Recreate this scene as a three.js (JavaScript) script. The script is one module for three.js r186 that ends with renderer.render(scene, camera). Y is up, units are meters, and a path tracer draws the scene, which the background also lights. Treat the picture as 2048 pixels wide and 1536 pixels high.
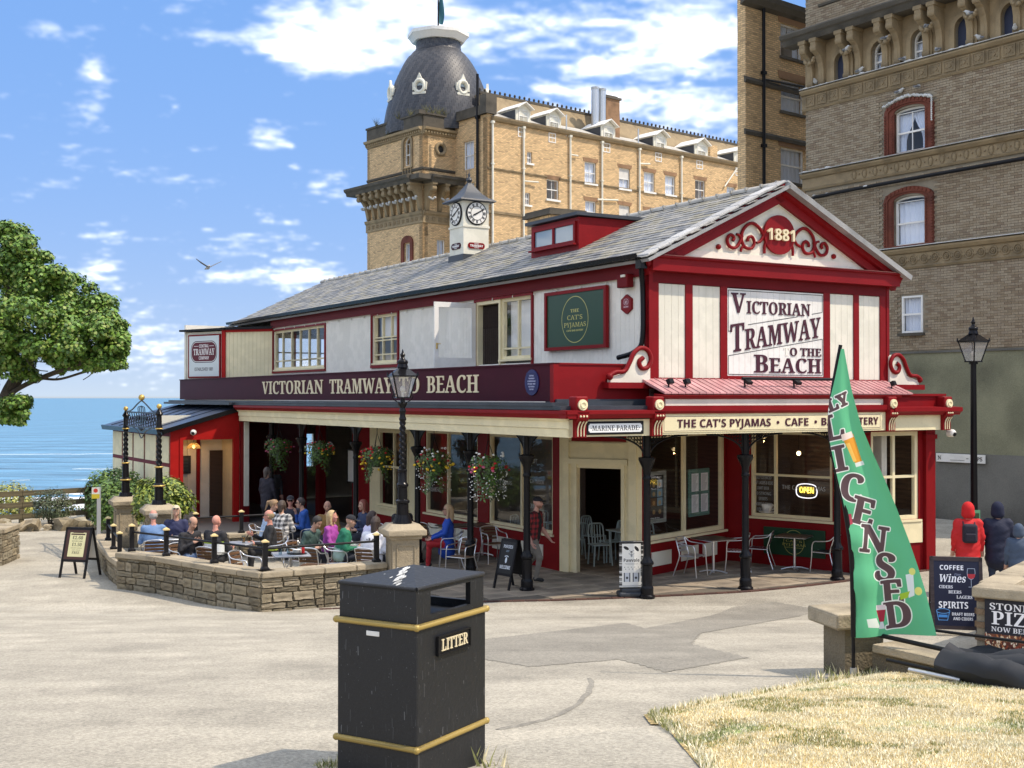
import * as THREE from 'three';
import { mergeGeometries, mergeVertices, toCreasedNormals } from 'three/addons/utils/BufferGeometryUtils.js';
import { RoundedBoxGeometry } from 'three/addons/geometries/RoundedBoxGeometry.js';
import { TextGeometry } from 'three/addons/geometries/TextGeometry.js';
import { FontLoader } from 'three/addons/loaders/FontLoader.js';

// ---------- camera, sky, sun, exposure ----------
const scene = new THREE.Scene();
const EYE = 3.75, FPX = 2420;                        // metres above the cafe pavement; focal length in pixels of a 2048 x 1536 frame
const camera = new THREE.PerspectiveCamera(2 * Math.atan(768 / FPX) * 180 / Math.PI, 4 / 3, 0.1, 90000);
camera.position.set(0, EYE, 0);
camera.rotation.x = Math.atan(27 / FPX);
const renderer = new THREE.WebGLRenderer({ antialias: true });
renderer.toneMapping = THREE.LinearToneMapping;
renderer.toneMappingExposure = 1.52;
renderer.shadowMap.enabled = true;
const SUN = new THREE.Vector3(0.965 * Math.cos(0.95), Math.sin(0.95), 0.262 * Math.cos(0.95)).normalize();
const sun = new THREE.DirectionalLight(0xfff0dc, 2.9);
sun.position.copy(SUN).multiplyScalar(120); sun.castShadow = true; sun.shadow.mapSize.set(4096, 4096);
Object.assign(sun.shadow.camera, { left: -60, right: 60, top: 60, bottom: -60, near: 1, far: 300 });
sun.target.position.set(0, 0, -35); sun.position.add(sun.target.position);
scene.add(sun, sun.target);

// ---------- helpers ----------
let seedState = 12345;
function seed(n) { seedState = n | 0; }
function rnd() { seedState = (seedState + 0x6d2b79f5) | 0; let t = Math.imul(seedState ^ (seedState >>> 15), 1 | seedState); t = (t + Math.imul(t ^ (t >>> 7), 61 | t)) ^ t; return ((t ^ (t >>> 14)) >>> 0) / 4294967296; }
const rr = (a, b) => a + (b - a) * rnd();
const mixN = (a, b, t) => a + (b - a) * t, clampN = (x, a = 0, b = 1) => Math.max(a, Math.min(b, x)), sstep = (a, b, x) => { const t = clampN((x - a) / (b - a)); return t * t * (3 - 2 * t); };
const hash2 = (x, y) => { let h = Math.imul(x | 0, 374761393) + Math.imul(y | 0, 668265263); h = Math.imul(h ^ (h >>> 13), 1274126177); return ((h ^ (h >>> 16)) >>> 0) / 4294967296; };
function vnoise(x, y, per = 0) {
  const ix = Math.floor(x), iy = Math.floor(y), fx = x - ix, fy = y - iy, sx = fx * fx * (3 - 2 * fx), sy = fy * fy * (3 - 2 * fy);
  const w = per ? (k) => ((k % per) + per) % per : (k) => k;
  const a = hash2(w(ix), w(iy)), b = hash2(w(ix + 1), w(iy)), c = hash2(w(ix), w(iy + 1)), d = hash2(w(ix + 1), w(iy + 1));
  return a + (b - a) * sx + (c - a) * sy + (a - b - c + d) * sx * sy;
}
function fbm(x, y, oct = 4, per = 0) { let s = 0, a = 0.5, n = 0; for (let i = 0; i < oct; i++) { s += a * vnoise(x, y, per); n += a; x *= 2; y *= 2; per *= 2; a *= 0.5; } return s / n; }

// ---------- sky: air and clouds ----------
{
  const W = 4096, H = 2048, data = new Float32Array(W * H * 4);
  // clouds seen in the view: [pixel x, pixel y, half width, half height, weight]
  const CL = [[690, 40, 190, 75, .75], [850, 20, 160, 60, .45], [620, 110, 90, 45, .5], [1010, 60, 130, 60, .35], [1240, 110, 130, 90, .42], [1390, 110, 110, 110, .55], [1440, 60, 70, 50, .3], [1180, 200, 130, 60, .38], [1420, 232, 120, 30, .6],
    [182, 200, 38, 75, .42], [535, 284, 52, 34, .55], [372, 50, 55, 70, .35], [655, 380, 55, 26, .36], [490, 500, 95, 28, .36], [455, 560, 70, 16, .5], [620, 552, 75, 34, .7], [205, 548, 45, 32, .55], [215, 480, 45, 22, .4], [300, 690, 150, 60, .45], [560, 450, 60, 20, .28], [1300, 300, 130, 30, .3]];
  const blobs = CL.map(([px, py, w, h, k]) => [Math.atan((px - 1024) / FPX), Math.atan((795 - py) / FPX), w / FPX, h / FPX, k]);
  for (let row = 0; row < H; row++) {
    const el = ((row + 0.5) / H - 0.5) * Math.PI, y = Math.sin(el), e = Math.max(0, el) * 180 / Math.PI;
    const t1 = 1 - Math.exp(-e / 6.5), t2 = 1 - Math.exp(-e / 26);
    const clear = [mixN(mixN(.42, .19, t1), .095, t2), mixN(mixN(.50, .355, t1), .225, t2), mixN(mixN(.60, .68, t1), .53, t2)];
    for (let col = 0; col < W; col++) {
      const a = ((col + 0.5) / W - 0.5) * 2 * Math.PI, x = Math.cos(a) * Math.cos(el), z = Math.sin(a) * Math.cos(el), o = (row * W + col) * 4;
      const cosS = x * SUN.x + y * SUN.y + z * SUN.z, glow = 1 + 0.5 * Math.exp(-Math.acos(clampN(cosS, -1, 1)) / 0.35);
      let c = 0, lit = 1;
      if (el > 0.004) {
        const az = Math.atan2(x, -z);
        let bias = 0;
        if (Math.abs(az) < .75 && el < .75) for (const b of blobs) { const u = (az - b[0]) / b[2], v = (el - b[1]) / b[3], q = u * u + v * v; if (q < 6) bias += b[4] * Math.exp(-q * .9); }
        const inView = sstep(.75, .5, Math.abs(az)) * sstep(.6, .38, el);
        const q = 1 / (y + 0.16), X = x * q, Z = z * q;
        const broad = fbm(X * 1.3 + 7, Z * 1.3 + 3, 3);
        bias = Math.min(.78, bias) * inView + (1 - inView) * sstep(.30, .52, broad) * .74;  // cloud cover outside the view made heavier to add fill light
        const wx = fbm(X * 5 + 11, Z * 5, 3) - .5, det = fbm(X * 10 + wx * 2.5, Z * 15 + wx * 1.2, 6), fine = fbm(X * 38 + wx * 3, Z * 44, 4);
        c = sstep(.36, 1.32, bias * .95 + (det - .5) * 1.05 + (fine - .5) * .62 + .06 * (bias > .2 ? 1 : 0) + .17);
        lit = .86 + .22 * fbm(X * 9 + 5, Z * 9 + 2, 3);
      }
      for (let k = 0; k < 3; k++) {
        let v = clear[k] * glow;
        if (el < 0) v = mixN(clear[k], [.40, .39, .36][k], sstep(-.01, -.2, el));
        data[o + k] = mixN(v, [1.55, 1.53, 1.49][k] * lit * (0.8 + .2 * glow), c * (.62 + .33 * c));
      }
      data[o + 3] = 1;
    }
  }
  const t = new THREE.DataTexture(data, W, H, THREE.RGBAFormat, THREE.FloatType);
  t.mapping = THREE.EquirectangularReflectionMapping; t.minFilter = t.magFilter = THREE.LinearFilter; t.needsUpdate = true;
  scene.background = t; scene.environment = t;
}

// ---------- geometry helpers ----------
const plainApply = THREE.BufferGeometry.prototype.applyMatrix4;
THREE.BufferGeometry.prototype.applyMatrix4 = function (m) {  // a mirroring matrix also turns the faces over, so that their fronts stay outside
  plainApply.call(this, m); if (m.determinant() >= 0) return this;
  if (this.index) { const a = this.index.array; for (let i = 0; i < a.length; i += 3) [a[i], a[i + 1]] = [a[i + 1], a[i]]; }
  else for (const at of Object.values(this.attributes)) { const a = at.array, n = at.itemSize; for (let i = 0; i + 3 * n <= a.length; i += 3 * n) for (let k = 0; k < n; k++) [a[i + k], a[i + n + k]] = [a[i + n + k], a[i + k]]; }
  return this;
};
function boxUV(g) {                                  // uv in metres, along the two axes across each face's normal
  const p = g.attributes.position, n = g.attributes.normal, uv = new Float32Array(p.count * 2);
  for (let i = 0; i < p.count; i++) {
    const ax = Math.abs(n.getX(i)), ay = Math.abs(n.getY(i)), az = Math.abs(n.getZ(i));
    if (ay >= ax && ay >= az) { uv[2 * i] = p.getX(i); uv[2 * i + 1] = p.getZ(i); } else if (ax > az) { uv[2 * i] = p.getZ(i); uv[2 * i + 1] = p.getY(i); } else { uv[2 * i] = p.getX(i); uv[2 * i + 1] = p.getY(i); }
  }
  g.setAttribute('uv', new THREE.BufferAttribute(uv, 2));
  return g;
}
function clean(g) {                                  // only position, normal, uv (and colour), not indexed
  let r = g.index ? g.toNonIndexed() : g;
  for (const k of Object.keys(r.attributes)) if (!['position', 'normal', 'uv', 'color'].includes(k)) r.deleteAttribute(k);
  if (!r.attributes.normal) r.computeVertexNormals();
  if (!g.userData?.keepUV) boxUV(r);
  return r;
}
const keep = (g) => { g.userData.keepUV = true; return g; };
function merge(gs) { gs = [].concat(gs); if (gs.length === 1 && gs[0].userData?.done) return gs[0]; const m = mergeGeometries(gs.map(clean)); m.userData.done = true; return m; }
const E3 = new THREE.Euler(), Q4 = new THREE.Quaternion(), V3 = (x = 0, y = 0, z = 0) => new THREE.Vector3(x, y, z);
const mat4 = (x = 0, y = 0, z = 0, ry = 0, rx = 0, rz = 0, s = 1) => new THREE.Matrix4().compose(V3(x, y, z), new THREE.Quaternion().setFromEuler(new THREE.Euler(rx, ry, rz, 'YXZ')), V3(...(Array.isArray(s) ? s : [s, s, s])));
const B = (w, h, d, x = 0, y = 0, z = 0, ry = 0, rx = 0, rz = 0) => new THREE.BoxGeometry(w, h, d).applyMatrix4(mat4(x, y, z, ry, rx, rz));
const Bx = (x0, x1, y0, y1, z0, z1) => new THREE.BoxGeometry(Math.abs(x1 - x0), Math.abs(y1 - y0), Math.abs(z1 - z0)).translate((x0 + x1) / 2, (y0 + y1) / 2, (z0 + z1) / 2);
const RB = (w, h, d, r, x = 0, y = 0, z = 0, ry = 0, rx = 0, rz = 0) => new RoundedBoxGeometry(w, h, d, 2, r).applyMatrix4(mat4(x, y, z, ry, rx, rz));
const CY = (r0, r1, h, x = 0, y = 0, z = 0, n = 12) => new THREE.CylinderGeometry(r1, r0, h, n).translate(x, y + h / 2, z);      // base at y
const SP = (r, x, y, z, n = 10) => new THREE.SphereGeometry(r, n, Math.max(6, n - 2)).translate(x, y, z);
function rod(a, b, r, r2 = r, n = 8) {
  const A = V3(...a), D = V3(...b).sub(A), L = D.length();
  return new THREE.CylinderGeometry(r2, r, L, n).translate(0, L / 2, 0).applyQuaternion(new THREE.Quaternion().setFromUnitVectors(V3(0, 1, 0), D.normalize())).translate(...a);
}
const tube = (pts, r, seg = 24, n = 8, closed = false) => new THREE.TubeGeometry(new THREE.CatmullRomCurve3(pts.map((p) => V3(...p)), closed, 'centripetal'), seg, r, n, closed);
const lathe = (pts, n = 16) => toCreasedNormals(new THREE.LatheGeometry(pts.map((p) => new THREE.Vector2(...p)), n), 0.6);
function poly(pts, depth, bevel = 0) {               // extruded outline in x,y; depth along +z
  const s = new THREE.Shape(pts.map((p) => new THREE.Vector2(...p)));
  return new THREE.ExtrudeGeometry(s, { depth, bevelEnabled: bevel > 0, bevelSize: bevel, bevelThickness: bevel, bevelSegments: 1, curveSegments: 10 });
}
function shapeG(s, depth, bevel = 0, cs = 12) { return new THREE.ExtrudeGeometry(s, { depth, bevelEnabled: bevel > 0, bevelSize: bevel, bevelThickness: bevel, bevelSegments: 1, curveSegments: cs }); }
const moulding = (profile, x0, x1) => poly(profile, x1 - x0).rotateY(-Math.PI / 2).translate(x1, 0, 0);   // profile [out(+z), up] run along x
function wallG(x0, x1, y0, y1, holes, t) {           // wall with openings, outer face at z = 0
  const s = new THREE.Shape([[x0, y0], [x1, y0], [x1, y1], [x0, y1]].map((p) => new THREE.Vector2(...p)));
  for (const h of holes) s.holes.push(h.isPath ? h : new THREE.Path([[h[0], h[2]], [h[0], h[3]], [h[1], h[3]], [h[1], h[2]]].map((p) => new THREE.Vector2(...p))));
  return shapeG(s, t).translate(0, 0, -t);
}
function archPath(x0, x1, y0, ys, rise, cls = THREE.Path) {  // opening with an arched head: spring height ys, rise above it
  const p = new cls(), w = (x1 - x0) / 2, cx = (x0 + x1) / 2; p.moveTo(x0, y0); p.lineTo(x1, y0); p.lineTo(x1, ys);
  for (let i = 1; i <= 12; i++) { const a = Math.PI * i / 12; p.lineTo(cx + Math.cos(a) * w, ys + Math.sin(a) * rise); }
  p.lineTo(x0, y0); p.isPath = true; return p;
}

// ---------- objects ----------
const taken = {};
function numbered(name) { const n = taken[name] = (taken[name] ?? -1) + 1; return n ? `${name}_${String(n).padStart(3, '0')}` : name; }
function shade(o) { o.castShadow = true; o.receiveShadow = true; return o; }
function tag(o, label, category, group) { o.userData.label = label; o.userData.category = category; if (group) o.userData.group = group; return o; }
function thing(name, label, category, pos = [0, 0, 0], turn = 0, group) {
  const o = new THREE.Group(); o.name = numbered(name); o.position.set(...pos); o.rotation.y = turn; scene.add(o); return tag(o, label, category, group);
}
function part(parent, name, geos, material, label) {
  const m = shade(new THREE.Mesh(merge(geos), material)); m.name = name; if (label) m.userData.label = label; parent.add(m); return m;
}
function single(name, label, category, geos, material, pos = [0, 0, 0], turn = 0, group) {      // a thing of one mesh
  const m = shade(new THREE.Mesh(merge(geos), material)); m.name = numbered(name); m.position.set(...pos); m.rotation.y = turn; scene.add(m); return tag(m, label, category, group);
}
function structure(name, geos, material) { const m = shade(new THREE.Mesh(merge(geos), material)); m.name = numbered(name); m.userData.kind = 'structure'; scene.add(m); return m; }
function copyOf(o, pos, turn, label) { const c = o.clone(); c.name = numbered(o.name.replace(/_\d{3}$/, '')); c.userData = { ...o.userData }; c.position.set(...pos); c.rotation.y = turn; if (label) c.userData.label = label; scene.add(c); return c; }
// many alike pieces on one thing: the 300 that show largest are parts, the rest one part of kind stuff
const camP = V3(0, EYE, 0);
function pieces(parent, name, geo, mats, mtx, rest, limit = 300) {
  geo = merge(geo); parent.updateMatrixWorld(true);
  const list = mtx.map((m, i) => { const p = V3().setFromMatrixPosition(m).applyMatrix4(parent.matrixWorld); return { m, i, k: p.distanceTo(camP) + (Math.abs(p.x / Math.max(.1, -p.z)) > .44 || p.y / -p.z > .5 ? 500 : 0) }; }).sort((a, b) => a.k - b.k);
  list.slice(0, limit).forEach(({ m, i }) => { const o = shade(new THREE.Mesh(geo, mats[i % mats.length])); o.name = name; o.applyMatrix4(m); parent.add(o); });
  const far = list.slice(limit); if (!far.length) return;
  const base = mats[0].clone(); base.color.setRGB(1, 1, 1);
  const im = shade(new THREE.InstancedMesh(geo, base, far.length)); im.name = rest; im.userData.kind = 'stuff'; far.forEach((f, j) => { im.setMatrixAt(j, f.m); im.setColorAt(j, mats[f.i % mats.length].color); }); parent.add(im);
}

// ---------- materials ----------
function tex(n, fn, srgb = true, rep = 1) {          // n x n pixels, fn(u, v) -> [r, g, b] 0..1, tiled every 1/rep metres
  const d = new Uint8Array(n * n * 4);
  for (let j = 0; j < n; j++) for (let i = 0; i < n; i++) { const c = fn(i / n, j / n), o = (j * n + i) * 4, a = Array.isArray(c) ? c : [c, c, c]; d[o] = clampN(a[0]) * 255; d[o + 1] = clampN(a[1]) * 255; d[o + 2] = clampN(a[2]) * 255; d[o + 3] = 255; }
  const t = new THREE.DataTexture(d, n, n); t.wrapS = t.wrapT = THREE.RepeatWrapping; t.magFilter = THREE.LinearFilter; t.minFilter = THREE.LinearFilter; t.repeat.set(rep, rep); t.needsUpdate = true;
  if (srgb) t.colorSpace = THREE.SRGBColorSpace; return t;
}
const again = (t, rep, repY = rep) => { const c = t.clone(); c.repeat.set(rep, repY); c.needsUpdate = true; return c; };
const C = (r, g, b) => new THREE.Color().setRGB(r, g, b);   // linear
const grimeT = tex(512, (u, v) => { const n = fbm(u * 8, v * 8, 5, 8), f = fbm(u * 64, v * 64, 2, 64); const k = .962 + .038 * sstep(.36, .6, n) - .02 * sstep(.6, .8, f); return [k, k * .992, k * .97]; }, true, .5);
const paintBump = tex(256, (u, v) => .5 + .5 * (fbm(u * 16, v * 16, 4, 16) - .5), false, 1);
const coarseT = tex(512, (u, v) => { const n = fbm(u * 4, v * 4, 5, 4), s = hash2(u * 512, v * 512); return clampN(.88 + .42 * (n - .5) + .2 * (s - .5)); }, true, .5);
const coarseB = tex(512, (u, v) => fbm(u * 32, v * 32, 4, 32) * .6 + .4 * fbm(u * 128, v * 128, 2, 128), false, .5);
const grain = tex(512, (u, v) => { const w = fbm(u * 4, v * 24, 4, 4); const k = .7 + .4 * fbm(u * 6, v * 90 + w * 4, 3, 6) * 1.0; return [k, k * .97, k * .93]; }, true, .6);
const M = {};
const std = (name, col, rough, o = {}) => (M[name] = new THREE.MeshStandardMaterial({ color: col, roughness: rough, ...o }));
const paint = (name, col, rough, o = {}) => (M[name] = new THREE.MeshPhysicalMaterial({ color: col, roughness: rough, map: grimeT, bumpMap: paintBump, bumpScale: .0012, specularIntensity: .35, ...o }));
paint('cream', C(.84, .76, .51), .5); paint('creamLight', C(.76, .75, .66), .55); paint('white', C(.82, .82, .80), .5); paint('greyWall', C(.87, .85, .78), .55);
paint('red', C(.22, .006, .009), .5); paint('redBright', C(.42, .012, .010), .5); paint('wine', C(.05, .002, .012), .6); paint('redDeep', C(.15, .005, .008), .58);  // wine: the red darkened to carry the shade of the side faces
std('glarePink', C(.72, .36, .36), .4, { map: coarseT, bumpMap: coarseB, bumpScale: .003 });  // faded red paint, with the glare on its gloss put into the colour
paint('black', C(.012, .012, .014), .42); paint('blackGloss', C(.010, .010, .012), .22); std('lead', C(.05, .06, .075), .5, { map: coarseT, bumpMap: coarseB, bumpScale: .004 }); std('blueRoof', C(.035, .05, .085), .34, { map: coarseT });
std('whiteLead', C(.60, .59, .56), .8, { map: coarseT, bumpMap: coarseB, bumpScale: .012 });
std('gold', C(.62, .43, .12), .38, { metalness: .55 }); std('goldPaint', C(.58, .45, .20), .5); std('letter', C(.72, .62, .40), .5); std('letterWine', C(.055, .004, .016), .5); std('letterBlack', C(.02, .018, .018), .6); std('letterWhite', C(.8, .8, .78), .6);
std('alu', C(.72, .73, .74), .28, { metalness: .9 }); std('steelDull', C(.5, .51, .52), .4, { metalness: .7 }); std('galv', C(.55, .57, .58), .38, { metalness: .8 });
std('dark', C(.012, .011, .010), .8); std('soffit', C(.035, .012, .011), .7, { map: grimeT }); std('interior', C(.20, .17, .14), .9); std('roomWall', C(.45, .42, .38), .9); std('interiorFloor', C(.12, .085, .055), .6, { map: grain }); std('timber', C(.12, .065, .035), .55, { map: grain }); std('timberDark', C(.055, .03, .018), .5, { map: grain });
std('greenSign', C(.004, .055, .022), .35); std('tealWood', C(.12, .30, .28), .7, { map: grain }); std('greyWood', C(.30, .34, .33), .8, { map: grain }); std('paleChair', C(.45, .56, .54), .5);
const glass = new THREE.MeshPhysicalMaterial({ color: 0xffffff, roughness: .02, transmission: 1, thickness: 0, ior: 1.5 });
const glassDim = new THREE.MeshPhysicalMaterial({ color: C(.75, .82, .85), roughness: .04, transmission: 1, thickness: 0, ior: 1.5 });
M.stone = std('stone', C(.40, .33, .22), .9, { map: coarseT, bumpMap: coarseB, bumpScale: .012 });
M.stoneDark = std('stoneDark', C(.22, .18, .115), .95, { map: coarseT, bumpMap: coarseB, bumpScale: .015 });
M.stones = [[.48, .40, .26], [.38, .31, .20], [.56, .47, .32], [.31, .26, .17], [.45, .39, .27]].map((c, i) => std('stone' + i, C(...c), .95, { map: coarseT, bumpMap: coarseB, bumpScale: .02 }));
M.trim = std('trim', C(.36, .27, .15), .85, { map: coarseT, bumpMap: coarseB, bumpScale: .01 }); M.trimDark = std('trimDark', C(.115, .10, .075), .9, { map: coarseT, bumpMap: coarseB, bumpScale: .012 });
M.slates = [[.36, .36, .35], [.45, .44, .40], [.56, .53, .46], [.28, .285, .29], [.50, .46, .34]].map((c, i) => std('slate' + i, C(...c), .62, { map: coarseT, bumpMap: coarseB, bumpScale: .004 }));
M.bricks = [[.68, .54, .36], [.60, .465, .30], [.74, .60, .41], [.56, .43, .275], [.64, .51, .35], [.70, .565, .385], [.50, .37, .24]].map((c, i) => std('brick' + i, C(...c), .9, { map: coarseT }));
M.redBrick = std('redBrick', C(.20, .055, .03), .9, { map: coarseT, bumpMap: coarseB, bumpScale: .01 });
M.mortar = std('mortar', C(.33, .28, .20), .95, { map: coarseT });
// far brickwork: courses too small to pick apart, in the material (uv in metres; 0.235 x 0.08 m courses)
function brickTex(base, vary, mort) {
  const NX = 8, NY = 24, n = 512; const cell = (i, j) => hash2(((i % NX) + NX) % NX + 31, ((j % NY) + NY) % NY + 7);
  const f = (bump) => (u, v) => { const y = v * NY, j = Math.floor(y), x = u * NX + (j % 2) * .5, i = Math.floor(x), fx = x - i, fy = y - j, edge = fx < .05 || fx > .95 || fy < .13 || fy > .87; if (bump) return edge ? .2 : .8;
    const h = cell(i, j), g = hash2(u * 512, v * 512) * .08 - .04, k = h > .95 ? .8 : 1 + (h - .5) * vary; return edge ? mort : base.map((c) => clampN(c * (k + g))); };
  return [tex(n, f(false)), tex(n, f(true), false)];
}
{ const [t, b] = brickTex([.90, .76, .56], .2, [.70, .60, .46]); M.farBrick = std('farBrick', C(.86, .86, .86), .9, { map: again(t, 1 / 1.88, 1 / 1.92), bumpMap: again(b, 1 / 1.88, 1 / 1.92), bumpScale: .008 });
  M.farBrickGrey = M.farBrick; }

// ---------- lettering ----------
const fonts = {}; for (const k of ['sans_bold', 'sans_regular', 'serif_bold', 'serif_regular']) fonts[k] = await new FontLoader().loadAsync(`fonts/droid/droid_${k}.typeface.json`);
function textG(str, font, size, depth = .01, o = {}) { // centred on its middle, baseline at y = 0; width: fit to this width
  const g = new TextGeometry(str, { font: fonts[font], size, depth, curveSegments: 4, bevelEnabled: false }); g.computeBoundingBox(); const b = g.boundingBox;
  g.translate(-(b.min.x + b.max.x) / 2, 0, 0); if (o.width) g.scale(o.width / (b.max.x - b.min.x), 1, 1); if (o.x || o.y || o.z) g.translate(o.x || 0, o.y || 0, o.z || 0); return g;
}
function canvasMat(name, w, h, draw, o = {}) {
  const c = document.createElement('canvas'); c.width = w; c.height = h; const x = c.getContext('2d'); draw(x, w, h); const t = new THREE.CanvasTexture(c); t.colorSpace = THREE.SRGBColorSpace; t.magFilter = THREE.LinearFilter;
  return std(name, 0xffffff, .55, { map: t, ...o });
}
function ctext(x, s, cx, cy, font, fill, maxW) { x.font = font; x.textAlign = 'center'; x.textBaseline = 'middle'; x.fillStyle = fill; const w = x.measureText(s).width; x.save(); x.translate(cx, cy); if (maxW && w > 0) x.scale(maxW / w, 1); x.fillText(s, 0, 0); x.restore(); }
const face = (w, h) => keep(new THREE.PlaneGeometry(w, h));
// ---------- the tramway building; local x = along the front, z = -(distance back), origin at the near corner of the canopy ----------
const TO = [0.99, 0, -21.06], TT = 31.1 * Math.PI / 180;
const tw = thing('tramway_building', 'cream and burgundy tramway cafe building with slate roof and 1881 pediment', 'building', TO, TT);
tw.updateMatrixWorld(true);
const inTw = (a, b, h = 0) => V3(a, h, -b).applyMatrix4(tw.matrixWorld).toArray();
const onTw = (name, label, cat, a, b, h, turn = 0, group) => thing(name, label, cat, inTw(a, b, h), TT + turn, group);
const SIDE = -Math.PI / 2;                           // turn for things that face the long side
// matrix for a wall run from plan point A to B (left to right seen from outside): x along, z outward
function run(A, Bp) { const dx = Bp[0] - A[0], dz = -(Bp[1] - A[1]); return { L: Math.hypot(dx, dz), turn: Math.atan2(-dz, dx), m: mat4(A[0], 0, -A[1], Math.atan2(-dz, dx)) }; }
const put = (gs, m) => [].concat(gs).map((g) => g.applyMatrix4(m));
// a window: frame and bars in one part, each pane a sub-part
function windowIn(parent, m, x0, x1, y0, y1, o = {}) {
  const { mull = [], rails = [], fw = .07, bar = .035, fm = M.cream, d = .09, z = -.03, sill = .05, gm = glass, name = 'window', barsFor } = o;
  const g = [Bx(x0, x0 + fw, y0, y1, z - d, z), Bx(x1 - fw, x1, y0, y1, z - d, z), Bx(x0 + fw, x1 - fw, y1 - fw, y1, z - d, z), Bx(x0 + fw, x1 - fw, y0, y0 + fw, z - d, z)];
  const xs = [x0 + fw, ...mull.map((q) => q), x1 - fw], ys = [y0 + fw, ...rails, y1 - fw];
  for (const q of mull) g.push(Bx(q - bar, q + bar, y0 + fw, y1 - fw, z - d * .8, z - .005));
  for (const q of rails) for (let i = 0; i < xs.length - 1; i++) g.push(Bx(xs[i] + (i ? bar : 0), xs[i + 1] - (i < xs.length - 2 ? bar : 0), q - bar * .8, q + bar * .8, z - d * .8, z - .008));
  if (sill) g.push(Bx(x0 - .05, x1 + .05, y0 - sill, y0 - .002, z - d, z + .08));
  const w = part(parent, name, put(g, m), fm);
  if (gm) for (let i = 0; i < xs.length - 1; i++) for (let j = 0; j < ys.length - 1; j++)
    part(w, 'pane', put(new THREE.PlaneGeometry(xs[i + 1] - xs[i] - .01, ys[j + 1] - ys[j] - .01).translate((xs[i] + xs[i + 1]) / 2, (ys[j] + ys[j + 1]) / 2, z - d * .5), m), gm);
  return w;
}
const boardsG = (x0, x1, y0, y1, w, z0, z1) => { const n = Math.max(1, Math.round((x1 - x0) / w)), s = (x1 - x0) / n, g = []; for (let i = 0; i < n; i++) g.push(Bx(x0 + i * s + .004, x0 + (i + 1) * s - .004, y0, y1, z0, z1 - (i % 3) * .0015)); return g; };

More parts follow.
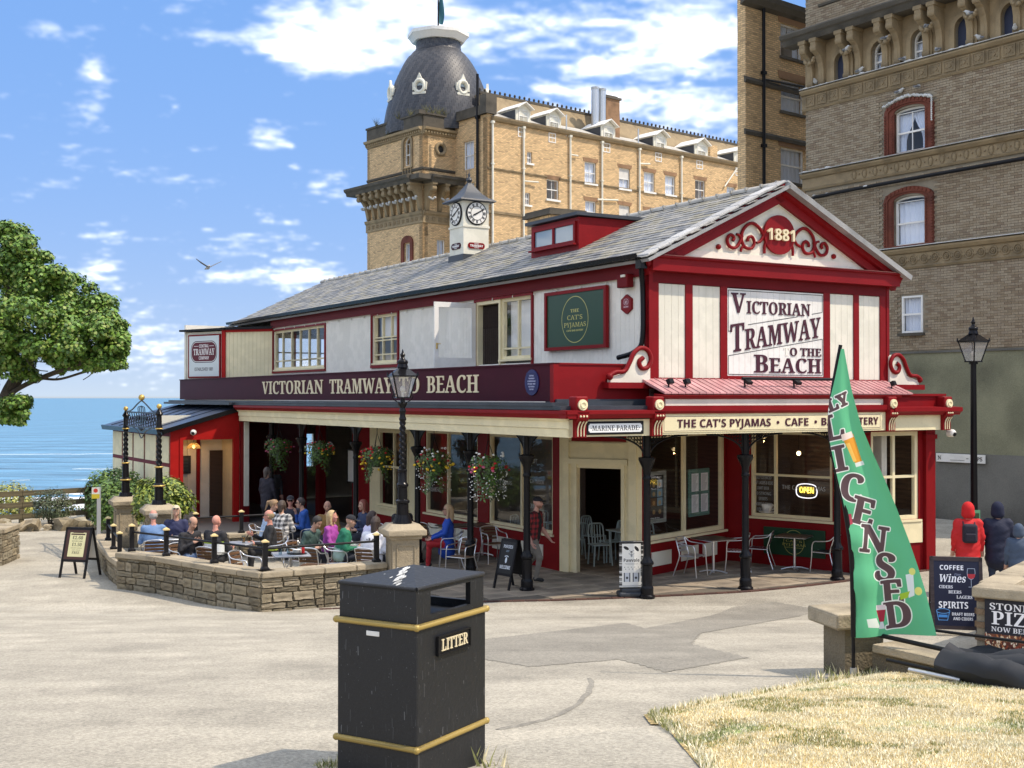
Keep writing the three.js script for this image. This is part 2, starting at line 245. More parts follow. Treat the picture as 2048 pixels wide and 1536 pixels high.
// --- upper storey: long side wall (x along from far to near) ---
{
  const A = [2.35, 21.3], S = run(A, [2.35, .82]), X = (b) => 21.3 - b;
  const holes = [[X(21.2), X(16.74), 4.67, 5.95], [X(13.3), X(11.68), 4.7, 6.02], [X(7.42), X(4.94), 4.52, 6.0]];
  part(tw, 'side_wall', put(wallG(0, S.L, 3.6, 6.12, holes, .16), S.m), M.greyWall);
  const bg = []; for (let x = .02; x < S.L - .1; x += .152) { const cut = holes.filter((h) => x + .15 > h[0] - .02 && x < h[1] + .02); if (!cut.length) bg.push(Bx(x, x + .146, 4.36, 6.1, 0, .012)); else { const h = cut[0]; bg.push(Bx(x, x + .146, 4.36, h[2] - .03, 0, .012), Bx(x, x + .146, h[3] + .02, 6.1, 0, .012)); } }
  part(tw, 'side_boarding', put(bg, S.m), M.greyWall);
  // red frieze under the eaves, fixings along it
  part(tw, 'side_frieze', put([Bx(-.1, S.L + .02, 6.08, 6.32, .015, .06), Bx(-.1, S.L + .02, 6.06, 6.1, .06, .085), Bx(0, S.L, 6.32, 6.38, .015, .20)], S.m), M.redDeep);
  const lf = []; for (let x = .3; x < S.L; x += .9) lf.push(CY(.012, .012, .05, x, 6.0, .05, 6), SP(.02, x, 6.0, .05, 6)); part(tw, 'festoon_hook', put(lf, S.m), M.creamLight);
  windowIn(tw, S.m, X(21.2), X(16.74), 4.67, 5.95, { mull: [X(19.7), X(18.95), X(18.2), X(17.5), X(20.5)], rails: [4.95], bar: .028 });
  windowIn(tw, S.m, X(13.3), X(11.68), 4.7, 6.02, { mull: [X(12.75), X(12.2)], rails: [4.93, 5.32, 5.4], bar: .022 });
  // the balcony opening: a fixed light beside an open doorway
  windowIn(tw, S.m, X(6.3), X(4.94), 4.62, 6.0, { mull: [X(5.6)], rails: [4.86], bar: .025 }); for (const g of [Bx(X(6.2), X(5.04), 4.7, 5.93, -.22, -.21), Bx(X(13.2), X(11.8), 5.42, 5.96, -.22, -.21)]) part(tw, 'roller_blind', put([g], S.m), M.white);
  part(tw, 'door_frame', put([Bx(X(7.42), X(7.34), 4.5, 6.0, -.12, .02), Bx(X(6.38), X(6.3), 4.5, 6.0, -.12, .02), Bx(X(7.34), X(6.38), 5.92, 6.0, -.12, .02)], S.m), M.cream);
  const rg = []; for (const h of holes) rg.push(Bx(h[0] - .07, h[0], h[2] - .06, h[3] + .06, .012, .05), Bx(h[1], h[1] + .07, h[2] - .06, h[3] + .06, .012, .05), Bx(h[0], h[1], h[3], h[3] + .06, .012, .05)); rg.push(Bx(holes[0][0] - .07, holes[0][1] + .07, 4.55, 4.61, .012, .06), Bx(holes[1][0] - .07, holes[1][1] + .07, 4.56, 4.64, .012, .06));
  const per = [rg.slice(0, 3).concat(rg[9]), rg.slice(3, 6).concat(rg[10]), rg.slice(6, 9)]; for (const q of per) part(tw, 'window_surround', put(q, S.m), M.red);
  // bead curtain in the doorway
  const bc = []; for (let i = 0; i < 30; i++) bc.push(CY(.009, .009, 1.36, X(7.3) + .9 * (i + .5) / 30, 4.53, -.1 - .012 * (i % 3), 5)); part(tw, 'bead_curtain', put(bc, S.m), M.timberDark);
  // the white glazed door standing open against the wall
  const dm = S.m.clone().multiply(mat4(X(7.42), 0, .04, -Math.PI / 2 - .06));
  const gd = [Bx(0, .11, 4.45, 5.98, -.02, .02), Bx(.96, 1.07, 4.45, 5.98, -.02, .02), Bx(.11, .96, 5.86, 5.98, -.02, .02), Bx(.11, .96, 4.45, 4.68, -.02, .02)];
  const dr = part(tw, 'balcony_door', put(gd, dm), M.white); part(dr, 'pane', put(new THREE.PlaneGeometry(.84, 1.17).translate(.535, 5.27, 0), dm), glass); part(dr, 'handle', put([RB(.035, .14, .02, .006, 1.01, 4.95, -.03), rod([1.01, 5.0, -.04], [.92, 5.0, -.05], .009), RB(.035, .14, .02, .006, 1.01, 4.95, .03)], dm), M.gold);
  // canted end and the bay with the company sign
  const P1 = [2.35, 21.3], P2 = [1.2, 22.8], P3 = [.42, 24.75], c1 = run(P2, P1), c2 = run(P3, P2);
  part(tw, 'canted_wall', put([Bx(0, c1.L, 3.6, 6.05, -.14, 0)], c1.m), M.cream); part(tw, 'canted_boarding', put(boardsG(.01, c1.L - .01, 4.3, 6.0, .16, 0, .012), c1.m), M.cream);
  part(tw, 'canted_frieze', put([Bx(-.05, c1.L, 5.97, 6.1, .012, .05), Bx(-.12, .02, 4.2, 6.1, .012, .06)], c1.m), M.redBright);
  part(tw, 'bay_wall', put([Bx(0, c2.L, 3.6, 6.02, -.14, 0), Bx(-.06, .02, 3.6, 6.1, -.14, .03)], c2.m), M.creamLight);
  part(tw, 'bay_roof', put([Bx(-.2, c2.L + .1, 6.05, 6.12, -2.2, .16)], c2.m).concat(put([Bx(-.1, c1.L + .3, 6.05, 6.13, -1.4, .14)], c1.m)), M.black);
  
  // end wall, with the opening that shows the sea through the building, and the hidden long wall
  const back = run([8.86, .82], [8.86, 25]);
  part(tw, 'rear_wall', put(wallG(0, back.L, 0, 6.3, [], .16), back.m), M.greyWall);
  const endw = run([8.86, 25], [.42, 25]);
  part(tw, 'end_wall', put(wallG(0, endw.L, 0, 6.3, [[8.86 - 6.4, 8.86 - 3.6, 4.5, 6.0], [8.86 - 8.6, 8.86 - 7.5, 1.05, 2.35], [8.86 - 5.2, 8.86 - 4.6, 1.2, 2.4]], .16), endw.m), M.greyWall);
  part(tw, 'end_gable', [poly([[2.2, 6.25], [9.05, 6.25], [5.64, 7.95]], .16).translate(0, 0, -25.1)], M.greyWall);
  windowIn(tw, endw.m, 8.86 - 6.4, 8.86 - 3.6, 4.5, 6.0, { mull: [8.86 - 5.5, 8.86 - 4.5], rails: [5.4], bar: .03 });
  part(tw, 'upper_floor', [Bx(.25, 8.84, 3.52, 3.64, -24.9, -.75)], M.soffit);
  part(tw, 'ceiling', [Bx(2.4, 8.84, 6.08, 6.14, -24.9, -1.0)], M.interior);
}
// --- gable front at b = .8 ---
{
  const Z = -.8;
  part(tw, 'gable_wall', [Bx(2.36, 8.86, 3.6, 6.2, Z - .16, Z - .02)], M.redDeep);
  const panels = [[2.57, 3.23], [3.40, 4.11], [7.10, 7.81], [7.96, 8.61]];
  for (const [x0, x1] of panels) { const n = 4, s = (x1 - x0) / n; for (let i = 0; i < n; i++) part(tw, 'board', [Bx(x0 + i * s + .003, x0 + (i + 1) * s - .003, 4.13, 5.93, Z - .02, Z + .012)], M.creamLight); }
  { const x0 = 4.28, x1 = 6.91, n = 17, s = (x1 - x0) / n; for (let i = 0; i < n; i++) part(tw, 'board', [Bx(x0 + i * s + .0025, x0 + (i + 1) * s - .0025, 4.18, 5.915, Z - .02, Z + .03)], M.white); }
  const fr = [[2.33, 2.57], [3.23, 3.40], [4.11, 4.28], [6.91, 7.10], [7.81, 7.96], [8.61, 8.87]].map(([a, b]) => Bx(a, b, 4.1, 5.94, Z - .02, Z + .04));
  part(tw, 'gable_stud', [...fr, Bx(2.33, 2.42, 4.1, 6.2, Z - .1, Z + .055), Bx(8.79, 8.87, 4.1, 6.2, Z - .1, Z + .055), Bx(2.33, 8.87, 4.05, 4.13, Z - .02, Z + .05), Bx(4.28, 6.91, 4.13, 4.18, Z - .02, Z + .045)], M.red);
  part(tw, 'gable_header', [Bx(2.33, 8.87, 5.94, 6.17, Z - .02, Z + .045)], M.redDeep);
  part(tw, 'gable_cornice', [moulding([[0, 6.15], [.24, 6.15], [.24, 6.38], [.30, 6.40], [.30, 6.43], [0, 6.47]], 2.28, 9.0).translate(0, 0, Z)], M.red);
  part(tw, 'cornice_flashing', [moulding([[0, 6.472], [.31, 6.434], [.33, 6.444], [0, 6.49]], 2.5, 8.8).translate(0, 0, Z)], M.glarePink);
  // pediment
  part(tw, 'tympanum', [poly([[2.6, 6.45], [8.68, 6.45], [5.64, 7.93]], .1).translate(0, 0, Z - .1)], M.creamLight);
  part(tw, 'tympanum_border', [poly([[2.65, 6.45], [3.45, 6.62], [5.63, 7.68], [5.63, 7.9]], .03), poly([[8.63, 6.45], [7.83, 6.62], [5.65, 7.68], [5.65, 7.9]], .03), poly([[2.65, 6.45], [8.63, 6.45], [7.83, 6.62], [3.45, 6.62]], .028)].map((g) => g.translate(0, 0, Z)), M.creamLight);
  const rake = (s) => { const e = s < 0 ? 2.15 : 9.13, A = [e, 6.36], P = [5.64, 8.06]; const dx = P[0] - A[0], dy = P[1] - A[1], L = Math.hypot(dx, dy), th = Math.atan2(dy, dx); return [A, L, th]; };
  const rg = []; for (const s of [-1, 1]) { const [A, L, th] = rake(s), m = new THREE.Matrix4().makeTranslation(A[0], A[1], Z).multiply(new THREE.Matrix4().makeRotationZ(th)); const pr = [[0, -.32], [.12, -.32], [.12, -.17], [.2, -.15], [.2, -.06], [.24, -.03], [.24, .02], [0, .02]]; const flip = s > 0 ? pr.map(([o, u]) => [o, -u]) : pr; rg.push(moulding(flip, 0, L + .02).applyMatrix4(m)); }
  part(tw, 'bargeboard', rg, M.red);
  // verge of pale lead over the slates' edge
  const vg = []; for (const s of [-1, 1]) { const [A, L, th] = rake(s); const n = 14; for (let i = 0; i < n; i++) { const q = s < 0 ? 1 : -1; vg.push(RB(L / n + .01, .055, .34, .02, (i + .5) * L / n, q * (.065 + (i % 2) * .008), .06).applyMatrix4(new THREE.Matrix4().makeTranslation(A[0], A[1], Z + .07).multiply(new THREE.Matrix4().makeRotationZ(th)))); } }
  part(tw, 'verge', vg, M.whiteLead);
  // pediment ornament: oval, date, scrolls
  const ov = part(tw, 'date_oval', [new THREE.CylinderGeometry(1, 1, .05, 40).rotateX(Math.PI / 2).scale(.42, .4, 1).translate(5.64, 7.06, Z + .06)], M.red);
  part(ov, 'date_numerals', [textG('1881', 'sans_bold', .235, .05, { width: .74, x: 5.64, y: 6.94, z: Z + .09 })], M.letter);
  const sc = (s, k) => { const c = [5.64 + s * .8, 6.93], g = []; const P = (x, y) => [5.64 + s * x, y, Z + .05];
    g.push(tube([P(.40, 7.0), P(.52, 7.16), P(.72, 7.25), P(.94, 7.12), P(1.0, 6.92), P(.92, 6.76), P(.74, 6.74), P(.66, 6.86), P(.73, 6.98), P(.84, 6.93), P(.83, 6.87)], .034, 40, 6));
    g.push(tube([P(.40, 7.04), P(.5, 6.9), P(.6, 6.86)], .03, 10, 6), tube([P(.33, 6.95), P(.385, 6.8), P(.39, 6.66)], .03, 10, 6));
    g.push(tube([P(.98, 6.98), P(1.06, 6.82), P(1.18, 6.72), P(1.33, 6.76), P(1.37, 6.89), P(1.28, 6.98), P(1.19, 6.92), P(1.23, 6.86)], .034, 30, 6), tube([P(1.0, 6.9), P(1.06, 6.98), P(1.13, 7.0)], .028, 8, 6), tube([P(.95, 6.79), P(1.0, 6.72), P(1.02, 6.66)], .026, 8, 6));
    g.push(SP(.055, 5.64 + s * 1.58, 6.72, Z + .03, 10).scale(1, 1, 1)); void c; void k;
    return g; };
  part(tw, 'scroll_ornament', [...sc(-1), ...sc(1)], M.red);
}
// --- main roof ---
{
  const e0 = [2.05, 6.36], rg = [5.64, 8.06], dx = rg[0] - e0[0], dy = rg[1] - e0[1], L = Math.hypot(dx, dy), th = Math.atan2(dy, dx);
  part(tw, 'roof_deck', [Bx(0, L, -.08, -.02, -25.2, -.42).applyMatrix4(new THREE.Matrix4().makeTranslation(e0[0], e0[1], 0).multiply(new THREE.Matrix4().makeRotationZ(th))), Bx(0, L, -.08, .03, -25.2, -.42).applyMatrix4(new THREE.Matrix4().makeTranslation(9.23, e0[1], 0).multiply(new THREE.Matrix4().makeScale(-1, 1, 1)).multiply(new THREE.Matrix4().makeRotationZ(th)))], M.slates[0]);
  seed(5); const mt = []; const rows = 20, ex = L / rows;
  for (let j = 0; j < rows; j++) for (let k = 0; k < 69; k++) {
    const b = .6 + (k + (j % 2) * .5) * .358, u = (j + .55) * ex; if (b > 25) continue;
    mt.push(new THREE.Matrix4().makeTranslation(e0[0], e0[1], 0).multiply(new THREE.Matrix4().makeRotationZ(th)).multiply(mat4(u, .012 + rr(0, .006), -b, rr(-.012, .012), rr(-.012, .012), -.055 + rr(-.012, .012))));
  }
  seed(8); for (let i = mt.length - 1; i > 0; i--) { const j = Math.floor(rnd() * (i + 1)); [mt[i], mt[j]] = [mt[j], mt[i]]; }
  pieces(tw, 'slate', new THREE.BoxGeometry(ex * 1.35, .012, .35), M.slates, mt, 'slates');
  const rt = []; for (let b = .7; b < 25; b += .46) rt.push(new THREE.CylinderGeometry(.11, .115, .44, 10, 1, false, 0, Math.PI).rotateX(Math.PI / 2).rotateZ(Math.PI / 2).translate(rg[0], rg[1] - .02 + .008 * Math.sin(b * 9), -b - .2), B(.24, .06, .05, rg[0], rg[1] + .06, -b));
  part(tw, 'ridge_tiles', rt, M.slates[2]);
  part(tw, 'gutter', [moulding([[-.06, 6.36], [.05, 6.36], [.075, 6.44], [.06, 6.445], [.04, 6.38], [-.05, 6.38]], 0, 24.4).applyMatrix4(mat4(1.98, 0, -25, -Math.PI / 2))], M.blackGloss);
  part(tw, 'downpipe', [tube([[2.1, 6.36, -.7], [2.22, 6.1, -.84], [2.27, 5.9, -.88], [2.27, 4.9, -.88], [2.25, 4.72, -.92], [2.2, 4.6, -1.1], [2.15, 4.52, -1.5]], .05, 40, 8), B(.16, .2, .16, 2.14, 6.28, -.74)], M.blackGloss);
  // rooflight box on the near slope
  const z0 = -6.75, z1 = -4.75, x0 = 3.45, hb = 7.05, ht = 7.78;
  part(tw, 'rooflight', [poly([[x0, hb - .1], [x0, ht], [x0 + 1.75, ht + .02], [x0 + 1.75, 7.5]], z1 - z0).translate(0, 0, z0)], M.red);
  part(tw, 'rooflight_roof', [Bx(x0 - .12, x0 + 1.85, ht + .025, ht + .1, z0 - .1, z1 + .1)], M.lead);
  const rl = new THREE.Matrix4().makeTranslation(x0, 0, z0).multiply(mat4(0, 0, 0, SIDE));
  const wm = windowIn(tw, rl, .12, 1.9, 7.2, 7.7, { mull: [1.0], fm: M.red, gm: null, z: .05, d: .06, sill: .04, name: 'rooflight_window' });
  for (const [p, q] of [[.19, .965], [1.035, 1.83]]) part(wm, 'pane', put(new THREE.PlaneGeometry(q - p, .37).translate((p + q) / 2, 7.45, .012), rl), new THREE.MeshPhysicalMaterial({ color: C(.16, .24, .30), roughness: .05, metalness: 0, clearcoat: 1, clearcoatRoughness: .03 }));
  // brick chimney stack rising behind
  part(tw, 'chimney_stack', [Bx(6.1, 7.2, 7.4, 8.72, -11.2, -10.0)], M.farBrick); part(tw, 'chimney_cap', [Bx(6.0, 7.3, 8.72, 8.82, -11.3, -9.9), Bx(6.05, 7.25, 8.82, 8.9, -11.25, -9.95)], M.trimDark);
}
// --- clock turret astride the roof ---
{
  const cx = 5.1, cz = -12.75, w = .41, hb = 7.25, hm = 8.6, ht = 9.34;
  const t = part(tw, 'clock_turret', [Bx(cx - w, cx + w, hb, ht, cz - w, cz + w), Bx(cx - w - .025, cx + w + .025, hm - .03, hm + .03, cz - w - .025, cz + w + .025), Bx(cx - w - .02, cx + w + .02, ht - .08, ht, cz - w - .02, cz + w + .02)], M.creamLight);
  part(t, 'lead_skirt', [Bx(cx - w - .03, cx + w + .03, hb - .05, hb + .55, cz - w - .03, cz + w + .03)], M.lead);
  const pr = [[.66, ht - .02], [.64, ht + .02], [.46, ht + .1], [.30, ht + .24], [.17, ht + .4], [.07, ht + .53], [.05, ht + .56]];
  part(t, 'turret_roof', [new THREE.LatheGeometry(pr.map((p) => new THREE.Vector2(p[0] * 1.24, p[1])), 4, Math.PI / 4).translate(cx, 0, cz), Bx(cx - .55, cx + .55, ht - .04, ht + .0, cz - .55, cz + .55)].map((g) => toCreasedNormals(g.toNonIndexed ? g : g, .5)), M.lead);
  part(t, 'finial', [lathe([[.07, 0], [.05, .03], [.09, .1], [.06, .17], [.03, .2], [.035, .26], [.012, .32], [.006, .45], [0, .45]]).translate(cx, ht + .53, cz), rod([cx - .08, ht + .66, cz], [cx - .08, ht + .9, cz], .008)], M.lead);
  const clock = (m, lm) => {
    const c = part(t, 'clock_rim', put([new THREE.CylinderGeometry(.335, .335, .04, 40).rotateX(Math.PI / 2).translate(0, 0, .02)], m), M.black);
    part(t, 'clock_face', put([new THREE.CylinderGeometry(.30, .30, .012, 40).rotateX(Math.PI / 2).translate(0, 0, .045)], m), M.white);
    const num = []; for (let i = 0; i < 12; i++) { const a = i * Math.PI / 6; const k = [2, 1, 2, 3, 2, 1, 2, 3, 3, 2, 1, 2][i]; for (let j = 0; j < k; j++) num.push(B(.018, .075, .006, (j - (k - 1) / 2) * .03, .245, .054).applyMatrix4(new THREE.Matrix4().makeRotationZ(-a))); }
    part(t, 'numerals', put([...num, new THREE.TorusGeometry(.195, .008, 6, 40).translate(0, 0, .053)], m), M.black);
    part(t, 'clock_hand', put([B(.03, .26, .006, 0, .1, .064).applyMatrix4(new THREE.Matrix4().makeRotationZ(-1.05)), B(.036, .17, .006, 0, .06, .071).applyMatrix4(new THREE.Matrix4().makeRotationZ(2.2 - Math.PI * .05))], m), M.black); void c;
    const sg = new THREE.Shape(); const W = .27, Hh = .085; sg.moveTo(-W + Hh, -Hh); sg.lineTo(W - Hh, -Hh); sg.absarc(W - Hh, 0, Hh, -Math.PI / 2, Math.PI / 2); sg.lineTo(-W + Hh, Hh); sg.absarc(-W + Hh, 0, Hh, Math.PI / 2, Math.PI * 1.5);
    part(t, 'name_plate', put([shapeG(sg, .02).translate(0, -1.02 + .1, .005)], m), lm); part(t, 'plate_lettering', put([textG('TRAMWAY', 'sans_bold', .066, .004, { width: .42, y: -.955, z: .026 }), textG('CENTRAL', 'sans_bold', .022, .004, { width: .16, y: -.876, z: .026 }), textG('COMPANY', 'sans_bold', .022, .004, { width: .16, y: -.99, z: .026 })], m), M.letterWhite);
  };
  clock(mat4(cx, 8.97, cz + w, 0), M.red); clock(mat4(cx - w, 8.97, cz, SIDE), M.wine);  // side plate takes the darker red as its shade
}
// --- canopy, parapet, balcony along the long side ---
{
  const S = run([0, 17.75], [0, 0]);                 // x from far end to near corner
  part(tw, 'side_fascia', put([Bx(0, S.L, 3.05, 3.2, -.06, .0), Bx(0, S.L, 3.205, 3.36, -.06, .02), moulding([[0, 3.34], [.05, 3.34], [.08, 3.38], [0, 3.38]], 0, S.L)], S.m), M.cream);
  part(tw, 'side_cornice', put([moulding([[-.1, 3.38], [.10, 3.38], [.12, 3.42], [.16, 3.46], [.16, 3.52], [-.1, 3.53]], -.05, S.L + .14)], S.m), M.red);
  part(tw, 'canopy_roof', [Bx(-.14, 2.5, 3.53, 3.6, -17.8, -.05), Bx(-.16, .16, 3.6, 3.66, -24.9, -.3), Bx(-.3, 2.4, 3.53, 3.6, -25.0, -17.8)], M.lead);
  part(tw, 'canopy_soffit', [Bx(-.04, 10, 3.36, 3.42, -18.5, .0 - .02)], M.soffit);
  const pg = [Bx(.21, .29, 3.68, 4.35, -24.8, -.8), Bx(.29, 2.36, 3.68, 4.35, -.88, -.8), Bx(.18, .32, 4.35, 4.38, -24.8, -.78)];
  part(tw, 'parapet', pg.slice(0, 1).concat(pg[2]), M.wine); part(tw, 'parapet_return', [pg[1], Bx(.18, 2.36, 4.35, 4.38, -.9, -.78), Bx(.19, .31, 3.66, 4.36, -.9, -.78)], M.red);  // long face has its shade in the colour; the lit return stays red
  part(tw, 'parapet_flashing', [Bx(.22, 2.3, 3.6, 3.72, -1.1, -.72)], M.lead);
  part(tw, 'parapet_lettering', put([textG('VICTORIAN', 'serif_bold', .36, .012, { width: 4.62, x: 3.15 }), textG('TRAMWAY', 'serif_bold', .36, .012, { width: 3.72, x: 7.75 }), textG('TO', 'serif_bold', .36, .012, { width: 1.0, x: 10.45 }), textG('BEACH', 'serif_bold', .36, .012, { width: 2.28, x: 12.45 })].map((g) => g.translate(-.83, 0, 0)), mat4(.208, 3.85, -16.3, SIDE)), M.letter);
  // cream scroll brackets at the ends of the gable
  const scroll = (x, s, z) => { const sh = new THREE.Shape(); [[0, 0], [.92, 0], [.92, .62], [.8, .66], [.62, .6], [.52, .42], [.38, .2], [.1, .12], [0, .12]].forEach((p, i) => (i ? sh.lineTo(p[0], p[1]) : sh.moveTo(p[0], p[1])));
    const P = (px, py) => [x + s * px, 4.02 + py, z + .06];
    part(tw, 'scroll_bracket', [shapeG(sh, .1).applyMatrix4(new THREE.Matrix4().makeTranslation(x, 4.02, z - .06).multiply(new THREE.Matrix4().makeScale(s, 1, 1)))].map((g) => (s < 0 ? toCreasedNormals(new THREE.BufferGeometry().copy(g), .3) : g)), M.creamLight);
    part(tw, 'scroll_moulding', [tube([P(-.02, .14), P(.1, .2), P(.3, .22), P(.42, .38), P(.52, .56), P(.68, .66), P(.84, .62), P(.92, .46), P(.84, .3), P(.7, .28), P(.64, .4), P(.74, .48)], .045, 50, 6), Bx(Math.min(x - s * .1, x + s * .94), Math.max(x - s * .1, x + s * .94), 3.92, 4.03, z - .1, z + .12), SP(.07, x - s * .02, 4.14, z + .04, 8)], M.red); };
  scroll(1.38, 1, -.72); scroll(9.75, -1, -.74);
  // front: Marine Parade fascia, cafe sign fascia, bay fascia
  part(tw, 'corner_fascia', [Bx(0.0, 1.9, 3.06, 3.36, -.06, 0)], M.cream);
  part(tw, 'bay_fascia', [Bx(8.05, 9.75, 3.06, 3.38, -.06, 0)], M.cream);
  part(tw, 'front_cornice', [moulding([[-.1, 3.38], [.10, 3.38], [.12, 3.42], [.16, 3.46], [.16, 3.52], [-.1, 3.53]], -.14, 2.0)], M.red); part(tw, 'bay_cornice', [moulding([[-.1, 3.38], [.10, 3.38], [.12, 3.42], [.18, 3.46], [.18, 3.54], [-.1, 3.56]], 8.0, 10.1), Bx(8.3, 9.8, 3.55, 3.78, -.9, -.1), Bx(8.25, 9.85, 3.78, 3.83, -.9, -.05)], M.red);
  const fb = part(tw, 'sign_fascia', [Bx(1.98, 7.92, 3.07, 3.45, -.06, .02), Bx(2.02, 7.75, 3.11, 3.42, .02, .035)], M.cream);
  part(fb, 'fascia_lettering', [textG("THE CAT'S PYJAMAS", 'sans_bold', .15, .01, { width: 2.3, x: 3.52, y: 3.195, z: .036 }), textG('CAFE', 'sans_bold', .15, .01, { width: .62, x: 5.36, y: 3.195, z: .036 }), textG('BAR', 'sans_bold', .15, .01, { width: .5, x: 6.28, y: 3.195, z: .036 }), textG('EATERY', 'sans_bold', .15, .01, { width: .85, x: 7.22, y: 3.195, z: .036 }), ...[4.86, 5.87, 6.67].map((x) => new THREE.CylinderGeometry(.032, .032, .01, 14).rotateX(Math.PI / 2).translate(x, 3.265, .041))], M.letterWine);
  part(fb, 'border_line', [Bx(2.06, 7.71, 3.395, 3.401, .035, .038), Bx(2.06, 7.71, 3.13, 3.136, .035, .038), Bx(2.06, 2.066, 3.136, 3.395, .035, .038), Bx(7.704, 7.71, 3.136, 3.395, .035, .038)], M.letterWine);
  part(tw, 'upper_cornice', [moulding([[-.25, 3.45], [.05, 3.45], [.09, 3.5], [.09, 3.6], [-.25, 3.6]], 1.95, 7.95), moulding([[-.25, 3.72], [-.02, 3.72], [.03, 3.75], [.05, 3.79], [-.25, 3.82]], 2.05, 8.35)], M.red);
  part(tw, 'upper_fascia', [Bx(2.15, 8.2, 3.6, 3.72, -.2, -.03)], M.creamLight);
  for (let i = 0; i < 40; i++) { const x0 = 2.12, s = (8.78 - x0) / 40; part(tw, 'awning_board', [poly([[-.02, 3.815], [-.02, 3.84], [-.86, 4.15], [-.86, 4.1]], s - .012).applyMatrix4(new THREE.Matrix4().makeBasis(V3(0, 0, 1), V3(0, 1, 0), V3(1, 0, 0))).translate(x0 + i * s, 0, i % 2 * .002), poly([[-.02, 3.84], [-.02, 3.852], [-.86, 4.163], [-.86, 4.15]], .02).applyMatrix4(new THREE.Matrix4().makeBasis(V3(0, 0, 1), V3(0, 1, 0), V3(1, 0, 0))).translate(x0 + i * s, 0, 0)], M.glarePink); }
  // red console brackets with three pale flutes and a round boss
  const console_ = (x, big) => {
    const pr = [[0, 3.05], [.07, 3.05], [.07, 3.3], [.16, 3.38], [.16, 3.5], [0, 3.5]];
    const k = part(tw, 'console_bracket', [moulding(pr, x - .12, x + .12), RB(.26, .3, .24, .03, x, 3.62, .0)], M.red);
    for (let i = -1; i <= 1; i++) part(k, 'flute', [tube([[x + i * .065, 3.07, .078], [x + i * .065, 3.2, .08], [x + i * .065 + .01, 3.28, .1], [x + i * .065 + .02, 3.33, .14]], .013, 10, 5)], M.cream);
    for (let i = -1; i <= 1; i++) part(k, 'stud', [SP(.02, x + i * .065, 3.42, .168, 8)], M.cream);
    if (big) part(k, 'boss', [new THREE.CylinderGeometry(.095, .095, .05, 20).rotateX(Math.PI / 2).translate(x, 3.62, .13), new THREE.TorusGeometry(.05, .012, 6, 16).translate(x, 3.62, .16)], M.cream);
  };
  console_(.2, true); console_(1.88, true); console_(8.0, true); console_(9.72, true);
}
// --- columns and iron spandrels ---
{
  const shaft = lathe([[.15, 0], [.15, .05], [.12, .08], [.12, .2], [.1, .24], [.1, .62], [.125, .64], [.125, .68], [.085, .74], [.07, .8], [.065, 2.2], [.08, 2.22], [.08, 2.26], [.07, 2.28], [.075, 2.4], [.12, 2.5], [.16, 2.58], [.16, 2.63], [.075, 2.65], [.075, 3.36]], 14);
  const cols = [[4.37, .35], [6.81, .3], [2.12, .55], [.66, 2.45], [.66, 4.7], [.66, 7.17], [.66, 10.62], [.66, 14.35], [.66, 16.76]];
  for (const [a, b] of cols) part(tw, 'column', [shaft.clone().translate(a, 0, -b)], M.blackGloss);
  const sp = (A, D, len, front) => {                 // quarter-arch spandrel from the capital outwards: lacework at the front, pierced plates along the side
    const m = run(A, [A[0] + D[0], A[1] + D[1]]).m, g = [], R = front ? .9 : len, H = front ? .38 : .58, y0 = front ? 2.66 : 2.6; const arc = []; for (let i = 0; i <= 14; i++) { const t = i / 14 * Math.PI / 2; arc.push([.07 + R * (1 - Math.cos(t)), y0 + H * Math.sin(t)]); }
    g.push(tube(arc.map(([x, y]) => [x, y, 0]), .02, 24, 5));
    if (front) { for (let x = .12; x < R; x += .068) for (let y = 3.2; y > 2.66; y -= .068) { const t = Math.acos(clampN(1 - (x - .07) / R, -1, 1)); if (y < y0 + H * Math.sin(t) + .03) continue; g.push(new THREE.TorusGeometry(.03, .008, 4, 9).translate(x, y, 0), B(.012, .06, .012, x + .034, y + .034, 0, 0, 0, .8)); } }
    else g.push(poly([[.07, y0], ...arc, [.07 + R, 3.25], [.07, 3.25]], .02).translate(0, 0, -.01));
    part(tw, 'spandrel', put(g, m), M.black);
  };
  for (const [a, b] of [[4.37, .35], [6.81, .3], [2.12, .55]]) { sp([a, b], [1, 0], .95, true); sp([a, b], [-1, 0], .95, true); }
  for (const [a, b] of [[.66, 2.45], [.66, 4.7], [.66, 7.17], [.66, 10.62], [.66, 14.35]]) { sp([a, b], [0, 1], 1.05, false); sp([a, b], [0, -1], 1.05, false); }
  part(tw, 'canopy_beam', [Bx(.6, .72, 3.24, 3.37, -17.5, -.5), Bx(.72, 8, 3.24, 3.37, -.5, -.38)], M.black);
}
